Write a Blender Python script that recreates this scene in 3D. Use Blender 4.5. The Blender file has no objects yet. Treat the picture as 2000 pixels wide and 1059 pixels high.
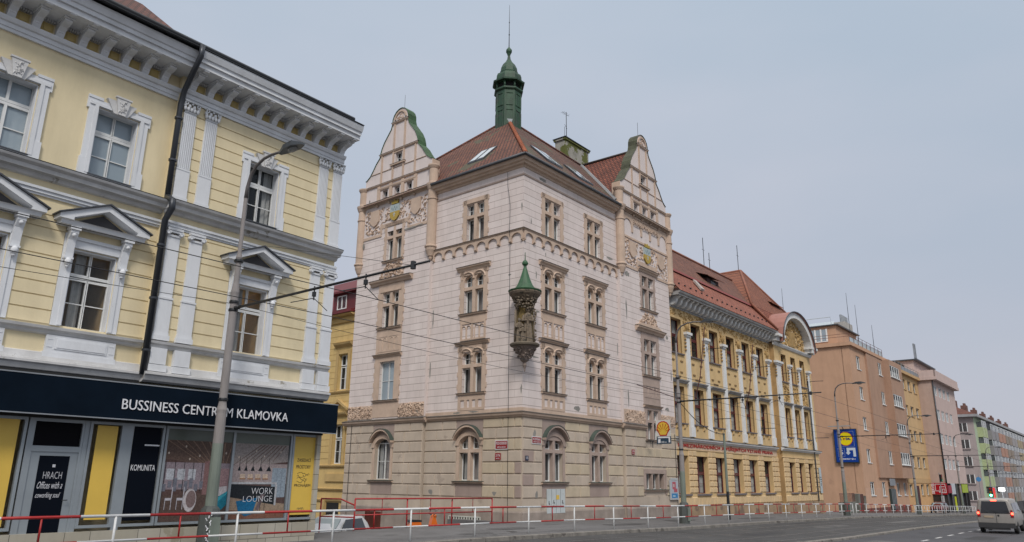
import bpy, bmesh, math, random
from mathutils import Matrix, Vector
R = math.radians
C = bpy.context.scene.collection
sc = bpy.context.scene
# ------------------------------------------------------------------ camera, sky, sun, exposure
cam = bpy.data.cameras.new('camera'); co = bpy.data.objects.new('camera', cam); C.objects.link(co)
sc.camera = co
cam.sensor_width = 36; cam.lens = 1455.8/2000*36; cam.clip_end = 3000; cam.clip_start = .1
pt, rl = R(15.675), R(.591)
F = Vector((0, math.cos(pt), math.sin(pt))); U0 = Vector((0, -math.sin(pt), math.cos(pt))); X0 = Vector((1, 0, 0))
XX = X0*math.cos(rl)+U0*math.sin(rl); UU = -X0*math.sin(rl)+U0*math.cos(rl)
M = Matrix((XX, UU, -F)).transposed().to_4x4(); M.translation = Vector((0, 0, 1.7)); co.matrix_world = M
SUN_EL, SUN_AZ = 46, 176      # degrees; azimuth measured from +Y clockwise
w = bpy.data.worlds.new('World'); sc.world = w; w.use_nodes = True
N = w.node_tree.nodes; L = w.node_tree.links; N.clear()
def nd(t, **k):
    n = N.new(t)
    for a, b in k.items(): setattr(n, a, b)
    return n
sky = nd('ShaderNodeTexSky', sky_type='NISHITA', sun_disc=False, sun_elevation=R(SUN_EL), sun_rotation=R(SUN_AZ), air_density=1.2, dust_density=3.0)
tc = nd('ShaderNodeTexCoord'); sp = nd('ShaderNodeSeparateXYZ'); L.new(tc.outputs['Generated'], sp.inputs[0])
rp = nd('ShaderNodeValToRGB'); L.new(sp.outputs[2], rp.inputs[0])     # overcast: brighter towards the zenith
rp.color_ramp.elements[0].position = 0.0; rp.color_ramp.elements[0].color = (.352, .366, .413, 1)
rp.color_ramp.elements[1].position = 1.0; rp.color_ramp.elements[1].color = (1.0, .98, .96, 1)
e = rp.color_ramp.elements.new(.22); e.color = (.344, .374, .435, 1)
e = rp.color_ramp.elements.new(.6); e.color = (.348, .405, .475, 1)
e = rp.color_ramp.elements.new(.78); e.color = (.84, .86, .88, 1)
nz = nd('ShaderNodeTexNoise'); nz.inputs['Scale'].default_value = 2.2; nz.inputs['Detail'].default_value = 4; nz.inputs['Roughness'].default_value = .45
mpn = nd('ShaderNodeMapping'); mpn.inputs['Scale'].default_value = (1, 1, 2.6)
L.new(tc.outputs['Generated'], mpn.inputs[0]); L.new(mpn.outputs[0], nz.inputs['Vector'])
r2 = nd('ShaderNodeValToRGB'); L.new(nz.outputs[0], r2.inputs[0])
r2.color_ramp.elements[0].position = .32; r2.color_ramp.elements[0].color = (.93, .955, .975, 1)
r2.color_ramp.elements[1].position = .7; r2.color_ramp.elements[1].color = (1.09, 1.04, 1.03, 1)
mu = nd('ShaderNodeMix', data_type='RGBA', blend_type='MULTIPLY'); mu.inputs[0].default_value = 1
L.new(rp.outputs[0], mu.inputs[6]); L.new(r2.outputs[0], mu.inputs[7])
sc10 = nd('ShaderNodeVectorMath', operation='SCALE'); sc10.inputs['Scale'].default_value = 10.0; L.new(mu.outputs[2], sc10.inputs[0])
mx = nd('ShaderNodeMix', data_type='RGBA'); mx.inputs[0].default_value = .96
L.new(sky.outputs[0], mx.inputs[6]); L.new(sc10.outputs[0], mx.inputs[7])
bg = nd('ShaderNodeBackground'); bg.inputs[1].default_value = .1; L.new(mx.outputs[2], bg.inputs[0])
ow = nd('ShaderNodeOutputWorld'); L.new(bg.outputs[0], ow.inputs[0])
sl = bpy.data.lights.new('sun', 'SUN'); sl.energy = 1.5; sl.angle = R(14); sl.color = (1, .94, .87)
so = bpy.data.objects.new('sun', sl); C.objects.link(so)
sd = Vector((math.sin(R(SUN_AZ))*math.cos(R(SUN_EL)), math.cos(R(SUN_AZ))*math.cos(R(SUN_EL)), math.sin(R(SUN_EL))))
so.rotation_euler = sd.to_track_quat('Z', 'Y').to_euler(); so.location = sd*100
vs = sc.view_settings; vs.view_transform = 'Standard'; vs.look = 'None'; vs.exposure = .5; vs.gamma = 1; vs.use_curve_mapping = False
sc.cycles.max_bounces = 5; sc.cycles.diffuse_bounces = 3; sc.cycles.transparent_max_bounces = 8

# ------------------------------------------------------------------ materials
_m = {}
def node_mat(name):
    m = bpy.data.materials.new(name); m.use_nodes = True
    return m, m.node_tree.nodes, m.node_tree.links, m.node_tree.nodes['Principled BSDF']
def mat(name, col, rough=.85, metal=0, var=.12, vs_=1.2, bump=.15, bs=30, stain=None, stain_amt=.0, stain_s=.5, emis=None, es=0, streak=0, alpha=1, spec=None, grime=None):
    """painted / plastered / metal surface with broad tone variation, fine grain and optional worn patches"""
    if name in _m: return _m[name]
    m, n, l, b = node_mat(name); _m[name] = m
    b.inputs['Roughness'].default_value = rough; b.inputs['Metallic'].default_value = metal
    c4 = (*col, 1)
    tcn = n.new('ShaderNodeTexCoord'); V = tcn.outputs['Object']
    if var > 0:
        nz = n.new('ShaderNodeTexNoise'); nz.inputs['Scale'].default_value = vs_; nz.inputs['Detail'].default_value = 5; nz.inputs['Roughness'].default_value = .6
        if streak:
            mp = n.new('ShaderNodeMapping'); mp.inputs['Scale'].default_value = (1, 1, streak); l.new(V, mp.inputs[0]); l.new(mp.outputs[0], nz.inputs['Vector'])
        else: l.new(V, nz.inputs['Vector'])
        cr = n.new('ShaderNodeValToRGB'); l.new(nz.outputs[0], cr.inputs[0])
        cr.color_ramp.elements[0].position = .3; cr.color_ramp.elements[0].color = (*[c*(1-var) for c in col], 1)
        cr.color_ramp.elements[1].position = .7; cr.color_ramp.elements[1].color = (*[min(1, c*(1+var*.8)) for c in col], 1)
        out = cr.outputs[0]
        if stain:
            n2 = n.new('ShaderNodeTexNoise'); n2.inputs['Scale'].default_value = stain_s; n2.inputs['Detail'].default_value = 7; n2.inputs['Roughness'].default_value = .65
            l.new(V, n2.inputs['Vector'])
            r2 = n.new('ShaderNodeValToRGB'); l.new(n2.outputs[0], r2.inputs[0])
            p = .72-stain_amt*.3
            r2.color_ramp.elements[0].position = p; r2.color_ramp.elements[0].color = (0, 0, 0, 1)
            r2.color_ramp.elements[1].position = p+.03; r2.color_ramp.elements[1].color = (1, 1, 1, 1)
            mxx = n.new('ShaderNodeMix'); mxx.data_type = 'RGBA'; l.new(r2.outputs[0], mxx.inputs[0]); l.new(out, mxx.inputs[6]); mxx.inputs[7].default_value = (*stain, 1)
            out = mxx.outputs[2]
        if grime is None: grime = .11 if rough >= .84 and bump > 0 and var > 0 else 0
        if grime: out = grime_mul(n, l, V, out, grime)
        l.new(out, b.inputs['Base Color'])
    else: b.inputs['Base Color'].default_value = c4
    if bump > 0:
        n3 = n.new('ShaderNodeTexNoise'); n3.inputs['Scale'].default_value = bs; n3.inputs['Detail'].default_value = 3; l.new(V, n3.inputs['Vector'])
        bp = n.new('ShaderNodeBump'); bp.inputs['Strength'].default_value = bump; bp.inputs['Distance'].default_value = .02
        l.new(n3.outputs[0], bp.inputs['Height']); l.new(bp.outputs[0], b.inputs['Normal'])
    if emis: b.inputs['Emission Color'].default_value = (*emis, 1); b.inputs['Emission Strength'].default_value = es
    if spec is not None: b.inputs['Specular IOR Level'].default_value = spec
    if alpha < 1: b.inputs['Alpha'].default_value = alpha
    return m
def grime_mul(n, l, V, out, g):     # rain streaks and soot that run down the surface
    mp = n.new('ShaderNodeMapping'); mp.inputs['Scale'].default_value = (.9, .9, .2); l.new(V, mp.inputs[0])
    z = n.new('ShaderNodeTexNoise'); z.inputs['Scale'].default_value = 1.6; z.inputs['Detail'].default_value = 8; z.inputs['Roughness'].default_value = .7; l.new(mp.outputs[0], z.inputs['Vector'])
    r = n.new('ShaderNodeValToRGB'); l.new(z.outputs[0], r.inputs[0]); r.color_ramp.elements[0].position = .34; r.color_ramp.elements[0].color = (1-g, 1-g*1.05, 1-g*1.15, 1); r.color_ramp.elements[1].position = .62; r.color_ramp.elements[1].color = (1, 1, 1, 1)
    m = n.new('ShaderNodeMix'); m.data_type = 'RGBA'; m.blend_type = 'MULTIPLY'; m.inputs[0].default_value = 1; l.new(out, m.inputs[6]); l.new(r.outputs[0], m.inputs[7]); return m.outputs[2]
def brick_mat(name, c1, c2, mortar, bw, rh, ms, zoff=0, hline=None, rough=.85, bump=.4, stain=None, amt=0, axis='xz', noise=.08, stain_s=.5, off=.5):
    """coursed render / tiles: joints cut into the surface"""
    if name in _m: return _m[name]
    m, n, l, b = node_mat(name); _m[name] = m; b.inputs['Roughness'].default_value = rough
    tcn = n.new('ShaderNodeTexCoord'); s = n.new('ShaderNodeSeparateXYZ'); l.new(tcn.outputs['Object'], s.inputs[0])
    cb = n.new('ShaderNodeCombineXYZ'); l.new(s.outputs[0 if axis[0] == 'x' else 1], cb.inputs[0])
    ad = n.new('ShaderNodeMath'); ad.operation = 'ADD'; ad.inputs[1].default_value = -zoff+100*rh; l.new(s.outputs[2], ad.inputs[0]); l.new(ad.outputs[0], cb.inputs[1])
    br = n.new('ShaderNodeTexBrick'); l.new(cb.outputs[0], br.inputs['Vector'])
    br.offset = off; br.inputs['Scale'].default_value = 1; br.inputs['Brick Width'].default_value = bw; br.inputs['Row Height'].default_value = rh
    br.inputs['Mortar Size'].default_value = ms; br.inputs['Mortar Smooth'].default_value = .1; br.inputs['Bias'].default_value = 0
    br.inputs['Color1'].default_value = (*c1, 1); br.inputs['Color2'].default_value = (*c2, 1); br.inputs['Mortar'].default_value = (*mortar, 1)
    bo = br.outputs[0]
    if hline:
        dv = n.new('ShaderNodeMath'); dv.operation = 'DIVIDE'; dv.inputs[1].default_value = rh; l.new(ad.outputs[0], dv.inputs[0])
        fr_ = n.new('ShaderNodeMath'); fr_.operation = 'FRACT'; l.new(dv.outputs[0], fr_.inputs[0]); lt = n.new('ShaderNodeMath'); lt.operation = 'LESS_THAN'; lt.inputs[1].default_value = ms*1.6/rh; l.new(fr_.outputs[0], lt.inputs[0])
        hm = n.new('ShaderNodeMix'); hm.data_type = 'RGBA'; l.new(lt.outputs[0], hm.inputs[0]); l.new(bo, hm.inputs[6]); hm.inputs[7].default_value = (*hline, 1); bo = hm.outputs[2]
    nz = n.new('ShaderNodeTexNoise'); nz.inputs['Scale'].default_value = .8; nz.inputs['Detail'].default_value = 6; l.new(tcn.outputs['Object'], nz.inputs['Vector'])
    cr = n.new('ShaderNodeValToRGB'); l.new(nz.outputs[0], cr.inputs[0])
    cr.color_ramp.elements[0].position = .3; cr.color_ramp.elements[0].color = (1-noise,)*3+(1,)
    cr.color_ramp.elements[1].position = .7; cr.color_ramp.elements[1].color = (1+noise*.6,)*3+(1,)
    mm = n.new('ShaderNodeMix'); mm.data_type = 'RGBA'; mm.blend_type = 'MULTIPLY'; mm.inputs[0].default_value = 1
    l.new(bo, mm.inputs[6]); l.new(cr.outputs[0], mm.inputs[7]); out = mm.outputs[2]
    if stain:
        n2 = n.new('ShaderNodeTexNoise'); n2.inputs['Scale'].default_value = stain_s; n2.inputs['Detail'].default_value = 7; n2.inputs['Roughness'].default_value = .62; l.new(tcn.outputs['Object'], n2.inputs['Vector'])
        r2 = n.new('ShaderNodeValToRGB'); l.new(n2.outputs[0], r2.inputs[0]); p = .72-amt*.3
        r2.color_ramp.elements[0].position = p; r2.color_ramp.elements[0].color = (0, 0, 0, 1)
        r2.color_ramp.elements[1].position = p+.12*(1 if axis == 'tile' or amt > .5 else .15); r2.color_ramp.elements[1].color = (1, 1, 1, 1)
        mxx = n.new('ShaderNodeMix'); mxx.data_type = 'RGBA'; l.new(r2.outputs[0], mxx.inputs[0]); l.new(out, mxx.inputs[6]); mxx.inputs[7].default_value = (*stain, 1)
        out = mxx.outputs[2]
    out = grime_mul(n, l, tcn.outputs['Object'], out, .1)
    l.new(out, b.inputs['Base Color'])
    iv = n.new('ShaderNodeMath'); iv.operation = 'SUBTRACT'; iv.inputs[0].default_value = 1; l.new(br.outputs['Fac'], iv.inputs[1])
    bp = n.new('ShaderNodeBump'); bp.inputs['Strength'].default_value = bump; bp.inputs['Distance'].default_value = .02
    l.new(iv.outputs[0], bp.inputs['Height']); l.new(bp.outputs[0], b.inputs['Normal'])
    return m
def glass_mat(name, col=(.035, .045, .05), alpha=.45, rough=.04):
    if name in _m: return _m[name]
    m, n, l, b = node_mat(name); _m[name] = m
    b.inputs['Base Color'].default_value = (*col, 1); b.inputs['Roughness'].default_value = rough; b.inputs['IOR'].default_value = 1.6
    b.inputs['Alpha'].default_value = alpha
    tcn = n.new('ShaderNodeTexCoord'); nz = n.new('ShaderNodeTexNoise'); nz.inputs['Scale'].default_value = 1.5; l.new(tcn.outputs['Object'], nz.inputs['Vector'])
    bp = n.new('ShaderNodeBump'); bp.inputs['Strength'].default_value = .06; bp.inputs['Distance'].default_value = .05; l.new(nz.outputs[0], bp.inputs['Height']); l.new(bp.outputs[0], b.inputs['Normal'])
    return m
def print_mat(name='printed_sheet', rough=.5, grain=0):
    if name in _m: return _m[name]
    m, n, l, b = node_mat(name); _m[name] = m; a = n.new('ShaderNodeAttribute'); a.attribute_name = 'Col'; co_ = a.outputs['Color']
    if grain:
        tcn = n.new('ShaderNodeTexCoord'); z = n.new('ShaderNodeTexNoise'); z.inputs['Scale'].default_value = 24; z.inputs['Detail'].default_value = 8; z.inputs['Roughness'].default_value = .75; l.new(tcn.outputs['Object'], z.inputs['Vector'])
        r = n.new('ShaderNodeValToRGB'); l.new(z.outputs[0], r.inputs[0]); r.color_ramp.elements[0].position = .35; r.color_ramp.elements[0].color = (.6, .58, .58, 1); r.color_ramp.elements[1].position = .68; r.color_ramp.elements[1].color = (1.3, 1.28, 1.25, 1)
        m_ = n.new('ShaderNodeMix'); m_.data_type = 'RGBA'; m_.blend_type = 'MULTIPLY'; m_.inputs[0].default_value = 1; l.new(co_, m_.inputs[6]); l.new(r.outputs[0], m_.inputs[7]); co_ = m_.outputs[2]
    l.new(co_, b.inputs['Base Color']); b.inputs['Roughness'].default_value = rough; b.inputs['Specular IOR Level'].default_value = .15
    return m

# ------------------------------------------------------------------ mesh builder
class MB:
    def __init__(s): s.v = []; s.f = []; s.mi = []; s.cl = []; s.k = 0; s.col = None; s.sm = []; s.smooth = False; s.M = None
    def add(s, vs, fs):
        o = len(s.v)
        if s.M is not None: vs = [tuple(s.M @ Vector(p)) for p in vs]
        s.v += [tuple(p) for p in vs]
        for f in fs: s.f.append([i+o for i in f]); s.mi.append(s.k); s.cl.append(s.col); s.sm.append(s.smooth)
        return s
    def box(s, x0, x1, y0, y1, z0, z1):
        return s.add([(x0, y0, z0), (x1, y0, z0), (x1, y1, z0), (x0, y1, z0), (x0, y0, z1), (x1, y0, z1), (x1, y1, z1), (x0, y1, z1)],
                     [(0, 3, 2, 1), (4, 5, 6, 7), (0, 1, 5, 4), (1, 2, 6, 5), (2, 3, 7, 6), (3, 0, 4, 7)])
    def cbox(s, x, y, z, a, b, c): return s.box(x-a/2, x+a/2, y-b/2, y+b/2, z-c/2, z+c/2)
    def blk(s, x0, x1, z0, z1, y, p, bv):      # rusticated block: base on plane y, face at y-p
        return s.add([(x0, y, z0), (x1, y, z0), (x1, y, z1), (x0, y, z1), (x0+bv, y-p, z0+bv), (x1-bv, y-p, z0+bv), (x1-bv, y-p, z1-bv), (x0+bv, y-p, z1-bv)],
                     [(4, 5, 6, 7), (0, 1, 5, 4), (1, 2, 6, 5), (2, 3, 7, 6), (3, 0, 4, 7)])
    def quad(s, a, b, c, d): return s.add([a, b, c, d], [(0, 1, 2, 3)])
    def poly(s, pts, y0, y1):                  # polygon in xz pushed along y
        n = len(pts); vs = [(x, y0, z) for x, z in pts]+[(x, y1, z) for x, z in pts]
        return s.add(vs, [tuple(range(n)), tuple(range(2*n-1, n-1, -1))]+[(i, (i+1) % n, (i+1) % n+n, i+n) for i in range(n)])
    def prof(s, pts, x0, x1, m0=0, m1=0):      # polygon in yz pushed along x; m0, m1 mitre the ends
        n = len(pts); vs = [(x0+m0*y, y, z) for y, z in pts]+[(x1+m1*y, y, z) for y, z in pts]
        return s.add(vs, [tuple(range(n)), tuple(range(2*n-1, n-1, -1))]+[(i, (i+1) % n, (i+1) % n+n, i+n) for i in range(n)])
    def tube(s, pts, r, n=8, cap=True):
        pts = [Vector(p) for p in pts]; m = len(pts); rs = r if isinstance(r, (list, tuple)) else [r]*m
        vs = []; fs = []; prev = None
        for i, p in enumerate(pts):
            d = (pts[min(i+1, m-1)]-pts[max(i-1, 0)]).normalized()
            if prev is None: a = d.cross(Vector((0, 0, 1)) if abs(d.z) < .9 else Vector((1, 0, 0))).normalized()
            else: a = (prev-d*prev.dot(d)).normalized()
            prev = a; b = d.cross(a)
            for k in range(n):
                t = 2*math.pi*k/n; vs.append(p+(a*math.cos(t)+b*math.sin(t))*rs[i])
        for i in range(m-1):
            for k in range(n): fs.append((i*n+k, i*n+(k+1) % n, (i+1)*n+(k+1) % n, (i+1)*n+k))
        if cap: fs += [tuple(range(n-1, -1, -1)), tuple(range((m-1)*n, m*n))]
        o = s.smooth; s.smooth = n > 5; s.add(vs, fs); s.smooth = o; return s
    def lathe(s, cx, cy, prf, n=16, a0=0, a1=360, fold=0, nf=7):
        full = abs(a1-a0) >= 360; k = n if full else n+1; vs = []; fs = []
        for r, z in prf:
            for i in range(k):
                t = R(a0+(a1-a0)*i/n); q = r*(1+fold*math.sin(nf*t)); vs.append((cx+q*math.cos(t), cy+q*math.sin(t), z))
        for j in range(len(prf)-1):
            for i in range(n):
                i2 = (i+1) % k; fs.append((j*k+i, j*k+i2, (j+1)*k+i2, (j+1)*k+i))
        if full: fs += [tuple(range(n-1, -1, -1)), tuple(range((len(prf)-1)*k, len(prf)*k))]
        s.add(vs, fs); return s
    def ball(s, c, r, n=8, sz=1, sx=1, sy=1):
        vs = []; fs = []
        for j in range(n+1):
            p = math.pi*j/n
            for i in range(n*2):
                t = math.pi*i/n; vs.append((c[0]+r*sx*math.sin(p)*math.cos(t), c[1]+r*sy*math.sin(p)*math.sin(t), c[2]+r*sz*math.cos(p)))
        m = n*2
        for j in range(n):
            for i in range(m): fs.append((j*m+i, j*m+(i+1) % m, (j+1)*m+(i+1) % m, (j+1)*m+i))
        o = s.smooth; s.smooth = True; s.add(vs, fs); s.smooth = o; return s
    def mesh(s, name, mats):
        me = bpy.data.meshes.new(name); me.from_pydata(s.v, [], s.f)
        for m in (mats if isinstance(mats, (list, tuple)) else [mats]): me.materials.append(m)
        me.polygons.foreach_set('material_index', s.mi); me.polygons.foreach_set('use_smooth', s.sm)
        if any(c for c in s.cl):
            at = me.color_attributes.new('Col', 'FLOAT_COLOR', 'CORNER')
            for p in me.polygons:
                c = s.cl[p.index] or (.5, .5, .5)
                for li in p.loop_indices: at.data[li].color = (*c, 1)
        bm = bmesh.new(); bm.from_mesh(me)
        bmesh.ops.remove_doubles(bm, verts=bm.verts, dist=.0002) if not any(s.cl) and s.smooth_any() else None
        bmesh.ops.recalc_face_normals(bm, faces=bm.faces); bm.to_mesh(me); bm.free()
        me.update(); return me
    def smooth_any(s): return any(s.sm)
    def build(s, name, mats, parent=None, loc=(0, 0, 0), rz=0):
        return ob(name, s.mesh(name, mats), parent, loc, rz)
PATTERN = {'plaster_motif', 'dentils', 'worn_patch', 'worn_inscription', 'snow_guards', 'pilaster_garland', 'wall_boards', 'kerb_joints', 'carved_relief', 'wall', 'loggia_frame'}
def pieces(mb, dist=.15):
    """separate stand-alone pieces of a builder into builders of their own"""
    n = len(mb.v); par = list(range(n))
    def find(a):
        while par[a] != a: par[a] = par[par[a]]; a = par[a]
        return a
    for f in mb.f:
        for i in f[1:]:
            a, b = find(f[0]), find(i)
            if a != b: par[b] = a
    bb = {}
    for i, v in enumerate(mb.v):
        r = find(i); q = bb.get(r)
        if q is None: bb[r] = [list(v), list(v)]
        else:
            for k in range(3): q[0][k] = min(q[0][k], v[k]); q[1][k] = max(q[1][k], v[k])
    ks = sorted(bb, key=lambda r: bb[r][0][0]); grp = {k: k for k in ks}
    def gf(a):
        while grp[a] != a: a = grp[a]
        return a
    for i, a in enumerate(ks):
        for b in ks[i+1:]:
            if bb[b][0][0] > bb[a][1][0]+dist: break
            if all(bb[b][0][k] <= bb[a][1][k]+dist and bb[a][0][k] <= bb[b][1][k]+dist for k in (1, 2)):
                x, y = gf(a), gf(b)
                if x != y: grp[y] = x
    out = {}
    for fi, f in enumerate(mb.f):
        g = gf(find(f[0])); o = out.setdefault(g, (MB(), {}))
        m_, mp = o; idx = []
        for i in f:
            if i not in mp: mp[i] = len(m_.v); m_.v.append(mb.v[i])
            idx.append(mp[i])
        m_.f.append(idx); m_.mi.append(mb.mi[fi]); m_.cl.append(mb.cl[fi]); m_.sm.append(mb.sm[fi])
    return sorted((o[0] for o in out.values()), key=lambda m_: -len(m_.f))
def ob(name, me, parent=None, loc=(0, 0, 0), rz=0):
    o = bpy.data.objects.new(name, me); C.objects.link(o); o.parent = parent; o.location = loc; o.rotation_euler = (0, 0, rz); return o
def thing(name, label, cat, loc=(0, 0, 0), rz=0, group=None):
    o = ob(name, None, None, loc, rz); return tag(o, label, cat, group)
def tag(o, label=None, cat=None, group=None, kind=None):
    if label: o['label'] = label
    if cat: o['category'] = cat
    if group: o['group'] = group
    if kind: o['kind'] = kind
    return o
def copy_tree(o, parent=None):
    c = o.copy(); C.objects.link(c); c.parent = parent
    for ch in list(o.children): copy_tree(ch, c)
    return c
_txt = {}
def text_mesh(body, size, depth=.01, mats=None, shear=0, cs=1, bold=0, align='LEFT', sx=1):
    cu = bpy.data.curves.new('lettering', 'FONT'); cu.body = body; cu.size = size; cu.extrude = depth/2; cu.shear = shear; cu.space_character = cs; cu.offset = bold; cu.align_x = align
    cu.resolution_u = 3
    o = bpy.data.objects.new('lettering', cu); C.objects.link(o)
    dg = bpy.context.evaluated_depsgraph_get(); me = bpy.data.meshes.new_from_object(o.evaluated_get(dg)); bpy.data.objects.remove(o)
    me.transform(Matrix.Rotation(R(90), 4, 'X')); me.transform(Matrix.Scale(sx, 4, (1, 0, 0))); me.materials.clear(); me.materials.append(mats); return me
# street frame: s along the street, w across it towards the houses
DS = Vector((.629, .777)).normalized(); DW = Vector((-DS.y, DS.x))
KN = [(-300, .5), (-60, -.1), (0, -.22), (12, -.27), (22, -.33), (30, -.43), (37, -.56), (50, -.69), (73, -1.05), (100, -1.7), (160, -3.0), (260, -4.6), (1500, -14)]
def GZ(s):
    for (a, za), (b, zb) in zip(KN, KN[1:]):
        if s <= b: return za+(zb-za)*(s-a)/(b-a)
    return KN[-1][1]
def SW(s, w_, z=0): p = DS*s+DW*w_; return Vector((p.x, p.y, z))
ROT = R(90-39)        # object x axis along the street
# ------------------------------------------------------------------ shared materials
WHITE = mat('white_window_paint', (.72, .73, .72), .5, var=.06, bump=.05)
GLASS = glass_mat('window_glass', alpha=.38); GLASSB = glass_mat('sky_reflection_window_glass', (.36, .44, .50), .72)  # GLASSB: reflected sky and curtain brightness painted into the pane colour
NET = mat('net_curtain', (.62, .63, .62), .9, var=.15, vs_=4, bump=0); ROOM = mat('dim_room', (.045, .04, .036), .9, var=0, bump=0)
ROOMT = mat('tan_room_wall', (.62, .46, .27), .9, var=.2, bump=0)
STEEL = mat('galvanised_steel', (.32, .34, .36), .5, .6, var=.15, bump=.05); BLACKM = mat('black_metal', (.025, .027, .03), .45, .3, var=.2, bump=.05)
DARKPIPE = mat('dark_grey_pipe', (.05, .055, .065), .4, .4, var=.25, streak=.3, bump=.1)
ZINC = mat('dark_zinc_sheet', (.075, .08, .09), .5, .4, var=.25, bump=.05)
COPPER = mat('green_copper', (.02, .062, .032), .6, 0, var=.45, vs_=2.5, streak=.4, bump=.2, stain=(.03, .05, .035), stain_amt=.5, stain_s=1.5)
LEDGE = mat('weathered_ledge', (.13, .115, .10), .8, var=.35, bump=.2)
LEAD = mat('green_lead_flashing', (.07, .095, .08), .6, .2, var=.35, bump=.2)
class Face:
    def __init__(s, root, x=0, y=0, z=0, rz=0): s.r = root; s.o = Vector((x, y, z)); s.rz = rz
    def put(s, name, me, x=0, y=0, z=0, parent=None, label=None):
        o = ob(name, me, parent or s.r, tuple(s.o+Matrix.Rotation(s.rz, 3, 'Z') @ Vector((x, y, z))), s.rz)
        if label: o['label'] = label
        return o
    def mb(s, name, mb, mats, x=0, y=0, z=0, label=None):
        if name not in PATTERN:
            ps = pieces(mb)
            if 1 < len(ps) <= 40: return [s.put(name, p.mesh(name, mats), x, y, z, label=label) for p in ps][0]
        return s.put(name, mb.mesh(name, mats), x, y, z, label=label)
_mc = {}
def cached(key, fn):
    if key not in _mc: _mc[key] = fn()
    return _mc[key]
def wallmb(mb, x0, x1, z0, z1, ops, d=.3, y=0):
    """flat wall on plane y with true openings and reveals of depth d"""
    xs = sorted({x0, x1, *[v for o in ops for v in o[:2]]}); zs = sorted({z0, z1, *[v for o in ops for v in o[2:4]]})
    xs = [v for v in xs if x0 <= v <= x1]; zs = [v for v in zs if z0 <= v <= z1]
    for a, b in zip(xs, xs[1:]):
        run = None
        for c, e in zip(zs, zs[1:]):
            mx_, mz_ = (a+b)/2, (c+e)/2
            if any(o[0] < mx_ < o[1] and o[2] < mz_ < o[3] for o in ops):
                if run: mb.quad((a, y, run[0]), (b, y, run[0]), (b, y, run[1]), (a, y, run[1])); run = None
            else: run = (run[0], e) if run else (c, e)
        if run: mb.quad((a, y, run[0]), (b, y, run[0]), (b, y, run[1]), (a, y, run[1]))
    for o in ops:
        a, b, c, e = o[:4]
        if c < z0 or e > z1 or a < x0 or b > x1: continue
        mb.quad((a, y, c), (a, y+d, c), (a, y+d, e), (a, y, e)); mb.quad((b, y, c), (b, y, e), (b, y+d, e), (b, y+d, c))
        mb.quad((a, y, c), (b, y, c), (b, y+d, c), (a, y+d, c)); mb.quad((a, y, e), (a, y+d, e), (b, y+d, e), (b, y, e))
def shell(mb, x0, x1, y0, y1, z0, z1):        # sides and back of a building
    mb.quad((x0, y0, z0), (x0, y0, z1), (x0, y1, z1), (x0, y1, z0)); mb.quad((x1, y0, z0), (x1, y1, z0), (x1, y1, z1), (x1, y0, z1))
    mb.quad((x0, y1, z0), (x0, y1, z1), (x1, y1, z1), (x1, y1, z0))
def subtract(a, b, cuts):
    segs = [(a, b)]
    for c, d in cuts:
        n = []
        for p, q in segs:
            if d <= p or c >= q: n.append((p, q)); continue
            if c > p: n.append((p, c))
            if d < q: n.append((d, q))
        segs = n
    return segs
CUR = random.Random(12)
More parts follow.
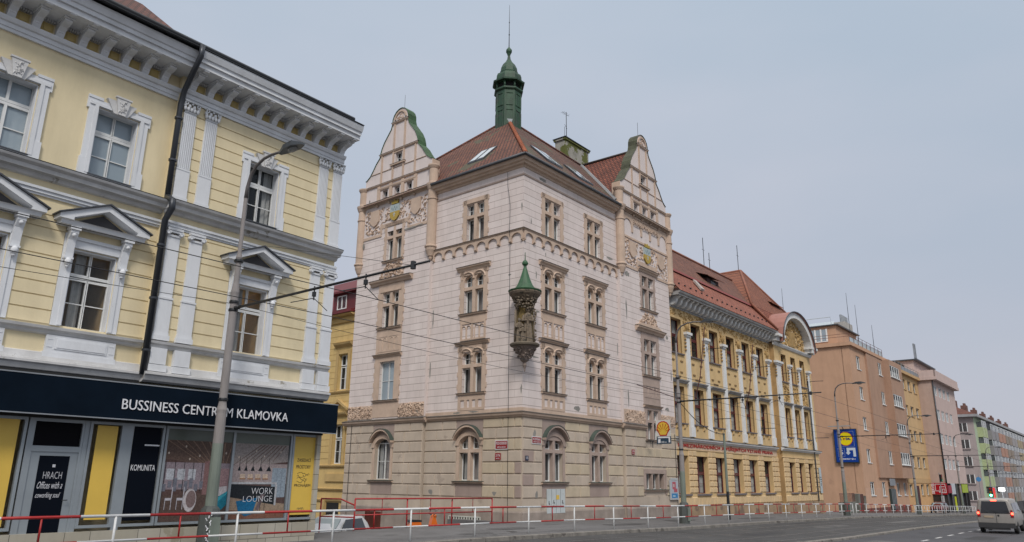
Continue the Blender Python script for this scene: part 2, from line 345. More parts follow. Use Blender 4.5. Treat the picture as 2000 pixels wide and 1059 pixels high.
def window(face, x, z, w_, h, y, lights, fr=.06, thin=.025, mf=None, glass=None, curtain='net', room=None, key='', arc=None, deep=.9, label=None):
    """window > pane, curtain, room_recess; lights = (x0,x1,z0,z1,nx,nz) each a framed light with thin bars"""
    if curtain == 'net': curtain = CUR.choice(('net', 'net', 'side', 'left', 'half', 'top', 'side2'))
    k = (round(w_, 3), round(h, 3), tuple(lights), fr, thin, key)
    def frm():
        b = MB()
        for (a, c, d, e, nx, nzz) in lights:
            b.box(a, a+fr, -.03, .04, d, e); b.box(c-fr, c, -.03, .04, d, e); b.box(a+fr, c-fr, -.028, .038, d, d+fr); b.box(a+fr, c-fr, -.028, .038, e-fr, e)
            for i in range(1, nx): xx = a+(c-a)*i/nx; b.box(xx-thin/2, xx+thin/2, -.015, .02, d+fr, e-fr)
            for i in range(1, nzz): zz = d+(e-d)*i/nzz; b.box(a+fr, c-fr, -.013, .018, zz-thin/2, zz+thin/2)
        if arc:
            for (cx_, cz_, r_) in arc: b.tube([(cx_+r_*math.cos(t*math.pi/10), 0, cz_+r_*math.sin(t*math.pi/10)) for t in range(0, 11)], .035, 6)
        return b.mesh('window', mf or WHITE)
    o = face.put('window', cached(('w', k, (mf or WHITE).name), frm), x, y, z, label=label)
    g = glass or GLASS
    ob('pane', cached(('p', round(w_, 3), round(h, 3), g.name), lambda: MB().quad((.01, .025, .01), (w_-.01, .025, .01), (w_-.01, .025, h-.01), (.01, .025, h-.01)).mesh('pane', g)), o)
    def cur():
        b = MB(); n = max(8, int(w_*14))
        def strip(a, c, z0, z1):
            for i in range(n):
                p = a+(c-a)*i/n; q = a+(c-a)*(i+1)/n
                b.quad((p, .13+.03*math.sin(p*38), z0), (q, .13+.03*math.sin(q*38), z0), (q, .13+.03*math.sin(q*38), z1), (p, .13+.03*math.sin(p*38), z1))
        if curtain == 'net': strip(.03, w_-.03, .03, h-.03)
        if curtain == 'side': strip(.03, w_*.3, .03, h-.03); strip(w_*.72, w_-.03, .03, h-.03)
        if curtain == 'side2': strip(.03, w_*.42, .03, h-.03); strip(w_*.6, w_-.03, .03, h-.03)
        if curtain == 'left': strip(w_*.22, w_*.46, .03, h-.03)
        if curtain == 'half': strip(.03, w_-.03, .03, h*.55)
        if curtain == 'top': strip(.03, w_-.03, h*.5, h-.03)
        return b.mesh('curtain', NET)
    if curtain: ob('curtain', cached(('c', round(w_, 3), round(h, 3), curtain), cur), o)
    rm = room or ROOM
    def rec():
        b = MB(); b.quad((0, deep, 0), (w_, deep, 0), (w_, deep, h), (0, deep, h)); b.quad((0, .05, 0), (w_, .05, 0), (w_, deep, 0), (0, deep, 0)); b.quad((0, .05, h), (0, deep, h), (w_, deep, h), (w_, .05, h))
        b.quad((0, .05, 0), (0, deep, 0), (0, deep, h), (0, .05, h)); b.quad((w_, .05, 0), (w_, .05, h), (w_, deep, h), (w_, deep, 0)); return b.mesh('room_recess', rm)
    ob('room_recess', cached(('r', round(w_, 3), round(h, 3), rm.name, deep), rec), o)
    return o
def relief(mb, x0, x1, z0, z1, n, s, y, seed=1, skip=None, p=.06):
    """carved foliage: many curled leaf-shaped lumps standing off the wall"""
    rd = random.Random(seed)
    for i in range(n):
        x = rd.uniform(x0, x1); z = rd.uniform(z0, z1)
        if skip and skip(x, z): continue
        a = rd.uniform(0, 6.28); l_ = s*rd.uniform(.6, 1.3); wd = l_*rd.uniform(.3, .5); h = p*rd.uniform(.5, 1.3)
        ca, sa = math.cos(a), math.sin(a); pts = []
        for u, v, q in ((-1, 0, 0), (0, -1, 0), (1, 0, 0), (0, 1, 0), (-.45, 0, 1), (.5, .15, .6)):
            X = u*l_/2; Z = v*wd/2; pts.append((x+X*ca-Z*sa, y-h*q, z+X*sa+Z*ca))
        mb.add(pts, [(0, 1, 4), (1, 5, 4), (1, 2, 5), (2, 3, 5), (3, 4, 5), (3, 0, 4)])
        if i % 4 == 0: mb.ball((x, y-h*.3, z), s*.17, 3)

# ================================================================== CORNER OFFICE BUILDING (pale yellow, left)
KY = mat('pale_yellow_plaster', (.75, .645, .425), .9, var=.05, vs_=.7, bump=.12, stain=(.69, .58, .38), stain_amt=.15, stain_s=.8)
KYD = mat('deeper_yellow_panel', (.52, .40, .17), .9, var=.1, bump=.1)
KW = mat('blue_white_trim_plaster', (.70, .72, .75), .85, var=.07, vs_=1.5, bump=.15, streak=.4, stain=(.42, .43, .44), stain_amt=.1, stain_s=2)
KG = mat('grey_trim_plaster', (.60, .60, .60), .85, var=.14, vs_=2, bump=.2, stain=(.33, .31, .27), stain_amt=.3, stain_s=2.2)
TILE = brick_mat('red_roof_tiles', (.21, .075, .05), (.15, .055, .04), (.05, .025, .02), .2, .17, .02, bump=.9)
KA = R(90-37.9)
kroot = thing('office_building', 'pale yellow plaster corner building with white pilasters above a dark shop sign', 'building', (-6.453, 25.996, 0), KA)
kf = Face(kroot); KD = .18       # the long left stretch stands 18 cm back
SPL = -6.42; KL = -19.0
winR = [-3.22]; winL = [-8.03, -10.75, -13.47, -16.19]; ww = 1.16
wb = MB()
opR = [(c-ww/2, c+ww/2, z0, z1) for c in winR for z0, z1 in ((5.5, 7.62), (9.82, 11.85))]
opL = [(c-ww/2, c+ww/2, z0, z1) for c in winL for z0, z1 in ((5.5, 7.62), (9.82, 11.85))]
wallmb(wb, SPL, 0, 4.2, 14.0, opR, .3); wallmb(wb, KL, SPL, 4.2, 14.0, opL, .3, KD)
wb.quad((SPL, 0, 4.2), (SPL, KD, 4.2), (SPL, KD, 14), (SPL, 0, 14))
wb.quad((0, 0, -3), (0, 14, -3), (0, 14, 14), (0, 0, 14)); wb.quad((KL, KD, -3), (KL, KD, 14), (KL, 14, 14), (KL, 14, -3)); wb.quad((KL, 14, -3), (KL, 14, 14), (0, 14, 14), (0, 14, -3))
wb.box(KL, 0, .9, 1.0, -3, 4.2)
kf.mb('wall', wb, KY)
# horizontal plaster boards with open joints
bb = MB(); PIT = .36
def boards(x0, x1, z0, z1, y, cuts):
    z = z0
    while z < z1-.05:
        t = min(z+PIT-.036, z1)
        for a, b in subtract(x0, x1, [(c[0], c[1]) for c in cuts if c[2] < t and c[3] > z]): bb.box(a, b, y-.03, y-.0015, z, t)
        z += PIT
cutR = [(-3.22-.86, -3.22+.86, 9.66, 12.1), (-3.22-.86, -3.22+.86, 5.4, 8.2)]
pxs = [-6.05, -5.33, -.84, -.2]
for z0, z1 in ((9.78, 13.0), (5.5, 8.82)): boards(SPL+.001, -.001, z0, z1, 0, [c for c in cutR]+[(p-.2, p+.2, 5, 13) for p in pxs])
boards(KL, SPL-.001, 5.5, 8.75, KD, [(c-.86, c+.86, 5.4, 8.2) for c in winL])
kf.mb('wall_boards', bb, KY)
# mouldings
def prof_run(mb, pts, p=None):
    mb.prof([(-a, b) for a, b in pts], SPL-.0, .03); mb.prof([(KD-a, b-.015) for a, b in pts], KL, SPL-.0)
c1 = MB(); prof_run(c1, [(0, 13.84), (.9, 13.84), (.9, 14.0), (.97, 14.0), (.97, 14.12), (1.02, 14.14), (1.08, 14.3), (1.08, 14.36), (0, 14.42)]); kf.mb('main_cornice', c1, KW)
c2 = MB(); prof_run(c2, [(0, 13.02), (.07, 13.02), (.07, 13.12), (.1, 13.12), (.1, 13.24), (.16, 13.26), (.2, 13.34), (.2, 13.38), (0, 13.4)]); kf.mb('architrave', c2, KW)
c3 = MB(); prof_run(c3, [(0, 9.27), (.1, 9.29), (.14, 9.38), (.3, 9.4), (.32, 9.5), (.42, 9.56), (.45, 9.62), (0, 9.68)]); kf.mb('middle_cornice', c3, KG)
c3 = MB(); prof_run(c3, [(0, 9.682), (.44, 9.628), (.46, 9.64), (0, 9.70)]); kf.mb('ledge_flashing', c3, ZINC)
c4 = MB(); prof_run(c4, [(0, 8.84), (.05, 8.84), (.05, 8.9), (.09, 8.9), (.09, 8.97), (.13, 8.99), (.13, 9.06), (0, 9.08)]); kf.mb('string_moulding', c4, KW)
c5 = MB(); prof_run(c5, [(0, 5.22), (.07, 5.25), (.1, 5.32), (.17, 5.36), (.19, 5.43), (0, 5.46)]); kf.mb('sill_cornice', c5, KG)
c6 = MB(); prof_run(c6, [(0, 4.25), (.12, 4.25), (.2, 4.3), (.25, 4.42), (.3, 4.46), (.3, 4.52), (.12, 4.56), (0, 4.56)]); kf.mb('lower_cornice', c6, KG)
c7 = MB(); prof_run(c7, [(0, 4.565), (.11, 4.565), (.09, 4.75), (0, 4.78)]); kf.mb('plinth_band', c7, KG)
# frieze panels between consoles, dentils
fr_ = MB(); fd = MB()
con = [(-.15-.597*i) for i in range(11)]; conL = [-6.95-.6*i for i in range(20)]
for lst, y in ((con, 0), (conL, KD)):
    for a, b in zip(lst[1:], lst):
        fr_.box(a+.15, b-.15, y-.02, y-.002, 13.45, 13.72); fr_.box(a+.2, b-.2, y-.035, y-.021, 13.49, 13.68)
        for i in range(5): xx = a+.15+(b-a-.3)*(i+.3)/5; fd.box(xx, xx+.04, y-.12, y-.002, 13.74, 13.835)
kf.mb('frieze_panel', fr_, KYD); kf.mb('dentils', fd, KG)
cm = MB(); sprof = [(0, 13.4), (-.12, 13.4), (-.16, 13.46), (-.2, 13.55), (-.32, 13.64), (-.52, 13.68), (-.6, 13.72), (-.6, 13.77), (0, 13.77)]
cm.prof(sprof, -.1, .1); cm.box(-.14, .14, -.66, -.0, 13.775, 13.835)
for dx in (-.05, .0, .05): cm.ball((dx, -.22, 13.62), .045, 4); cm.ball((dx*.8, -.17, 13.53), .035, 4)
cm.box(-.08, .08, -.88, -.7, 13.8, 13.838)
cme = cm.mesh('console', KW)
for x in con: kf.put('console', cme, x)
for x in conL: kf.put('console', cme, x, KD)
# pilasters
def pil_upper():
    b = MB(); b.box(-.235, .235, -.12, -.0, 9.72, 9.86); b.box(-.215, .215, -.1, -.0, 9.86, 10.72); b.box(-.22, .22, -.11, 0, 10.72, 10.78)
    for i in range(7): x = -.18+i*.06; b.box(x-.018, x+.018, -.085, -.0, 10.8, 12.6)
    b.box(-.2, .2, -.06, -.0, 10.78, 12.66); return b.mesh('pilaster', KW)
def cap_upper():
    b = MB(); b.box(-.2, .2, -.09, 0, 12.66, 12.7)
    for r_, z, k in ((.21, 12.76, 5), (.23, 12.86, 4)):
        for i in range(k): x = -r_+2*r_*i/(k-1); b.ball((x, -.1, z), .055, 4, 1.5)
    for sx in (-1, 1):
        b.tube([(sx*(.2+.05*math.cos(t)), -.14, 12.93+.05*math.sin(t)) for t in [i*.9 for i in range(8)]], .022, 5)
    b.ball((0, -.13, 12.95), .04, 4); b.box(-.26, .26, -.18, -.0, 12.98, 13.018); return b.mesh('capital', KW)
def pil_lower():
    b = MB(); b.box(-.24, .24, -.15, 0, 4.78, 5.24); b.box(-.27, .27, -.18, 0, 4.566, 4.76); b.box(-.26, .26, -.14, 0, 5.47, 5.62); b.box(-.235, .235, -.11, 0, 5.62, 5.7); b.box(-.22, .22, -.1, 0, 5.7, 6.68)
    b.box(-.23, .23, -.12, 0, 6.68, 6.74); b.box(-.2, .2, -.09, 0, 6.74, 8.58); return b.mesh('pilaster', KW)
def cap_lower():
    b = MB(); b.box(-.21, .21, -.12, 0, 8.58, 8.64)
    for sx in (-1, 1):
        b.tube([(sx*.2+.075*math.cos(t)*(1-t/9), -.15, 8.68+.075*math.sin(t)*(1-t/9)) for t in [i*.7 for i in range(11)]], .024, 5)
        b.tube([(sx*.2, -.16, 8.68), (sx*.2, 0, 8.68)], .07, 10)
    b.box(-.2, .2, -.16, 0, 8.7, 8.76); b.box(-.24, .24, -.18, 0, 8.77, 8.835); return b.mesh('capital', KW)
pu, cu_, pl_, cl_ = pil_upper(), cap_upper(), pil_lower(), cap_lower()
for x in pxs:
    o = kf.put('pilaster', pu, x); ob('capital', cu_, o); o = kf.put('pilaster', pl_, x); ob('capital', cl_, o)
# window dressings
def sur_up():
    b = MB()
    for sx in (-1, 1):
        a, c = sorted((sx*.6, sx*.84)); b.box(a, c, -.07, 0, 9.66, 11.87); a, c = sorted((sx*.6, sx*.7)); b.box(a, c, -.1, -.07, 9.82, 11.87); b.box(min(sx*.55, sx*.579), max(sx*.55, sx*.579), -.0, .24, 9.83, 11.84)
        a, c = sorted((sx*.84, sx*.9)); b.box(a, c, -.07, 0, 11.75, 12.06); a, c = sorted((sx*.6, sx*.88)); b.box(a, c, -.09, 0, 9.665, 10.25)
    b.box(-.84, .84, -.07, 0, 11.87, 12.06); b.box(-.84, .84, -.1, -.07, 11.87, 11.95); b.box(-.9, -.5, -.09, 0, 12.06, 12.14); b.box(.5, .9, -.09, 0, 12.06, 12.14)
    b.box(-.84, .84, -.075, 0, 9.661, 9.8); b.box(-.549, .549, 0, .24, 11.815, 11.849)
    return b.mesh('window_surround', KW)
def key_up():
    b = MB(); b.poly([(-.2, 11.8), (.2, 11.8), (.42, 12.2), (-.42, 12.2)], -.13, -.0); b.poly([(-.1, 11.78), (.1, 11.78), (.2, 12.28), (-.2, 12.28)], -.2, -.13); b.box(-.23, .23, -.22, -.12, 12.28, 12.33)
    relief(b, -.1, .1, 11.85, 12.22, 25, .1, -.2, 3, p=.03); return b.mesh('keystone', KG)
def sur_lo():
    b = MB()
    for sx in (-1, 1):
        a, c = sorted((sx*.6, sx*.85)); b.box(a, c, -.06, 0, 5.48, 8.0); a, c = sorted((sx*.6, sx*.7)); b.box(a, c, -.09, -.06, 5.5, 7.64); b.box(min(sx*.55, sx*.579), max(sx*.55, sx*.579), -.0, .24, 5.51, 7.61)
    b.box(-.6, .6, -.06, 0, 7.64, 7.95); b.box(-.549, .549, 0, .24, 7.58, 7.618); b.box(-.6, .6, -.09, -.06, 7.64, 7.72); b.box(-.75, .75, -.1, -.06, 7.86, 7.95); return b.mesh('window_surround', KW)
def con_lo():
    b = MB(); b.prof([(-.06, 7.2), (-.14, 7.25), (-.15, 7.45), (-.2, 7.8), (-.3, 7.98), (-.3, 8.06), (-.06, 8.06)], -.1, .1); b.box(-.13, .13, -.34, -.06, 8.06, 8.16)
    b.ball((0, -.15, 7.2), .09, 5, 1.3); b.ball((0, -.14, 7.08), .05, 4); b.ball((0, -.26, 7.92), .06, 4); b.box(-.12, .12, -.17, -.06, 7.28, 7.33); return b.mesh('console', KW)
def ped():
    b = MB(); b.prof([(0, 8.16), (-.34, 8.16), (-.38, 8.26), (-.42, 8.28), (0, 8.28)], -1.12, 1.12)
    for sx in (-1, 1): b.poly([(sx*1.2, 8.28), (sx*1.2, 8.4), (0, 8.93), (0, 8.76), (sx*.85, 8.36), (sx*.85, 8.28)], -.44, 0)
    return b.mesh('pediment', KW)
def pedroof():
    b = MB()
    for sx in (-1, 1): b.poly([(sx*1.26, 8.385), (sx*1.26, 8.42), (0, 8.98), (0, 8.935)], -.5, 0)
    return b.mesh('pediment_flashing', ZINC)
def tymp(): return MB().poly([(-.8, 8.285), (.8, 8.285), (0, 8.7)], -.1, -.02).mesh('tympanum', mat('dark_tympanum', (.06, .06, .065), .9, var=.3))
def apron():
    b = MB(); b.box(-.92, .92, -.1, 0, 4.57, 4.78); b.box(-.88, .88, -.08, 0, 4.78, 5.22); b.box(-.66, .66, -.1, -.08, 4.86, 5.16); b.box(-.61, .61, -.115, -.1, 4.9, 5.12)
    for sx in (-1, 1):
        for sz in (-1, 1): b.box(min(sx*.72, sx*.84), max(sx*.72, sx*.84), -.09, -.08, 5.01+sz*.1-.01, 5.01+sz*.1+.01)
    return b.mesh('apron_panel', KW)
su_, ku, sl_, cl2, pe, pr_, ty, ap = sur_up(), key_up(), sur_lo(), con_lo(), ped(), pedroof(), tymp(), apron()
LK = ((0, ww/2+.01, 0, 1.32, 1, 2), (ww/2-.01, ww, 0, 1.32, 1, 2), (0, ww/2+.01, 1.4, 2.03, 1, 1), (ww/2-.01, ww, 1.4, 2.03, 1, 1), (0, ww, 1.31, 1.41, 1, 1))
LK2 = ((0, ww/2+.01, 0, 1.36, 1, 2), (ww/2-.01, ww, 0, 1.36, 1, 2), (0, ww/2+.01, 1.46, 2.12, 1, 1), (ww/2-.01, ww, 1.46, 2.12, 1, 1), (0, ww, 1.35, 1.47, 1, 1))
for cx, y in [(-3.22, 0)]+[(c, KD) for c in winL]:
    kf.put('window_surround', su_, cx, y); kf.put('keystone', ku, cx, y); kf.put('window_surround', sl_, cx, y); kf.put('pediment', pe, cx, y); kf.put('pediment_flashing', pr_, cx, y); kf.put('tympanum', ty, cx, y); kf.put('apron_panel', ap, cx, y)
    for sx in (-.72, .72): kf.put('console', cl2, cx+sx, y)
    up = cx < -5
    window(kf, cx-ww/2, 9.82, ww, 2.03, y+.26, LK, glass=GLASSB if up else GLASS, curtain='net' if up else 'side', fr=.045)
    o = window(kf, cx-ww/2, 5.5, ww, 2.12, y+.26, LK2, curtain='left', room=ROOMT, fr=.045, deep=2.2)
    if cx > -5: ob('ceiling_lamp', MB().box(.62, 1.0, 1.2, 1.5, 1.45, 1.5).mesh('ceiling_lamp', mat('lit_ceiling_lamp', (1, .9, .6), .5, var=0, bump=0, emis=(1, .85, .5), es=3)), o)
kf.mb('window_sill', (lambda b: ([b.box(c-.62, c+.62, y-.1, y+.2, 9.79, 9.825) for c, y in [(-3.22, 0)]+[(q, KD) for q in winL]], b)[1])(MB()), ZINC)
# roof, gutter, downpipe
rf = MB(); rf.prof([(-.95, 14.43), (-.95, 14.5), (6.5, 19.0), (14, 14.6), (14, 14.43)], KL, .02); rf.add([(KL, -.93, 14.52), (-7.0, -.93, 14.52), (-7.6, .9, 16.15), (KL, .9, 16.15), (-7.0, 3, 14.6)], [(0, 1, 2, 3), (1, 4, 2)]); kf.mb('roof', rf, brick_mat('dark_red_roof_tiles', (.16, .06, .045), (.11, .045, .035), (.03, .018, .015), .2, .17, .02, bump=.9))
gt = MB(); gt.tube([(KL, -1.02, 14.47), (-.42, -1.02, 14.47)], .09, 8); gt.prof([(-1.12, 14.37), (-1.12, 14.40), (-.6, 14.6), (-.6, 14.44)], KL, .02); kf.mb('gutter', gt, BLACKM)
dp = MB(); dp.tube([(-6.5, -1.13, 14.45), (-6.5, -1.12, 14.1), (-6.47, -.75, 13.75), (-6.42, -.22, 13.25), (-6.42, -.1, 12.8), (-6.42, -.1, 9.75)], .085, 10); dp.tube([(-6.42, -.1, 9.75), (-6.43, -.48, 9.55), (-6.43, -.5, 9.3), (-6.42, -.16, 9.0), (-6.42, -.14, 4.45)], .095, 10)
for z in (12.3, 10.9, 8.2, 6.6, 5.1): dp.lathe(-6.42, -.1 if z > 9 else -.14, [(.12, z), (.12, z+.06)], 12)
kf.mb('downpipe', dp, DARKPIPE)
# ground floor: shop front
NAVY = mat('dark_navy_panel', (.004, .009, .017), .6, var=.2, bump=.02, spec=.05); ALU = mat('grey_aluminium', (.30, .335, .36), .4, .3, var=.08, bump=.03)
YEL = mat('yellow_film', (.70, .47, .08), .45, var=.05, bump=0); NAVF = mat('navy_window_film', (.004, .006, .011), .4, var=0, bump=0, spec=.06)
STONE = brick_mat('beige_stone_cladding', (.45, .42, .35), (.38, .35, .28), (.1, .09, .08), .62, .48, .008, zoff=-.1, bump=.15, stain=(.32, .29, .22), amt=.4)
LETW = mat('white_lettering', (.7, .71, .74), .5, var=0, bump=0)
sb = MB(); sb.box(KL, .2, -.55, -.1, 3.17, 4.1); s_o = kf.mb('sign_board', sb, NAVY)
ob('edge_trim', MB().box(KL, .205, -.56, -.52, 4.1, 4.13).box(KL, .205, -.556, -.53, 3.14, 3.17).mesh('edge_trim', STEEL), s_o)
tm = text_mesh('BUSSINESS CENTRUM KLAMOVKA', .38, .02, LETW, cs=1.02)
def fit(me, x0, x1, z0, h=None):
    xs = [v.co.x for v in me.vertices]; zs = [v.co.z for v in me.vertices]; a, b = min(xs), max(xs); c, d = min(zs), max(zs)
    for v in me.vertices:
        v.co.x = x0+(v.co.x-a)/(b-a)*(x1-x0)
        if h: v.co.z = z0+(v.co.z-c)/(d-c)*h
        else: v.co.z = z0+(v.co.z-c)
    return me
ob('lettering', fit(tm, -7.05, -1.8, 3.42, .27), s_o, (0, -.565, 0))
gb = MB(); gb.box(KL, 0, -.06, .3, -2, .32); gb.box(-.16, .0, -.04, .3, .32, 3.2)
kf.mb('stone_base', gb, STONE)
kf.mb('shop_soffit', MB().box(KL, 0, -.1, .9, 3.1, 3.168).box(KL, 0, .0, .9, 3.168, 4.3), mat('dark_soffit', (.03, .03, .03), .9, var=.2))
def shopwin(x0, x1, z0, z1, y, panes, fr=.07, label=None):
    b = MB(); b.box(x0, x0+fr, y-.04, y+.06, z0, z1); b.box(x1-fr, x1, y-.04, y+.06, z0, z1); b.box(x0+fr, x1-fr, y-.038, y+.058, z0, z0+fr); b.box(x0+fr, x1-fr, y-.038, y+.058, z1-fr, z1)
    for a, c in zip(panes, panes[1:]): b.box(a[1], c[0], y-.038, y+.058, z0+fr, z1-fr)
    o = kf.mb('shop_window', b, ALU, label=label); return o
sy = .06
def film(o, name, x0, x1, z0, z1, y, m): return ob(name, MB().box(x0, x1, y, y+.012, z0, z1).mesh(name, m), o)
o = shopwin(-1.08, -.06, .4, 3.1, sy, []); film(o, 'film', -.98, -.16, .55, 3.02, sy, YEL); DKT = mat('dark_lettering', (.02, .02, .025), .5, var=0, bump=0)
for t_, x0_, x1_, z_, h_ in (('ZASEDACÍ', -.84, -.3, 2.22, .13), ('PROSTORY', -.86, -.28, 2.0, .11), ('PRONÁJEM', -.88, -.24, 1.4, .13)):
    ob('lettering', fit(text_mesh(t_, .15, .004, DKT), x0_, x1_, z_, h_), o, (0, sy-.004, 0))
sc_ = MB(); rd = random.Random(5)
for row in range(4):
    x = -.8; z = 1.84-row*.08
    for i in range(9):
        x2 = x+rd.uniform(.02, .08); z2 = 1.84-row*.08+rd.uniform(-.05, .05); sc_.tube([(x, sy-.005, z), (x2, sy-.005, z2)], .005, 4); x, z = x2, z2
x, z = -.7, .72
for i in range(10): x2 = x+rd.uniform(.0, .06); z2 = .72+rd.uniform(-.06, .06); sc_.tube([(x, sy-.005, z), (x2, sy-.005, z2)], .005, 4); x, z = x2, z2
ob('scribble', sc_.mesh('scribble', DKT), o)
o = shopwin(-5.42, -1.1, .4, 3.1, sy, [(-5.36, -3.27), (-3.19, -1.2)])
GRN = mat('greenish_film', (.10, .12, .10), .3, var=.15, bump=0)
for x0_, x1_ in ((-5.35, -3.275), (-3.185, -1.2)): film(o, 'film', x0_, x1_, 2.72, 3.03, sy, GRN)
PR_ = print_mat('printed_photo', .45, 1); P_ = MB()
def pp(col, pts, lay): P_.col = col; n = len(pts); P_.add([(a, sy+.01-lay*.0012, b) for a, b in pts], [tuple(range(n))])
def pr4(col, a, b, c, d, lay): pp(col, [(a, c), (b, c), (b, d), (a, d)], lay)
for (xa, xb) in ((-5.35, -3.275), (-3.185, -1.2)): pr4((.10, .065, .06), xa, xb, .48, 2.72, 0)
pp((.13, .09, .075), [(-5.35, 2.72), (-3.275, 2.72), (-3.275, 1.95), (-4.2, 2.05), (-5.35, 2.2)], 1)
pr4((.26, .22, .25), -5.35, -3.275, 1.35, 2.1, 1.5); pr4((.10, .07, .06), -5.35, -3.275, .48, 1.2, 2)
for i in range(9): pp((.24, .16, .12), [(-5.35+i*.26, 2.72), (-5.3+i*.26, 2.72), (-4.2+i*.1, 2.1), (-4.23+i*.1, 2.1)], 3)
for i in range(7): pr4((.03, .03, .035), -5.3+i*.28, -5.28+i*.28, 1.3, 2.1, 4)
for i in range(3): pr4((.42, .45, .5), -5.25+i*.33, -5.02+i*.33, 1.62, 1.92, 4)
for i in range(8): pr4((.16, .17, .21), -5.33+i*.16, -5.22+i*.16, 1.3+.1*(i % 2), 1.5+.08*(i % 3), 4.5)
pr4((.22, .13, .13), -4.1, -3.95, 1.2, 2.15, 5); pr4((.30, .20, .21), -3.8, -3.275, 1.3, 1.95, 5)
for cx_ in (-5.1, -4.75):
    pr4((.45, .45, .5), cx_-.1, cx_+.1, 1.05, 1.12, 6)
    for dx in (-.1, .08): pr4((.45, .45, .5), cx_+dx, cx_+dx+.02, .8, 1.05, 6)
    pr4((.45, .45, .5), cx_+.08, cx_+.11, 1.1, 1.42, 6)
def ell(col, cx, cz, rx, rz, lay, a0=0, a1=360, n=20): pp(col, [(cx+rx*math.cos(R(a0+(a1-a0)*i/n)), cz+rz*math.sin(R(a0+(a1-a0)*i/n))) for i in range(n)], lay)
ell((.5, .48, .5), -4.45, 1.05, .2, .32, 7); ell((.2, .15, .15), -4.42, 1.08, .15, .24, 8)
pp((.5, .48, .5), [(-3.62, 1.15), (-3.3, 1.2), (-3.3, 1.45), (-3.66, 1.4)], 7)
pp((.02, .19, .27), [(-3.9, .75), (-3.6, .62), (-3.275, .9), (-3.275, 1.3), (-3.55, 1.15)], 8); pp((.05, .33, .42), [(-3.7, .9), (-3.275, 1.22), (-3.275, 1.3), (-3.6, 1.1)], 9)
pp((.30, .27, .26), [(-3.185, 2.72), (-1.2, 2.72), (-1.2, 2.2), (-3.185, 1.95)], 1)
for i in range(8): pp((.17, .12, .10), [(-3.18+i*.2, 2.05+i*.02), (-3.16+i*.2, 2.05+i*.02), (-2.2+i*.13, 2.7), (-2.26+i*.13, 2.7)], 2)
pr4((.33, .28, .28), -3.185, -1.2, 1.5, 2.12, 2); pr4((.26, .32, .38), -1.75, -1.22, 1.1, 2.0, 3)
for q in (-1.58, -1.4): pr4((.18, .22, .27), q, q+.015, 1.1, 2.0, 4)
for i, x in enumerate((-2.95, -2.72, -2.48, -2.2, -1.9)):
    pr4((.02, .02, .02), x, x+.012, 2.0, 2.3, 5); pp((.015, .02, .025), [(x-.05-.01*i, 1.9), (x+.06+.01*i, 1.9), (x+.012, 2.06)], 5)
for i in range(4): pr4((.5, .4, .32), -2.9+i*.27, -2.72+i*.27, 1.68, 1.8, 5); pr4((.3, .17, .1), -2.9+i*.27, -2.7+i*.27, 1.64, 1.68, 5)
pr4((.40, .42, .45), -3.185, -1.55, 1.5, 1.56, 6); pp((.02, .025, .03), [(-3.185, 1.5), (-1.6, 1.42), (-1.6, .88), (-3.185, 1.12)], 6); pr4((.4, .42, .45), -1.6, -1.53, .86, 1.5, 7)
pp((.30, .23, .17), [(-3.185, 1.12), (-1.2, .9), (-1.2, .6), (-3.185, .75)], 5); pp((.2, .1, .07), [(-3.185, .75), (-1.2, .62), (-1.2, .48), (-3.185, .48)], 5)
for i in range(5): pr4((.12, .07, .05), -3.1+i*.4, -3.09+i*.4, .5, .72, 7)
pp((.015, .13, .27), [(-2.95, 1.0), (-2.2, 1.1), (-2.35, .62), (-2.6, .55), (-2.85, .7)], 8); pp((.02, .03, .05), [(-2.75, 1.03), (-2.4, 1.06), (-2.38, 1.14), (-2.75, 1.12)], 9); pp((.15, .12, .13), [(-2.25, .75), (-2.1, 1.2), (-1.95, 1.2), (-2.15, .7)], 8)
for x in (-2.1, -1.95): pr4((.02, .02, .02), x, x+.015, .66, 1.0, 9)
for x, z in ((-5.25, 2.35), (-4.75, 2.55), (-4.3, 2.3), (-3.9, 2.1), (-4.6, 2.2), (-3.45, 2.4), (-3.0, 2.3), (-2.4, 2.5), (-1.5, 2.5), (-2.1, 2.35)): ell((.55, .47, .4), x, z, .025, .035, 10)
ob('printed_picture', P_.mesh('printed_picture', PR_), o)
ob('lettering', fit(text_mesh('WORK', .2, .002, LETW, bold=-.004), -2.45, -1.68, 1.2, .19), o, (0, sy-.01, 0)); ob('lettering', fit(text_mesh('LOUNGE', .2, .002, LETW, bold=-.004), -2.72, -1.68, .98, .17), o, (0, sy-.01, 0))
o = shopwin(-6.42, -5.45, .4, 3.1, sy, []); film(o, 'film', -6.32, -5.55, .55, 3.03, sy, NAVF)
ob('lettering', fit(text_mesh('KOMUNITA', .15, .004, LETW), -6.28, -5.6, 1.85, .16), o, (0, sy-.006, 0)); ob('white_bar', MB().box(-5.98, -5.56, sy-.008, sy-.001, 2.52, 2.56).mesh('white_bar', LETW), o)
o = shopwin(-7.5, -6.6, .4, 3.1, sy, []); film(o, 'film', -7.3, -6.76, .6, 3.0, sy, YEL)
pb = MB(); pb.box(-6.6, -6.42, .02, .2, -.2, 3.1); pb.box(-7.62, -7.5, .05, .25, -.2, 3.1); kf.mb('shopfront_post', pb, ALU)
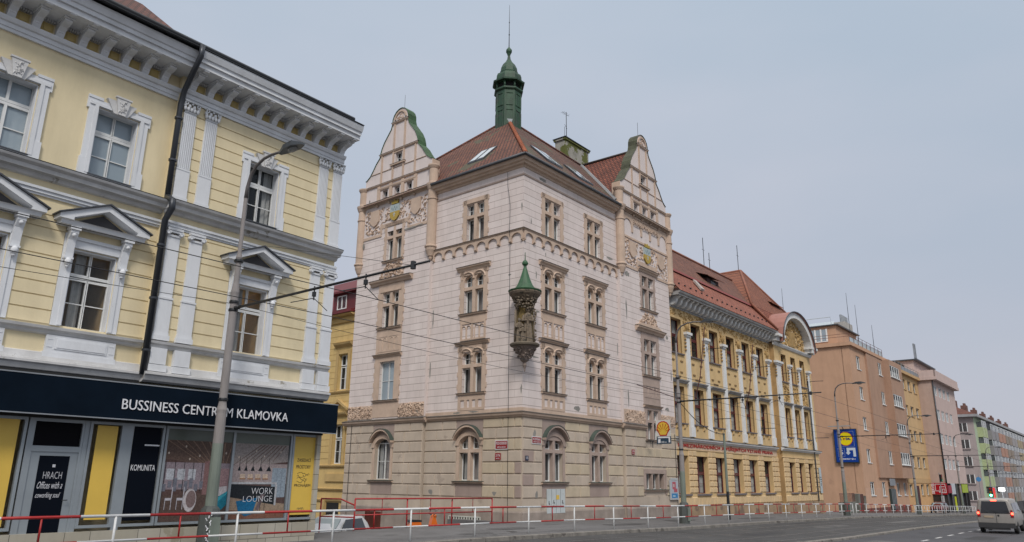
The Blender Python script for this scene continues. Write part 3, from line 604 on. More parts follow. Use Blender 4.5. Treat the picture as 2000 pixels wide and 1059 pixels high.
# door
b = MB(); b.box(-8.95, -8.8, sy, sy+.14, .08, 3.1); b.box(-7.68, -7.55, sy, sy+.14, .08, 3.1); b.box(-8.8, -7.68, sy, sy+.14, 3.02, 3.1); b.box(-8.8, -7.68, sy, sy+.14, 2.28, 2.42)
b.box(-8.8, -8.58, sy+.03, sy+.1, .08, 2.28); b.box(-7.86, -7.68, sy+.03, sy+.1, .08, 2.28); b.box(-8.58, -7.86, sy+.03, sy+.1, .08, .3); b.box(-8.58, -7.86, sy+.03, sy+.1, 2.18, 2.28)
do = kf.mb('shop_door', b, ALU); film(do, 'film', -8.585, -7.855, .29, 2.19, sy+.05, NAVF); film(do, 'film', -8.79, -7.69, 2.41, 3.03, sy+.05, mat('black_panel', (.005, .005, .007), .5, var=0, bump=0, spec=.06))
ob('handle', MB().tube([(-7.8, sy-.0, 1.1), (-7.8, sy-.06, 1.1), (-7.93, sy-.06, 1.1)], .012, 6).mesh('handle', BLACKM), do)
LH = mat('thin_white_lettering', (.55, .56, .6), .5, var=0, bump=0)
ob('lettering', fit(text_mesh('HRACH', .2, .003, LH, shear=.0, bold=-.003), -8.42, -7.98, 1.62, .17), do, (0, sy+.046, 0))
ob('lettering', fit(text_mesh('Offices with a', .2, .003, LH, shear=.45), -8.52, -7.93, 1.38, .17), do, (0, sy+.046, 0)); ob('lettering', fit(text_mesh('coworking soul', .2, .003, LH, shear=.45), -8.52, -7.95, 1.12, .17), do, (0, sy+.046, 0))
ob('emblem', MB().box(-8.24, -8.17, sy+.042, sy+.048, 1.9, 1.97).mesh('emblem', LH), do)
for x0 in (-10.2, -12.6, -15.0, -17.3):
    o = shopwin(x0, x0+1.2 if x0 > -11 else x0+2.2, .4, 3.1, sy, []); film(o, 'film', x0+.1, (x0+1.1 if x0 > -11 else x0+2.1)-.07, .5, 3.03, sy, YEL if x0 > -13 else NAVF)
# drain at bay end and inner wall back
# ================================================================== PINK CORNER HOUSE
PU = brick_mat('pale_pink_coursed_render', (.71, .63, .60), (.67, .585, .555), (.56, .485, .455), 1.15, .43, .014, zoff=.12, hline=(.29, .235, .21), bump=.15, stain=(.57, .50, .47), amt=.12, stain_s=.7, noise=.06)
PT = mat('tan_pink_stone_trim', (.54, .41, .32), .88, var=.12, vs_=1.6, bump=.2, stain=(.27, .24, .21), stain_amt=.12, stain_s=1.3)
PG = mat('tan_ground_floor_render', (.50, .42, .34), .92, var=.13, vs_=.6, bump=.25, stain=(.40, .33, .27), stain_amt=.35, stain_s=.9)
PGP = mat('mauve_repaint_patch', (.36, .28, .245), .9, var=.1, vs_=1, bump=.2)
PGY = mat('ochre_tan_block', (.52, .435, .32), .92, var=.12, vs_=.8, bump=.25)
PB = mat('grey_brown_base', (.31, .26, .225), .92, var=.22, vs_=1.2, bump=.3)
PTD = mat('mauve_tan_window_trim', (.40, .31, .265), .88, var=.14, vs_=1.6, bump=.2)
RTILE = brick_mat('orange_red_roof_tiles', (.27, .10, .055), (.17, .06, .04), (.05, .022, .016), .3, .23, .05, bump=1.0, stain=(.085, .075, .045), amt=.42, stain_s=.45, noise=.2)
RTILE2 = brick_mat('mossy_roof_tiles', (.21, .085, .05), (.13, .055, .038), (.045, .022, .016), .3, .23, .05, bump=1.0, stain=(.08, .075, .045), amt=.7, stain_s=.5, noise=.2, axis='xz')
pc = SW(32.65, 25.6)
proot = thing('corner_house', 'pale pink corner house with two curved gables, red tiled roof and green turret', 'building', tuple(pc), ROT)
pr = Face(proot); pg = Face(proot, y=-.2); AL = R(-91)
pl = Face(proot, rz=AL); _r = Matrix.Rotation(AL, 3, 'Z'); _v = _r @ Vector((0, -.2, 0)); pgl = Face(proot, _v.x, _v.y, 0, AL)
BZ = -6
# --- openings: (centre, half width) per face
OR = []; OL_ = []
for c in (2.92, 7.6):
    OR += [(c-.88, c+.88, 1.65, 4.15), (c-.86, c+.86, 6.62, 9.05), (c-.87, c+.87, 11.4, 13.8), (c-.8, c+.8, 16.06, 18.45)]
for c in (-3.85,):
    OL_ += [(c-.8, c+.8, 1.65, 4.2), (c-.78, c+.78, 6.62, 9.0), (c-.8, c+.8, 11.4, 13.78), (c-.75, c+.75, 16.06, 18.45)]
GR_ = 14.42; GL_ = -11.2
OGR = [(GR_-1.4, GR_+1.4, 1.2, 2.22), (GR_-.8, GR_+.8, 4.47, 6.45), (GR_-.9, GR_+.9, 8.87, 11.4), (GR_-.86, GR_+.86, 13.6, 16.03)]
OGL = [(GL_-.74, GL_+.74, 1.68, 4.1), (GL_-.72, GL_+.72, 6.6, 9.08), (GL_-.8, GL_+.8, 11.38, 13.78), (GL_-.74, GL_+.74, 16.03, 18.5)]
XR0, XR1, XL0, XL1 = 10.55, 17.75, -14.95, -7.6
GW = [(-1.2, .5), (0, .5), (1.2, .5)]
def cutwall(face, x0, x1, ops, m, z0=5.39, z1=20.0, d=.34):
    b = MB(); wallmb(b, x0, x1, z0, z1, [o for o in ops if o[2] >= z0 or o[3] > z0+.1], d); return face.mb('wall', b, m)
cutwall(pr, 0, XR0, [o for o in OR if o[2] > 5], PU); cutwall(pl, XL1, 0, [o for o in OL_ if o[2] > 5], PU)
# gable bays: full height walls, with curved gable above
def lowwall(face, x0, x1, ops, z1=5.39):
    b = MB(); wallmb(b, x0, x1, BZ, z1, [(a, c, max(d, BZ), min(e, z1)) for a, c, d, e in ops if d < z1], .34); return face.mb('ground_floor_wall', b, PG)
lowwall(pr, 0, XR0, OR); lowwall(pl, XL1, 0, OL_); lowwall(pg, XR0, XR1, OGR); lowwall(pgl, XL0, XL1, OGL)
cutwall(pg, XR0, XR1, [(a, c, max(d, 5.39), e) for a, c, d, e in OGR if e > 5.39], PU, z1=18.6)
cutwall(pgl, XL0, XL1, [o for o in OGL if o[2] > 5], PU, z1=18.6)
PUP = mat('pale_pink_render', (.67, .595, .57), .9, var=.06, bump=.15)
def gable_outline(c):
    half = [(3.45, 18.6), (3.45, 22.55), (3.3, 22.6), (2.95, 22.85), (2.65, 23.25), (2.38, 23.65), (2.0, 24.05), (1.96, 24.3), (1.84, 24.7), (1.6, 25.15), (1.2, 25.65), (.92, 26.0), (.82, 26.35), (.8, 26.7), (.68, 27.0), (.45, 27.25), (.2, 27.37)]
    return [(c+x, z) for x, z in half]+[(c, 27.4)]+[(c-x, z) for x, z in reversed(half)]
def gable(face, c, roof_y, cop):
    o = gable_outline(c)
    # wall pieces either side of openings so that the holes are real
    ops = [(c+a-.28, c+a+.28, 20.62, 21.42) for a in (-1.25, 0, 1.25)]+[(c-.35, c+.35, 23.2, 24.02)]
    b = MB(); wallmb(b, c-3.45, c+3.45, 18.6, 21.8, ops[:3], .3); g = face.mb('gable_wall', b, PUP)
    b = MB()
    import bisect
    R_ = [p for p in o if p[0] >= c and p[1] >= 21.8-.01]
    R_ = [(c+3.45, 21.8)]+[p for p in R_ if p[1] > 21.81]
    def half_at(z):
        for (x1_, z1_), (x2_, z2_) in zip(R_, R_[1:]):
            if z1_ <= z <= z2_: return x1_-c+(x2_-x1_)*((z-z1_)/max(1e-6, z2_-z1_))
        return 0
    zs = sorted({21.8, 23.2, 24.02, 27.4}|{p[1] for p in R_})
    for z1_, z2_ in zip(zs, zs[1:]):
        h1, h2 = half_at(z1_+1e-4), half_at(z2_-1e-4)
        if 23.2-.01 <= z1_ and z2_ <= 24.03:
            b.quad((c-h1, 0, z1_), (c-.35, 0, z1_), (c-.35, 0, z2_), (c-h2, 0, z2_)); b.quad((c+.35, 0, z1_), (c+h1, 0, z1_), (c+h2, 0, z2_), (c+.35, 0, z2_))
        else: b.quad((c-h1, 0, z1_), (c+h1, 0, z1_), (c+h2, 0, z2_), (c-h2, 0, z2_))
        b.quad((c-h1, .5, z1_), (c+h1, .5, z1_), (c+h2, .5, z2_), (c-h2, .5, z2_))
    a_, b_, z0_, z1_ = c-.35, c+.35, 23.2, 24.02
    for q in ((a_, b_),): b.quad((a_, 0, z0_), (a_, .3, z0_), (a_, .3, z1_), (a_, 0, z1_)); b.quad((b_, 0, z0_), (b_, .3, z0_), (b_, .3, z1_), (b_, 0, z1_)); b.quad((a_, 0, z0_), (b_, 0, z0_), (b_, .3, z0_), (a_, .3, z0_)); b.quad((a_, 0, z1_), (b_, 0, z1_), (b_, .3, z1_), (a_, .3, z1_))
    face.mb('gable_wall', b, PUP)
    # coping
    b = MB(); pts = [p for p in o if p[1] > 22.5]
    for (x1_, z1_), (x2_, z2_) in zip(pts, pts[1:]):
        n = Vector((z2_-z1_, -(x2_-x1_))).normalized()*-1 if False else Vector((z2_-z1_, x1_-x2_)).normalized()
        e = .035
        b.add([(x1_, -.06, z1_), (x2_, -.06, z2_), (x2_, .72, z2_), (x1_, .72, z1_), (x1_+n.x*e, -.06, z1_+n.y*e), (x2_+n.x*e, -.06, z2_+n.y*e), (x2_+n.x*e, .72, z2_+n.y*e), (x1_+n.x*e, .72, z1_+n.y*e)],
              [(0, 1, 2, 3), (4, 7, 6, 5), (0, 4, 5, 1), (3, 2, 6, 7), (0, 3, 7, 4), (1, 5, 6, 2)])
    face.mb('gable_coping', b, cop)
    b = MB()
    for (x1_, z1_), (x2_, z2_) in zip(pts, pts[1:]): b.add([(x1_, 0, z1_), (x2_, 0, z2_), (x2_, .7, z2_), (x1_, .7, z1_)], [(0, 1, 2, 3)])
    for x in (-3.45, 3.45): b.quad((c+x, 0, 18.6), (c+x, .7, 18.6), (c+x, .7, 22.55), (c+x, 0, 22.55))
    for i in range(16):   # inner moulding following the top arch
        t0, t1 = math.pi*i/16, math.pi*(i+1)/16
        b.add([(c+r_*math.cos(t), y, 26.62+r_*math.sin(t)) for y in (-.08,) for t in (t0, t1) for r_ in (.5, .62)]+[(c+r_*math.cos(t), 0, 26.62+r_*math.sin(t)) for t in (t0, t1) for r_ in (.5, .62)], [(0, 1, 3, 2), (0, 2, 6, 4), (1, 5, 7, 3)])
    relief(b, c-.35, c+.35, 26.5, 27.0, 28, .22, 0, 7, p=.05)
    def rail(z, w_, h=.14, p=.12): b.prof([(0, z), (-p*.6, z+.02), (-p, z+h*.6), (-p, z+h), (0, z+h)], c-w_, c+w_)
    rail(26.3, .85); rail(24.12, 2.0, .13); rail(21.82, 3.35, .12); rail(22.85, 2.85, .06, .05)
    for x, z0, z1 in ((-.55, 21.95, 26.3), (.55, 21.95, 26.3), (-1.75, 21.95, 24.1), (1.75, 21.95, 24.1)): b.box(c+x-.07, c+x+.07, -.07, 0, z0, min(z1, 26.3))
    for x in (-1.9, -.62, .62, 1.9): b.box(c+x-.14, c+x+.14, -.08, 0, 20.62, 21.8)
    b.box(c-.75, c+.75, -.16, .2, 23.05, 23.15); b.box(c-.5, c+.5, -.05, 0, 24.02, 24.1)
    rail(21.45, 2.0, .2, .1)
    b.prof([(0, 20.35), (-.08, 20.36), (-.12, 20.45), (-.22, 20.5), (-.24, 20.6), (0, 20.62)], c-3.6, c+3.6)
    for x in (-1.9, -.62, .62, 1.9): b.ball((c+x, -.12, 20.3), .1, 4)
    face.mb('gable_mouldings', b, PT)
    face.mb('gable_ledges', MB().box(c-3.62, c+3.62, -.26, .05, 20.621, 20.645).box(c-3.4, c+3.4, -.14, 0, 21.941, 21.96).box(c-2.05, c+2.05, -.14, 0, 24.251, 24.27).box(c-.9, c+.9, -.14, 0, 26.441, 26.46).box(c-.78, c+.78, -.18, .1, 23.151, 23.17), LEDGE)
    for a in (-1.25, 0, 1.25): window(face, c+a-.28, 20.62, .56, .8, .24, ((0, .29, 0, .8, 1, 2), (.27, .56, 0, .8, 1, 2)), fr=.035, curtain=None, key='g')
    window(face, c-.35, 23.2, .7, .82, .24, ((0, .36, 0, .82, 1, 2), (.34, .7, 0, .82, 1, 2)), fr=.035, curtain=None, key='g')
    for x in (-3.6, 3.6):       # round corner shafts
        b = MB(); b.lathe(c+x, .05, [(.02, 15.3), (.12, 15.45), (.14, 15.6), (.2, 15.62), (.34, 16.0), (.36, 16.2), (.42, 16.22), (.42, 16.3), (.33, 16.36), (.33, 19.5), (.38, 19.52), (.38, 19.6), (.33, 19.62), (.32, 20.2), (.36, 20.25), (.46, 20.5), (.48, 20.62), (.34, 20.66), (.3, 20.8), (.3, 21.7), (.34, 21.75), (.42, 21.9), (.42, 21.98), (.2, 22.0)], 16); face.mb('corner_shaft', b, PT)
gable(pg, (XR0+XR1)/2+.27, 0, mat('dark_olive_coping', (.06, .065, .035), .7, var=.4, vs_=2)); gable(pgl, (XL0+XL1)/2+.05, 0, mat('moss_green_coping', (.032, .085, .03), .65, var=.4, vs_=2, bump=.2))
GCR = (XR0+XR1)/2+.27; GCL = (XL0+XL1)/2+.05
# shield-and-foliage reliefs
CRT = mat('painted_crest', (.5, .42, .2), .8, var=0); CREST = print_mat('painted_crest_colours', .8)
def crest(face, c, z1, low):
    b = MB(); b.box(c-3.2, c+3.2, -.03, 0, z1-1.9, z1); sk = lambda x, z: (abs(abs(x-c)-2.1) < .5 and z > z1-1.25) or (abs(x-c) < .5) or (abs(x-c) < 1.35 and z < z1-1.15-.0) or abs(abs(x-c)-1.2) < .16 and z > z1-1.0 and z < z1-.3
    bk = face.mb('relief_field', MB().box(c-3.25, c+3.25, -.012, -.001, z1-1.95, z1), PUP)
    b = MB(); relief(b, c-3.15, c+3.15, z1-1.85, z1-.05, 520, .26, -.012, 11, sk, .08)
    for sx in (-2.1, 2.1): b.poly([(c+sx-.45, z1-.1), (c+sx+.45, z1-.1), (c+sx+.45, z1-.95), (c+sx+.2, z1-1.2), (c+sx, z1-1.28), (c+sx-.2, z1-1.2), (c+sx-.45, z1-.95)], -.12, -.012)
    b.box(c-3.3, c-1.35, -.05, 0, z1-2.15, z1-1.95); b.box(c+1.35, c+3.3, -.05, 0, z1-2.15, z1-1.95); b.box(c-1.5, c-1.3, -.05, 0, z1-1.95, z1-1.25); b.box(c+1.3, c+1.5, -.05, 0, z1-1.95, z1-1.25); b.box(c-1.3, c+1.3, -.045, 0, z1-1.6, z1-1.3)
    face.mb('carved_relief', b, PT)
    b = MB(); b.col = (.42, .30, .08); b.poly([(c-.45, z1-.62), (c+.45, z1-.62), (c+.45, z1-.95), (c+.2, z1-1.2), (c, z1-1.27), (c-.2, z1-1.2), (c-.45, z1-.95)], -.13, -.012)
    b.col = (.38, .44, .44); b.poly([(c-.45, z1-.1), (c+.45, z1-.1), (c+.45, z1-.62), (c-.45, z1-.62)], -.13, -.012)
    b.col = (.2, .27, .3); [b.cbox(c+x, -.14, z1-.35+z, .05, .02, .14) for x, z in ((-.25, 0), (0, .08), (.25, 0), (-.12, -.1), (.12, -.1))]
    b.col = (.5, .52, .5); b.cbox(c, -.14, z1-.85, .06, .02, .3); b.cbox(c, -.14, z1-.8, .22, .02, .06)
    b.col = (.38, .28, .07); b.poly([(c-.3, z1-.05), (c-.34, z1+.22), (c-.17, z1+.1), (c, z1+.26), (c+.17, z1+.1), (c+.34, z1+.22), (c+.3, z1-.05)], -.15, -.03)
    face.mb('painted_crest', b, CREST)
crest(pgl, GCL, 20.1, 0); crest(pg, GCR, 18.35, 0)
# arcade and inscription on the street gable
def arcade(b, xs, ztop, zspr, p, drop=.35, bw=.2):
    pts = [(xs[0], ztop), (xs[0], zspr-drop)]
    for a, c in zip(xs, xs[1:]):
        pts += [(a+bw/2, zspr-drop), (a+bw/2, zspr)]; r_ = (c-a-bw)/2; m_ = (a+c)/2
        pts += [(m_-r_*math.cos(math.pi*i/8), zspr+min(r_, ztop-zspr-.12)*math.sin(math.pi*i/8)) for i in range(1, 8)]
        pts += [(c-bw/2, zspr), (c-bw/2, zspr-drop)]
    pts += [(xs[-1], zspr-drop), (xs[-1], ztop)]
    q = []; [q.append(x) for x in pts if not q or (abs(x[0]-q[-1][0])+abs(x[1]-q[-1][1])) > 1e-4]
    b.poly(q[::-1], -p, 0)
b = MB(); arcade(b, [GCR-3.3+1.32*i for i in range(6)], 20.3, 19.35, .06, .35, .22); b.box(GCR-3.3, GCR+3.3, -.08, 0, 18.42, 18.56)
for z in (19.66, 20.14): b.box(GCR-1.9, GCR+1.9, -.1, -.06, z, z+.04)
for x in (-1.75, 1.75):
    for z in (19.8, 19.95): b.box(GCR+x-.12, GCR+x+.12, -.09, -.06, z, z+.05)
pg.mb('blind_arcade', b, PT)
rd = random.Random(8); b = MB(); x = -1.5
while x < 1.5: b.box(GCR+x, GCR+x+.05, -.09, -.06, 19.77, 20.07); b.box(GCR+x+.05, GCR+x+.14, -.085, -.06, 19.77+rd.choice((0, .13, .25)), 19.77+rd.choice((.05, .18, .3))+.0001*len(b.v)); x += rd.choice((.16, .2, .26))
pg.mb('worn_inscription', b, PT)
def bandarc(face, x0, x1, n, m0=0, m1=0):
    b = MB(); xs = [x0+(x1-x0)*i/n for i in range(n+1)]; arcade(b, xs, 15.88, 15.42, .11, .14, .16)
    for x in xs: b.prof([(0, 15.2), (-.04, 15.2), (-.14, 15.28), (-.14, 15.36), (0, 15.36)], max(x0, x-.1), min(x1, x+.1))
    face.mb('arcaded_band', b, PT)
    b = MB(); b.prof([(0, 15.885), (-.12, 15.89), (-.17, 15.95), (0, 15.97)], x0, x1, m0, m1); face.mb('band_moulding', b, PT); b = MB(); b.prof([(0, 15.972), (-.19, 15.952), (-.2, 15.975), (0, 16.05)], x0, x1, m0, m1); face.mb('band_ledge', b, LEDGE)
bandarc(pr, 0, XR0-.15, 11, 1, 0); bandarc(pl, XL1+.15, 0, 8, 0, -1)
def corn(face, x0, x1, m0=0, m1=0):
    face.mb('main_cornice', MB().prof([(0, 19.86), (-.06, 19.88), (-.1, 19.98), (-.26, 20.02), (-.3, 20.12), (-.42, 20.16), (-.46, 20.3), (-.5, 20.34), (0, 20.36)], x0, x1, m0, m1), PT)
    face.mb('string_moulding', MB().prof([(0, 19.34), (-.04, 19.35), (-.06, 19.42), (0, 19.44)], x0, x1, m0, m1), PTD)
    b = MB(); b.tube([(x0-.56*m0, -.56, 20.42), (x1-.56*m1, -.56, 20.42)], .1, 8); b.prof([(-.5, 20.365), (-.66, 20.37), (-.62, 20.46), (-.2, 20.5)], x0, x1, m0, m1); face.mb('gutter', b, ZINC)
corn(pr, 0, XR0-.2, 1, 0); corn(pl, XL1+.2, 0, 0, -1)
# upper window dressings
def frame(b, c, z0, z1, hw, ow=.26, p=.05):
    b.box(c-hw-ow, c-hw, -p, 0, z0, z1); b.box(c+hw, c+hw+ow, -p, 0, z0, z1)
    for i in range(4):
        z = z0+.25+i*(z1-z0-.3)/3.4
        for sx in (-1, 1): x = c+sx*(hw+ow); b.box(min(x, x+sx*.08), max(x, x+sx*.08), -p, 0, z, z+.28)
def cross(b, c, z0, z1, hw, zc, y0=-.02, y1=.3, mw=.24): b.box(c-mw/2, c+mw/2, y0, y1, z0, z1); b.box(c-hw, c-mw/2, y0, y1, zc-.1, zc+.1); b.box(c+mw/2, c+hw, y0, y1, zc-.1, zc+.1)
def archfill(b, x0, x1, zs, zt, y0=-.0, y1=.3):   # spandrels that turn a square head into an arch
    m_ = (x0+x1)/2; r_ = (x1-x0)/2
    for sx in (-1, 1):
        pts = [(m_+sx*r_, zt)]+[(m_+sx*r_*math.cos(math.pi*i/16), zs+(zt-zs-.02)*math.sin(math.pi*i/16)) for i in range(0, 9)]+[(m_, zt)]
        b.poly(pts, y0, y1)
def hood(face, c, z, hw, p=.22, m=PT, t=.3):
    face.mb('window_hood', MB().prof([(0, z-t), (-p*.35, z-t+.02), (-p*.5, z-t*.6), (-p*.9, z-t*.4), (-p, z-.04), (0, z)], c-hw, c+hw), m)
    face.mb('hood_flashing', MB().prof([(0, z+.002), (-p-.02, z-.04), (-p-.03, z-.02), (0, z+.03)], c-hw-.02, c+hw+.02), LEDGE)
def sill(face, c, z, hw, p=.16, m=PT):
    face.mb('window_sill', MB().prof([(.3, z-.12), (-p*.7, z-.12), (-p, z-.03), (.3, z+.0)], c-hw, c+hw), m)
    face.mb('sill_flashing', MB().prof([(.26, z+.022), (-p-.02, z-.02), (-p-.03, z-.005), (.26, z+.04)], c-hw-.02, c+hw+.02), LEDGE if z > 3 else LEAD)
def lights(hw, h, zc, mw=.24, nx=2, nz=2):   # frames behind a stone cross
    a = hw-mw/2; w_ = 2*hw
    return ((0, a, 0, zc-.1, 1, 1), (w_-a, w_, 0, zc-.1, 1, 1), (0, a, zc+.1, h, nx, nz), (w_-a, w_, zc+.1, h, nx, nz))
def panel_arch(b, c, z0, z1, hw):     # blind tracery below the windows
    b.box(c-hw, c+hw, -.05, 0, z0, z0+.1); b.box(c-hw, c+hw, -.05, 0, z1-.1, z1)
    for x in (-hw, -.12, hw-.12) if True else (): b.box(c+x, c+x+.14 if x < 0 else c+x+.12, -.049, 0, z0+.1, z1-.1)
    for sx in (-1, 1):
        m_ = c+sx*(hw/2+.02); w_ = hw-.2
        for q in (-.5, .5):
            cx_ = m_+q*w_*.5
            b.tube([(cx_-w_*.22, -.02, z0+.12), (cx_-w_*.22, -.02, z1-.4)]+[(cx_-w_*.22*math.cos(math.pi*i/6), -.02, z1-.4+w_*.24*math.sin(math.pi*i/6)) for i in range(1, 6)]+[(cx_+w_*.22, -.02, z1-.4), (cx_+w_*.22, -.02, z0+.12)], .035, 4)
def std_axis(face, c, hw, m=PT):
    b = MB()
    # third floor
    frame(b, c, 16.06, 18.8, hw-.06, .3, .04); b.box(c-hw-.24, c+hw+.24, -.04, 0, 18.47, 18.8); b.box(c-hw+.02, c+hw-.02, -.07, -.04, 18.5, 18.58); cross(b, c, 16.06, 18.46, hw-.06, 17.6)
    # second
    frame(b, c, 11.4, 14.2, hw, .3); b.box(c-hw-.3, c+hw+.3, -.05, 0, 13.8, 14.2); cross(b, c, 11.4, 13.8, hw, 12.95)
    for sx in (-1, 1): archfill(b, c+(.12 if sx > 0 else -hw), c+(hw if sx > 0 else -.12), 13.4, 13.8)
    for sx in (-1, 1): m_ = c+sx*(hw+.12)/2; b.tube([(m_+.62*hw*math.cos(math.pi*i/10), -.06, 13.55+.42*math.sin(math.pi*i/10)) for i in range(11)], .06, 4)
    # first
    frame(b, c, 6.62, 9.42, hw, .3); b.box(c-hw-.3, c+hw+.3, -.05, 0, 9.05, 9.42); cross(b, c, 6.62, 9.05, hw, 8.2)
    for sx in (-1, 1): archfill(b, c+(.12 if sx > 0 else -hw), c+(hw if sx > 0 else -.12), 8.68, 9.05)
    for sx in (-1, 1): m_ = c+sx*(hw+.12)/2; b.tube([(m_+.62*hw*math.cos(math.pi*i/10), -.06, 8.8+.42*math.sin(math.pi*i/10)) for i in range(11)], .06, 4)
    panel_arch(b, c, 9.75, 10.85, hw+.22); b.box(c-hw-.3, c+hw+.3, -.04, 0, 10.85, 11.25)
    b.box(c-hw-.25, c+hw+.25, -.05, 0, 5.6, 5.75); b.box(c-hw-.25, c+hw+.25, -.05, 0, 6.2, 6.45)
    for x in (-hw-.25, -hw/2-.14, -.12, hw/2-.05, hw+.06): b.box(c+x, c+x+.2, -.049, 0, 5.75, 6.2)
    face.mb('window_surround', b, m)
    hood(face, c, 14.4, hw+.55); hood(face, c, 9.68, hw+.55, .2, t=.24); sill(face, c, 11.4, hw+.34); sill(face, c, 6.62, hw+.34)
    window(face, c-hw, 6.62, 2*hw, 2.4, .24, lights(hw, 2.4, 1.58), key='s'); window(face, c-hw, 11.4, 2*hw, 2.38, .24, lights(hw, 2.38, 1.55), key='s')
    window(face, c-hw+.06, 16.06, 2*hw-.12, 2.4, .24, lights(hw-.06, 2.4, 1.54), key='s')
std_axis(pr, 2.92, .87); std_axis(pr, 7.6, .86); std_axis(pl, -3.85, .8)
def gf_window(face, c, hw, kind, patch=True):
    zt = 4.15; b = MB()
    b.box(c-hw-.2, c-hw, -.04, 0, 1.62, 3.6); b.box(c+hw, c+hw+.2, -.04, 0, 1.62, 3.6)
    archfill(b, c-hw, c+hw, 3.55, zt)
    if kind == 'cross': cross(b, c, 1.65, zt-.0, hw, 3.3, mw=.2)
    n = 10; ri, ro = hw+.02, hw+.3
    def arcpt(r_, rz, i): t = math.pi*i/n; return (c+r_*math.cos(t), 3.6+rz*math.sin(t))
    for i in range(n): p = [arcpt(ri, .56, i), arcpt(ro, .78, i), arcpt(ro, .78, i+1), arcpt(ri, .56, i+1)]; b.poly(p, -.08, 0)
    face.mb('window_surround', b, PTD if face in (pr,) else PT)
    b = MB(); n = 12; pts = [(c+(hw+.42)*math.cos(R(28+124*i/n)), 3.25+(1.38)*math.sin(R(28+124*i/n))) for i in range(n+1)]; top = [(x, z+.12) for x, z in pts]
    b2 = MB()
    for i in range(n):
        b.poly([pts[i], top[i], top[i+1], pts[i+1]], -.32, 0)
        b2.poly([(top[i][0], top[i][1]+.002), (top[i][0], top[i][1]+.03), (top[i+1][0], top[i+1][1]+.03), (top[i+1][0], top[i+1][1]+.002)], -.35, .0)
    face.mb('arched_hood', b, PTD if face in (pr,) else PT); face.mb('hood_copper', b2, LEAD)
    sill(face, c, 1.62, hw+.4, .2)
    if kind == 'cross': window(face, c-hw, 1.65, 2*hw, zt-1.66, .26, lights(hw, zt-1.66, 1.65, .2), key='q', curtain='side')
    else: window(face, c-hw, 1.65, 2*hw, zt-1.66, .26, ((0, hw+.02, 0, zt-1.9, 1, 2), (hw-.02, 2*hw, 0, zt-1.9, 1, 2)), key='a', arc=[(hw, 1.9, hw-.04)], curtain='side')
    return
gf_window(pr, 2.92, .87, 'cross'); gf_window(pr, 7.68, .84, 'cross'); gf_window(pl, -3.9, .78, 'cross'); gf_window(pgl, GL_, .74, 'plain')
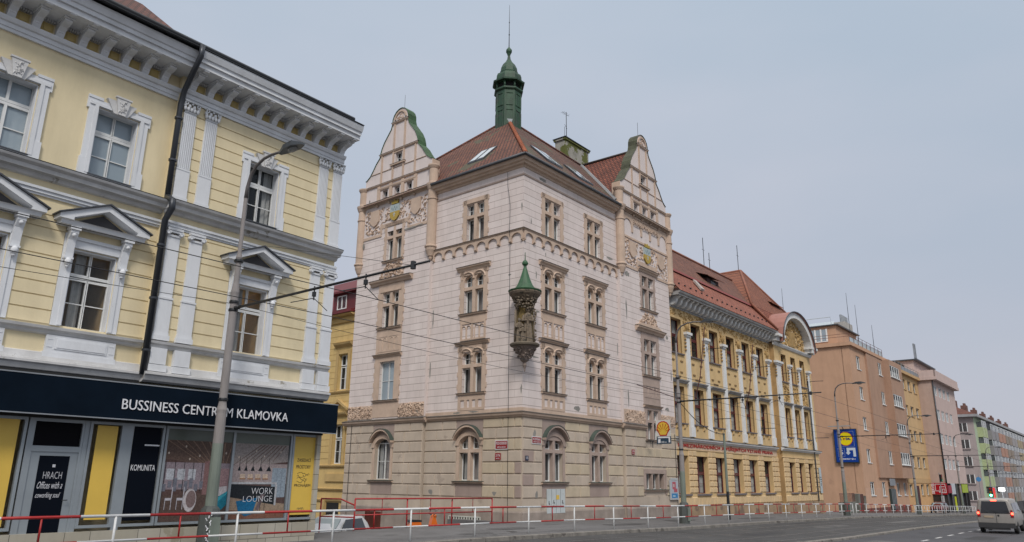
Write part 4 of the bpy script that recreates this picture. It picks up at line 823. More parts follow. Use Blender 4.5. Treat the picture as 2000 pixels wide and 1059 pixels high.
# gable-bay axes
def gbay(face, c, left):
    hw = .8 if left else .88
    b = MB(); frame(b, c, 16.03 if left else 13.6, 18.5 if left else 16.2, hw-.02, .2, .04)
    if left:
        cross(b, c, 16.03, 18.5, .74, 17.7); b.box(c-1, c+1, -.045, 0, 18.5, 18.75)
        frame(b, c, 11.38, 13.8, .8, .45); b.box(c-1.25, c+1.25, -.05, 0, 13.8, 14.45); b.box(c-1.05, c+1.05, -.09, -.05, 13.82, 13.92); cross(b, c, 11.38, 13.78, .8, 12.95)
        frame(b, c, 6.6, 9.1, .72, .5); b.box(c-1.22, c+1.22, -.05, 0, 9.1, 9.4)
        b.box(c-1.24, c+1.24, -.03, 0, 9.6, 11.25); panel_arch(b, c, 9.75, 10.85, 1.1); b.box(c-1.24, c+1.24, -.03, 0, 5.5, 6.45)
    else:
        cross(b, c, 13.6, 16.03, .86, 15.2); b.box(c-1.1, c+1.1, -.045, 0, 16.03, 16.3)
        frame(b, c, 8.87, 11.4, .9, .35); b.box(c-1.25, c+1.25, -.05, 0, 11.4, 11.95); cross(b, c, 8.87, 11.4, .9, 10.45)
        frame(b, c, 4.47, 6.5, .8, .25); cross(b, c, 4.47, 6.45, .8, 5.7); b.box(c-1.05, c+1.05, -.045, 0, 6.45, 6.62)
        b.box(c-1.2, c+1.2, -.03, 0, 6.8, 8.75); panel_arch(b, c, 7.3, 8.2, 1.1)
        for x in (-1.4, -.5, .42, 1.22): b.box(c+x, c+x+.16, -.02, .3, 1.2, 2.22)
        b.box(c-1.6, c+1.6, -.05, 0, 2.22, 2.5); b.box(c-1.6, c-1.4, -.05, 0, .85, 2.22); b.box(c+1.4, c+1.6, -.05, 0, .85, 2.22)
    face.mb('window_surround', b, PT if left else PTD)
    if left:
        hood(face, c, 14.72, 2.05, .34, t=.36); hood(face, c, 9.6, 1.35, .22, t=.24); sill(face, c, 16.03, 1.05); sill(face, c, 11.38, 1.2); sill(face, c, 6.6, 1.25)
        b = MB(); relief(b, c-1.3, c+1.3, 14.85, 15.75, 150, .3, 0, 5, lambda x, z: abs(x-c) > 1.35-(z-14.85)*.6 and (abs(x-c) > .9), .1); relief(b, c-.7, c+.7, 15.0, 15.9, 60, .3, 0, 6, None, .1); face.mb('carved_relief', b, PT)
        window(face, c-.74, 16.03, 1.48, 2.46, .24, lights(.74, 2.46, 1.67), key='s'); window(face, c-.8, 11.38, 1.6, 2.4, .24, lights(.8, 2.4, 1.57), key='s')
        window(face, c-.72, 6.6, 1.44, 2.48, .2, ((0, .74, 0, 2.48, 1, 2), (.7, 1.44, 0, 2.48, 1, 2)), key='t', glass=GLASSB)
    else:
        hood(face, c, 16.6, 1.4, .25); hood(face, c, 12.22, 2.0, .34, t=.36); hood(face, c, 6.8, 1.25, .2, t=.2); sill(face, c, 13.6, 1.25); sill(face, c, 8.87, 1.25); sill(face, c, 4.47, 1.1); sill(face, c, 1.18, 1.7)
        b = MB(); relief(b, c-1.5, c+1.5, 12.4, 13.3, 190, .3, 0, 8, lambda x, z: abs(x-c) > 1.6-(z-12.3)*.9, .1); b.poly([(c-1.9, 12.28), (c+1.9, 12.28), (c+1.3, 12.5), (c-1.3, 12.5)], -.12, 0); face.mb('carved_relief', b, PT)
        window(face, c-.86, 13.6, 1.72, 2.42, .24, lights(.86, 2.42, 1.6), key='s'); window(face, c-.9, 8.87, 1.8, 2.52, .24, lights(.9, 2.52, 1.58), key='s'); window(face, c-.8, 4.47, 1.6, 1.97, .24, lights(.8, 1.97, 1.23), key='s')
        window(face, c-1.4, 1.2, 2.8, 1.02, .26, ((0, .92, 0, 1.02, 1, 1), (.94, 1.86, 0, 1.02, 1, 1), (1.88, 2.8, 0, 1.02, 1, 1)), key='u', curtain=None)
gbay(pgl, GL_, True); gbay(pg, GR_, False)
# ornament strips above the belt
b = MB(); relief(b, XR0+.1, GR_-1.1, 5.5, 6.25, 190, .26, 0, 2, None, .08); relief(b, GR_+1.2, XR1-.1, 5.5, 6.2, 130, .26, 0, 4, None, .08); b.box(XR0, GR_-1.05, -.03, 0, 5.45, 6.3); b.box(GR_+1.1, XR1, -.03, 0, 5.45, 6.25); pg.mb('carved_relief', b, PT)
b = MB(); relief(b, XL0+.1, GL_-1.3, 5.5, 6.25, 170, .26, -.03, 9, None, .07); relief(b, GL_+1.3, XL1-.1, 5.5, 6.25, 190, .26, -.03, 10, None, .07); b.box(XL0, GL_-1.25, -.03, 0, 5.45, 6.3); b.box(GL_+1.25, XL1, -.03, 0, 5.45, 6.3); pgl.mb('carved_relief', b, PT)
# belt course
def belt(face, x0, x1, m0=0, m1=0, lo=5.05):
    face.mb('belt_course', MB().prof([(0, lo), (-.08, lo+.02), (-.12, lo+.1), (-.2, lo+.14), (-.24, lo+.26), (0, lo+.33)], x0, x1, m0, m1), PT)
    face.mb('belt_flashing', MB().prof([(0, lo+.332), (-.26, lo+.262), (-.27, lo+.28), (0, lo+.36)], x0, x1, m0, m1), LEDGE)
belt(pr, 0, XR0-.26, 1, 0); belt(pl, XL1+.26, 0, 0, -1); belt(pg, XR0-.25, GR_-1.1); belt(pgl, XL0-.3, XL1+.25)
for f_, x0, x1 in ((pr, 0, XR0), (pl, XL1, 0)): f_.mb('plain_band', MB().box(x0, x1, -.04, -.0, 5.39, 5.58), PT)
# rusticated ground floor
rows = [(.78, 1.38), (1.43, 2.0), (2.05, 2.63), (2.68, 3.26), (3.31, 3.89), (3.94, 4.5), (4.55, 5.04)]
def rust(face, x0, x1, cuts, seed, patches=(), corner=None):
    rd = random.Random(seed); B = MB(); Bp = MB(); By = MB()
    for ri, (z0, z1) in enumerate(rows):
        for a, c in subtract(x0, x1, [(q[0], q[1]) for q in cuts if q[2] < z1-.02 and q[3] > z0+.02]):
            n = max(1, round((c-a)/1.35)); off = .35 if ri % 2 else 0; xs = [a]; x = a+(1.0 if ri % 2 else 1.5)
            while x < c-.4: xs.append(x); x += 1.5 if (ri+len(xs)) % 2 else .85
            xs.append(c)
            for p, q in zip(xs, xs[1:]):
                m_ = (p+q)/2; bb_ = B
                if any(u[0] < m_ < u[1] and u[2] < (z0+z1)/2 < u[3] for u in patches): bb_ = Bp
                elif corner and corner[0] < m_ < corner[1] and ri % 2 == 0: bb_ = By
                bb_.blk(p+.015, q-.015, z0, z1, 0, .055, .03)
    face.mb('rusticated_blocks', B, PG)
    if Bp.v: face.mb('repainted_blocks', Bp, PGP)
    if By.v: face.mb('ochre_blocks', By, PGY)
gc = lambda c, hw, b=.26: (c-hw-b, c+hw+b, .78, 5.0)
rust(pr, .02, XR0-.0, [gc(2.92, .87), gc(7.68, .84)], 1, patches=[(0, .75, .7, 3.9)], corner=(4, 11))
rust(pl, XL1, -.02, [gc(-3.9, .78)], 2, patches=[(-.9, 0, .7, 2.7)], corner=(-3, 0))
rust(pg, XR0+.02, XR1, [(GR_-1.62, GR_+1.62, .8, 2.55), (GR_-1.1, GR_+1.1, 4.0, 5.1)], 3, corner=(12, 18)); rust(pgl, XL0, XL1-.02, [gc(GL_, .74)], 4)
b = MB()
for c, hw in ((2.92, .87), (7.68, .84)): b.box(c-hw-.26, c+hw+.26, -.03, -.0, 3.9, 5.04); b.box(c-hw-.24, c+hw+.24, -.03, -.0, .78, 1.5)
pr.mb('repainted_panel', b, PGP)
for f_, c, hw in ((pl, -3.9, .78), (pgl, GL_, .74)): f_.mb('repainted_panel', MB().box(c-hw-.26, c+hw+.26, -.03, 0, 4.2, 5.04).box(c-hw-.24, c+hw+.24, -.03, 0, .78, 1.5), PGP)
def base(face, x0, x1):
    face.mb('base_blocks', MB().box(x0, x1, -.05, 0, .1, .72), PG); face.mb('base_plinth', MB().box(x0, x1, -.09, 0, BZ, .02).prof([(0, .02), (-.09, .02), (-.05, .1), (0, .1)], x0, x1), PB)
base(pr, -.05, XR0); base(pl, XL1, .05); base(pg, XR0-.05, XR1); base(pgl, XL0, XL1+.05)
# panels, doors, grilles at the foot of the walls
b = MB(); b.box(2.14, 3.88, -.1, -.06, -.05, 1.25)
o = pr.mb('meter_cupboard', b, mat('pale_grey_doors', (.50, .54, .54), .6, var=.1, stain=(.35, .36, .33), stain_amt=.3, stain_s=3))
b = MB()
for x in (2.57, 3.0, 3.43): b.box(x-.008, x+.008, -.104, -.1, -.03, 1.23)
for x, z in ((2.3, .55), (2.75, .6), (3.6, .58)): b.box(x, x+.03, -.12, -.1, z-.1, z+.06); b.box(x, x+.08, -.13, -.12, z-.12, z-.08)
ob('door_gap', b.mesh('door_gap', BLACKM), o); ob('sticker', MB().box(3.02, 3.3, -.105, -.1, .68, .92).mesh('sticker', YEL), o)
pgl.mb('basement_door', (lambda b: [b.box(GL_-1.2, GL_+.25, -.12, -.1, -2.6, -.25)]+[b.box(GL_-1.2+i*.12, GL_-1.14+i*.12, -.16, -.12, -2.6, -.27) for i in range(12)] and b)(MB()), mat('rusty_red_bars', (.10, .025, .015), .7, var=.3)) if False else None
b = MB(); b.box(GL_-1.2, GL_+.25, -.12, -.09, -2.6, -.25)
for i in range(12): b.box(GL_-1.19+i*.12, GL_-1.14+i*.12, -.17, -.12, -2.6, -.27)
pgl.mb('basement_door', b, mat('rusty_red_bars', (.10, .025, .015), .7, var=.3))
b = MB(); b.box(-5.25, -2.85, -.11, -.1, -1.2, -.28); go = pl.mb('basement_opening', b, mat('dark_opening', (.012, .012, .012), .9, var=0))
b = MB()
for i in range(13): b.box(-5.25+i*.2-.045, -5.25+i*.2+.045, -.15, -.11, -1.2, -.28)
b.box(-5.27, -2.83, -.155, -.11, -.32, -.26); ob('grille', b.mesh('grille', mat('cream_grille_bars', (.5, .5, .45), .6, var=.1)), go)
# cable and thin pipe near the corner
pl.mb('lightning_conductor', MB().tube([(-1.2, -.08, 19.8), (-1.15, -.1, 18.9), (-.95, -.1, 17.6), (-.95, -.15, 15.9), (-.95, -.08, 15.4), (-.95, -.08, 1.2), (-.9, -.1, 0), (-.9, -.1, -.7)], .014, 5), BLACKM)
pl.mb('lightning_conductor', MB().tube([(XL0+.6, -.3, 5.2), (XL0+.6, -.3, -2)], .02, 5), BLACKM)
pg.mb('lightning_conductor', MB().tube([(17.45, -.09, 5.0), (17.45, -.09, -.5)], .02, 5), BLACKM)
# --- wear: fallen render patches
WP = mat('bare_grey_render', (.26, .25, .23), .95, var=.25, bump=.5, bs=12)
def patch(face, x, z, w_, h, seed, y=-.004):
    rd = random.Random(seed); n = 11; b = MB(); b.add([(x+w_/2*rd.uniform(.55, 1.1)*math.cos(6.283*i/n), y, z+h/2*rd.uniform(.5, 1.1)*math.sin(6.283*i/n)) for i in range(n)], [tuple(range(n))]); return b
b = MB()
def addp(lst):
    b = MB()
    for i, (x, z, w_, h, y) in enumerate(lst): q = patch(None, x, z, w_, h, i+int(x*7) % 50, y); b.add(q.v, q.f)
    return b
pr.mb('worn_patch', addp([(1.9, 19.65, .9, .3, -.006), (.75, 16.6, .12, .45, -.004), (2.2, 14.9, .1, .3, -.004), (1.25, 13.4, .16, .5, -.004), (5.4, 5.9, .8, .4, -.004), (1.4, 11.2, .5, .15, -.004), (10.3, 10.3, .16, 1.0, -.004), (9.6, 16.4, .9, .2, -.004), (1.1, 8.5, .8, .12, -.004), (1.05, 4.2, .35, .5, -.058), (1.25, .95, .3, .5, -.058)]), WP)
pl.mb('worn_patch', addp([(-.12, 17.4, .12, .6, -.004), (-.08, 6.6, .14, .6, -.004), (-7.3, 11.5, .12, 1.4, -.004), (-7.4, 8.2, .12, 1.6, -.004), (-5.0, 5.48, .8, .12, -.042), (-3.6, 5.5, .9, .12, -.042), (-6.9, 1.0, .5, .4, -.058), (-1.9, 1.0, .35, .3, -.058), (-1.0, 13.3, .3, .12, -.004)]), WP)
pg.mb('worn_patch', addp([(11.6, 15.7, .8, .5, -.004), (11.3, 13.2, .22, 1.6, -.004), (11.2, 7.1, .2, 1.3, -.004), (17.1, 12.0, .4, .4, -.004), (17.5, 9.2, .15, 1.2, -.004), (16.6, 6.7, .8, .3, -.004)]), WP)
pgl.mb('worn_patch', addp([(GCL+1.6, 17.75+.2, 1.5, .16, -.056), (GCL+2.6, 17.98, .8, .12, -.056), (GCL-2.9, 20.9, .2, .3, -.004), (GCL-3.2, 17.6, .3, .5, -.056)]), WP)
# --- body behind the facades and roofs
b = MB(); b.quad((XR1, -.2, BZ), (XR1, 14, BZ), (XR1, 14, 20.4), (XR1, -.2, 20.4)); b.quad((XR0, -.2, 5.4), (XR0, 0, 5.4), (XR0, 0, 20.3), (XR0, -.2, 20.3)); pr.mb('side_wall', b, PUP); pr.mb('side_wall', MB().quad((XR0, -.2, BZ), (XR0, 0, BZ), (XR0, 0, 5.4), (XR0, -.2, 5.4)), PG)
b = MB(); b.quad((XL0, -.2, BZ), (XL0, 12, BZ), (XL0, 12, 20.4), (XL0, -.2, 20.4)); b.quad((XL1, -.2, 5.4), (XL1, 0, 5.4), (XL1, 0, 20.3), (XL1, -.2, 20.3)); pl.mb('side_wall', b, PUP); pl.mb('side_wall', MB().quad((XL1, -.2, BZ), (XL1, 0, BZ), (XL1, 0, 5.4), (XL1, -.2, 5.4)), PG)
b = MB(); b.box(.6, XR1-.02, .6, 11, BZ, 20.2); b.box(.62, 11, .6, 14.9, BZ, 20.1); pr.mb('body', b, PUP)
# roof in the street-face frame; left-face coordinates (u along the left face, d inwards)
def LP(u, d, z): v = _r @ Vector((-u, d, 0)); return (v.x, v.y, z)
A7 = (7, 7, 27.95)
rm = MB(); rm.add([(-.55, -.55, 20.42), (18.0, -.55, 20.42), (18.0, 5.4, 26.35), (14.8, 5.4, 26.35), A7], [(0, 1, 2, 3, 4)]); rm.add([(18.0, -.3, 20.42), (18, 5.4, 26.35), (18, 12, 20.42)], [(0, 1, 2)])
rm.add([(18, 5.4, 26.35), (14.8, 5.4, 26.35), A7, (9, 12, 21), (18, 12, 20.42)], [(0, 1, 2, 3, 4)]); pr.mb('roof', rm, RTILE2)
rl_ = MB(); rl_.add([(-.55, -.55, 20.42), A7, LP(8.1, 7, 27.95), LP(13.5, 2.6, 23.6), LP(15, -.0, 20.9), LP(15, -.55, 20.42)], [(0, 1, 2, 3, 4, 5)]); rl_.add([LP(8.1, 7, 27.95), LP(13.5, 2.6, 23.6), LP(15, 0, 20.9), LP(15, 12, 20.4), LP(8, 12, 21), A7], [(0, 1, 2, 3, 4, 5)])
# keep the left roof in its own rotated object so its tile courses run along the eaves
inv = _r.inverted(); rl_.v = [tuple(inv @ Vector(v)) for v in rl_.v]; pl.mb('roof', rl_, RTILE)
b = MB()
P0, P1 = Vector((-.55, -.55, 20.47)), Vector((6.2, 6.2, 27.22))
for i in range(26): a = P0.lerp(P1, i/26); c = P0.lerp(P1, (i+1.12)/26); b.tube([a, c], [.15, .11], 7)
pr.mb('hip_tiles', b, mat('orange_ridge_tiles', (.30, .09, .04), .8, var=.3, vs_=3))
b = MB(); b.tube([(14.8, 5.4, 26.4), (7, 7, 28.0)], .1, 6); b.tube([LP(8.1, 7, 28.0), (7, 7, 28.0)], .1, 6); b.tube([LP(8.1, 7, 28.0), LP(13.5, 2.6, 23.65)], .1, 6)
pr.mb('ridge_cap', b, TILE)
# cross roof behind the street gable
b = MB(); b.add([(GCR, .45, 26.0), (GCR, 5.2, 26.3), (GCR-3.5, .45, 21.0), (GCR-3.5, .5, 21.0), (GCR+3.5, .45, 21.0), (GCR+3.5, .5, 21.0)], [(0, 1, 2), (0, 4, 1)])
b.v = []; b.f = []; b.mi = []; b.cl = []; b.sm = []
b.add([(0, 0, 0), (5.0, 0, 0), (0, -3.9, -5.6), (.2, -3.9, -5.6), (0, 3.9, -5.6), (.2, 3.9, -5.6)], [(0, 1, 3, 2), (0, 4, 5, 1)])
o = ob('gable_roof', b.mesh('gable_roof', brick_mat('warm_gable_tiles', (.26, .085, .05), (.17, .055, .035), (.05, .02, .018), .3, .22, .035, bump=1.0, noise=.25)), proot, (GCR, .3, 26.3), R(90))
pr.mb('valley_flashing', MB().tube([(GCR-.05, 5.3, 26.36), (GCR-3.9, -.1, 20.95)], .13, 5), mat('zinc_valley', (.30, .31, .32), .6, .3, var=.1))
pr.mb('ridge_cap', MB().tube([(GCR, .3, 26.34), (GCR, 5.4, 26.4)], .1, 6), mat('dark_ridge', (.05, .035, .03), .8, var=.2))
# skylights
def skylight(face, u0, u1, d0, d1, lab=None):
    zf = lambda d: 20.95+d*(27.95-20.42)/7.55+.05; b = MB()
    for a, c in ((u0, (u0+u1)/2-.03), ((u0+u1)/2+.03, u1)): b.add([(a, d0, zf(d0)), (c, d0, zf(d0)), (c, d1, zf(d1)), (a, d1, zf(d1)), (a, d0, zf(d0)+.12), (c, d0, zf(d0)+.12), (c, d1, zf(d1)+.12), (a, d1, zf(d1)+.12)], [(4, 5, 6, 7), (0, 1, 5, 4), (1, 2, 6, 5), (2, 3, 7, 6), (3, 0, 4, 7)])
    o = face.mb('skylight', b, ZINC); b = MB()
    for a, c in ((u0, (u0+u1)/2-.03), ((u0+u1)/2+.03, u1)): b.add([(a+.08, d0+.08, zf(d0+.08)+.13), (c-.08, d0+.08, zf(d0+.08)+.13), (c-.08, d1-.08, zf(d1-.08)+.13), (a+.08, d1-.08, zf(d1-.08)+.13)], [(0, 1, 2, 3)])
    ob('pane', b.mesh('pane', glass_mat('skylight_glass', (.45, .5, .52), 1, .08)), o)
skylight(pl, -5.4, -4.0, .75, 2.1); skylight(pr, 3.2, 4.9, .55, 2.0); skylight(pr, 6.9, 8.6, .55, 1.9)
# turret
TX, TY = 7.15, 7.15
b = MB()
def octa(b, prf, ph=22.5): b.lathe(TX, TY, prf, 8, ph, ph+360)
octa(b, [(1.02, 25.5), (1.02, 30.2), (1.08, 30.22), (1.16, 30.3), (1.16, 30.42)]); to = pr.mb('turret', b, COPPER)
b = MB()
for k in range(8):
    t = R(22.5+45*k); b.tube([(TX+.98*math.cos(t), TY+.98*math.sin(t), 30.42), (TX+.98*math.cos(t), TY+.98*math.sin(t), 31.0)], .08, 6)
    t = R(45*k); cx_, cy_ = TX+.955*math.cos(t), TY+.955*math.sin(t); ax = Vector((-math.sin(t), math.cos(t), 0))
    for z0, z1, hw in ((28.9, 29.9, .26), (26.9, 28.5, .26)):
        for s_ in (-1, 1): p = Vector((cx_, cy_, 0))+ax*hw*s_; b.tube([(p.x, p.y, z0), (p.x, p.y, z1)], .025, 4)
        p, q = Vector((cx_, cy_, 0))-ax*hw, Vector((cx_, cy_, 0))+ax*hw
        for z in (z0, z1): b.tube([(p.x, p.y, z), (q.x, q.y, z)], .025, 4)
ob('turret_mouldings', b.mesh('turret_mouldings', COPPER), to)
b = MB(); octa(b, [(.8, 30.42), (.8, 31.0)]); ob('louvre_opening', b.mesh('louvre_opening', mat('dark_opening', (.012, .012, .012))), to)
b = MB(); octa(b, [(1.28, 30.98), (1.3, 31.1), (1.05, 31.25), (1.02, 31.6), (.95, 31.8), (.72, 31.95), (.74, 32.05), (.7, 32.1), (.66, 32.4), (.5, 32.75), (.26, 33.05), (.14, 33.3), (.1, 33.6), (.16, 33.8), (.24, 33.95), (.24, 34.1), (.14, 34.25), (.04, 34.4)]); ob('dome', b.mesh('dome', COPPER), to)
b = MB(); b.tube([(TX, TY, 34.4), (TX, TY, 38.2)], [.035, .012], 6); b.ball((TX, TY, 35.5), .06, 4); b.ball((TX, TY, 36.6), .05, 4); ob('lightning_rod', b.mesh('lightning_rod', BLACKM), to)
b = MB(); b.add([(TX-1.6, TY-1.6, 26.5), (TX-.7, TY-1.0, 27.6), (TX-1.0, TY-.7, 27.6)], [(0, 1, 2)]); pr.mb('turret_flashing', b, STEEL)
# chimney
b = MB(); b.box(13.35, 16.8, 6.2, 7.2, 24, 28.6); b.box(13.25, 16.9, 6.1, 7.3, 28.6, 28.75); co_ = pr.mb('chimney', b, mat('mossy_chimney_render', (.33, .32, .28), .95, var=.25, vs_=1.5, stain=(.11, .12, .03), stain_amt=.8, stain_s=.9, bump=.4))
b = MB()
for x in (14.0, 15.2, 16.4): b.lathe(x, 6.7, [(.12, 28.75), (.12, 29.0)], 8)
b.box(13.2, 16.95, 6.05, 7.35, 28.76, 28.83); b.tube([(13.7, 6.3, 28.8), (13.7, 6.3, 31.2)], .03, 6); b.tube([(13.1, 6.3, 31.0), (14.1, 6.3, 31.0)], .015, 4); b.tube([(13.3, 6.2, 29.9), (14.1, 6.5, 29.9)], .015, 4)
for x in (13.2, 13.4, 13.6, 13.9): b.tube([(x, 6.1, 31.0), (x, 6.5, 31.0)], .01, 4)
b.tube([(13.3, 6.2, 28.7), (13.3, 6.2, 29.7)], .02, 4); ob('aerial', b.mesh('aerial', BLACKM), co_)
for f_, c in ((pg, GCR), (pgl, GCL)): f_.mb('lightning_rod', MB().tube([(c, .3, 27.4), (c, .3, 28.6)], .015, 4), BLACKM)
# --- statue in its niche: a separate thing on the corner
cdir = Vector((-.1, -1, 0)).normalized(); sp_ = pc+Vector((.1, -.55, 0))
st = thing('statue_shrine', 'carved stone figures under a green cone canopy on the pink house corner', 'statue', (sp_.x, sp_.y, 0))
STN = mat('weathered_carved_stone', (.19, .15, .11), .95, var=.35, vs_=3, bump=.5, bs=18, stain=(.08, .07, .055), stain_amt=.5, stain_s=3)
b = MB(); b.lathe(0, 0, [(.03, 7.45), (.05, 7.6), (.12, 7.8), (.09, 7.95), (.22, 8.05), (.4, 8.4), (.58, 8.7), (.66, 8.78), (.7, 8.8)], 20); relief(b, -.1, .1, 0, 0, 1, .1, 0)
rd = random.Random(4)
for i in range(90):
    t = rd.uniform(3.1, 6.4); z = rd.uniform(8.15, 8.72); r_ = .25+(z-8.05)*.55; b.ball((r_*math.cos(t), r_*math.sin(t), z), rd.uniform(.03, .07), 3)
ob('bracket', b.mesh('bracket', mat('dark_carved_bracket', (.24, .19, .165), .95, var=.3, bump=.4)), st)
b = MB(); b.lathe(0, 0, [(.7, 8.8), (.82, 8.86), (.84, 8.95), (.78, 9.0), (.6, 9.03)], 24); ob('pedestal', b.mesh('pedestal', mat('brown_stone_ledge', (.14, .115, .085), .9, var=.3)), st)
b = MB(); b.lathe(0, 0, [(.5, 11.35), (.58, 11.5), (.72, 11.62), (.86, 11.75), (.92, 11.86), (.9, 11.93)], 24)
for i in range(120):
    t = rd.uniform(2.9, 6.5); z = rd.uniform(10.9, 11.65); r_ = .42+(z-10.9)*.35; b.ball((r_*math.cos(t), r_*math.sin(t), z), rd.uniform(.04, .09), 3)
ob('canopy_corbel', b.mesh('canopy_corbel', STN), st)
b = MB(); b.lathe(0, 0, [(.93, 11.93), (.96, 12.0), (.6, 12.12), (.42, 12.4), (.28, 12.75), (.16, 13.15), (.09, 13.4), (.08, 13.5), (.16, 13.56), (.18, 13.66), (.12, 13.78), (.03, 13.85), (.02, 14.3)], 20); ob('canopy', b.mesh('canopy', mat('bright_green_copper', (.028, .09, .038), .55, var=.25, vs_=3, streak=.4)), st)
b = MB(); b.lathe(0, .3, [(.5, 9.03), (.5, 11.4)], 14, 0, 360); ob('niche_back', b.mesh('niche_back', mat('gilded_niche', (.20, .14, .05), .8, var=.5, vs_=4)), st)
b = MB()
def robed(cx_, cy_, z0, h, w_):
    b.lathe(cx_, cy_, [(w_*1.0, z0), (w_*.95, z0+h*.2), (w_*.8, z0+h*.45), (w_*.72, z0+h*.58), (w_*.85, z0+h*.72), (w_*.8, z0+h*.8), (w_*.35, z0+h*.85), (w_*.3, z0+h*.87)], 22, fold=.13, nf=7)
    b.ball((cx_, cy_-.02, z0+h*.94), h*.068, 6, 1.25); b.ball((cx_, cy_+.03, z0+h*.95), h*.078, 5, 1.1)
    for sx in (-1, 1): b.tube([(cx_+sx*w_*.75, cy_, z0+h*.78), (cx_+sx*w_*1.1, cy_-.06, z0+h*.62), (cx_+sx*w_*.45, cy_-w_*.95, z0+h*.62)], [h*.045, h*.04, h*.025], 7); b.ball((cx_+sx*w_*.4, cy_-w_*.98, z0+h*.62), h*.03, 4)
robed(.16, -.22, 9.03, 1.95, .27)
ob('robed_figure', b.mesh('robed_figure', STN), st)
b = MB(); robed(-.3, -.22, 9.03, 1.35, .19); ob('kneeling_figure', b.mesh('kneeling_figure', STN), st)
b = MB(); robed(-.12, -.42, 9.03, .95, .13); ob('child_figure', b.mesh('child_figure', STN), st)
b = MB(); b.tube([(.45+.16*math.cos(t/10*6.28), -.1, 10.6+.28*math.sin(t/10*6.28)) for t in range(11)], .045, 6); b.tube([(.52, -.12, 9.1), (.5, -.12, 10.3)], .05, 6); b.tube([(-.55, -.1, 9.05), (-.52, -.1, 10.9)], .07, 6)
for i in range(60): z = rd.uniform(9.1, 11); b.ball((rd.choice((-.52, .56))+rd.uniform(-.06, .06), -.05, z), rd.uniform(.03, .07), 3)
ob('carved_frame', b.mesh('carved_frame', STN), st)
# --- plates and signs on the pink house (each can be lifted off)
REDP = mat('red_enamel', (.27, .018, .018), .35, var=.05, bump=0); WHP = mat('white_enamel', (.6, .6, .6), .4, var=.05, bump=0); BLP = mat('dark_blue_enamel', (.01, .015, .05), .35, var=0, bump=0)
def plate(face, x0, x1, z0, z1, m, rim, lines, label, cat='sign', y=-.075, name='street_plate'):
    p = face.r.matrix_basis @ (Matrix.Translation(face.o) @ Matrix.Rotation(face.rz, 4, 'Z') @ Vector(((x0+x1)/2, y, z0)))
    o = thing(name, label, cat, tuple(p), face.r.rotation_euler.z+face.rz); w_ = (x1-x0)/2; h = z1-z0
    if rim: ob('rim', MB().box(-w_, w_, -.01, .0, 0, h).mesh('rim', rim), o)
    e = .05 if rim else 0; ob('plate', MB().box(-w_+e, w_-e, -.02, -.0101, e, h-e).mesh('plate', m), o)
    for (t_, a, c, z, hh) in lines: ob('lettering', fit(text_mesh(t_, .1, .004, LETW), a, c, z, hh), o, (0, -.024, 0))
    return o
plate(pl, -1.88, -.93, 3.32, 3.84, REDP, WHP, [('POD KOULKOU', -.38, .38, .27, .15), ('SMÍCHOV-PRAHA 5', -.3, .32, .1, .08)], 'bright red street name plate with white border, left of the pink corner')
plate(pr, .75, 1.62, 3.64, 4.06, REDP, WHP, [('PLZEŇSKÁ', -.32, .32, .2, .14), ('SMÍCHOV-PRAHA 5', -.28, .3, .09, .06)], 'dark red street plate reading PLZEŇSKÁ beside an arched window of the pink house')
plate(pl, -1.86, -1.44, 2.78, 3.14, REDP, None, [('2176', -.15, .15, .17, .13), ('SMÍCHOV', -.12, .12, .05, .05)], 'small square red house number plate below the red street plate on the pink corner', name='house_number_plate')
plate(pr, .18, .46, 2.74, 2.99, BLP, None, [('15', -.08, .09, .07, .13)], 'small dark blue house number plate on the corner blocks of the pink house', name='house_number_plate')
plate(pg, 11.25, 11.62, 3.4, 3.72, REDP, None, [('2176', -.13, .13, .14, .12), ('SMÍCHOV', -.12, .12, .04, .04)], 'small red house number plate on the tan wall left of the advertising sign', name='house_number_plate')
# poster case
p = pg.r.matrix_basis @ (pg.o+Vector((16.85, -.09, .5)))
o = thing('poster_case', 'narrow poster case with pink and blue poster on the tan wall by the second lamp', 'notice board', tuple(p), ROT)
ob('case', MB().box(-.6, .6, -.08, 0, 0, 1.32).box(-.45, .5, -.1, -.0, 1.33, 1.45).mesh('case', mat('light_grey_case', (.45, .47, .48), .5, var=.05)), o)
b = MB(); b.col = (.40, .43, .48); b.box(-.5, .5, -.084, -.0801, .08, 1.25); b.col = (.42, .10, .12); b.box(-.3, .2, -.087, -.0841, .7, 1.2); b.box(-.1, .42, -.088, -.0842, .5, .75); b.col = (.04, .2, .42); b.box(-.45, .45, -.087, -.0841, .12, .42); b.col = (.35, .5, .6); b.box(-.3, .1, -.089, -.0872, .2, .3); b.col = (.5, .42, .4); b.box(-.2, .0, -.089, -.0872, .85, 1.05)
ob('poster', b.mesh('poster', print_mat()), o)
# hanging lantern bracket
pg.mb('wall_bracket', MB().tube([(13.2, -.05, 4.35), (13.2, -.5, 4.35)], .03, 5).box(13.0, 13.5, -.55, -.45, 4.3, 4.36).tube([(13.1, -.5, 4.3), (13.1, -.5, 3.95)], .02, 4).tube([(13.35, -.5, 4.3), (13.35, -.5, 3.9)], .03, 4), BLACKM)
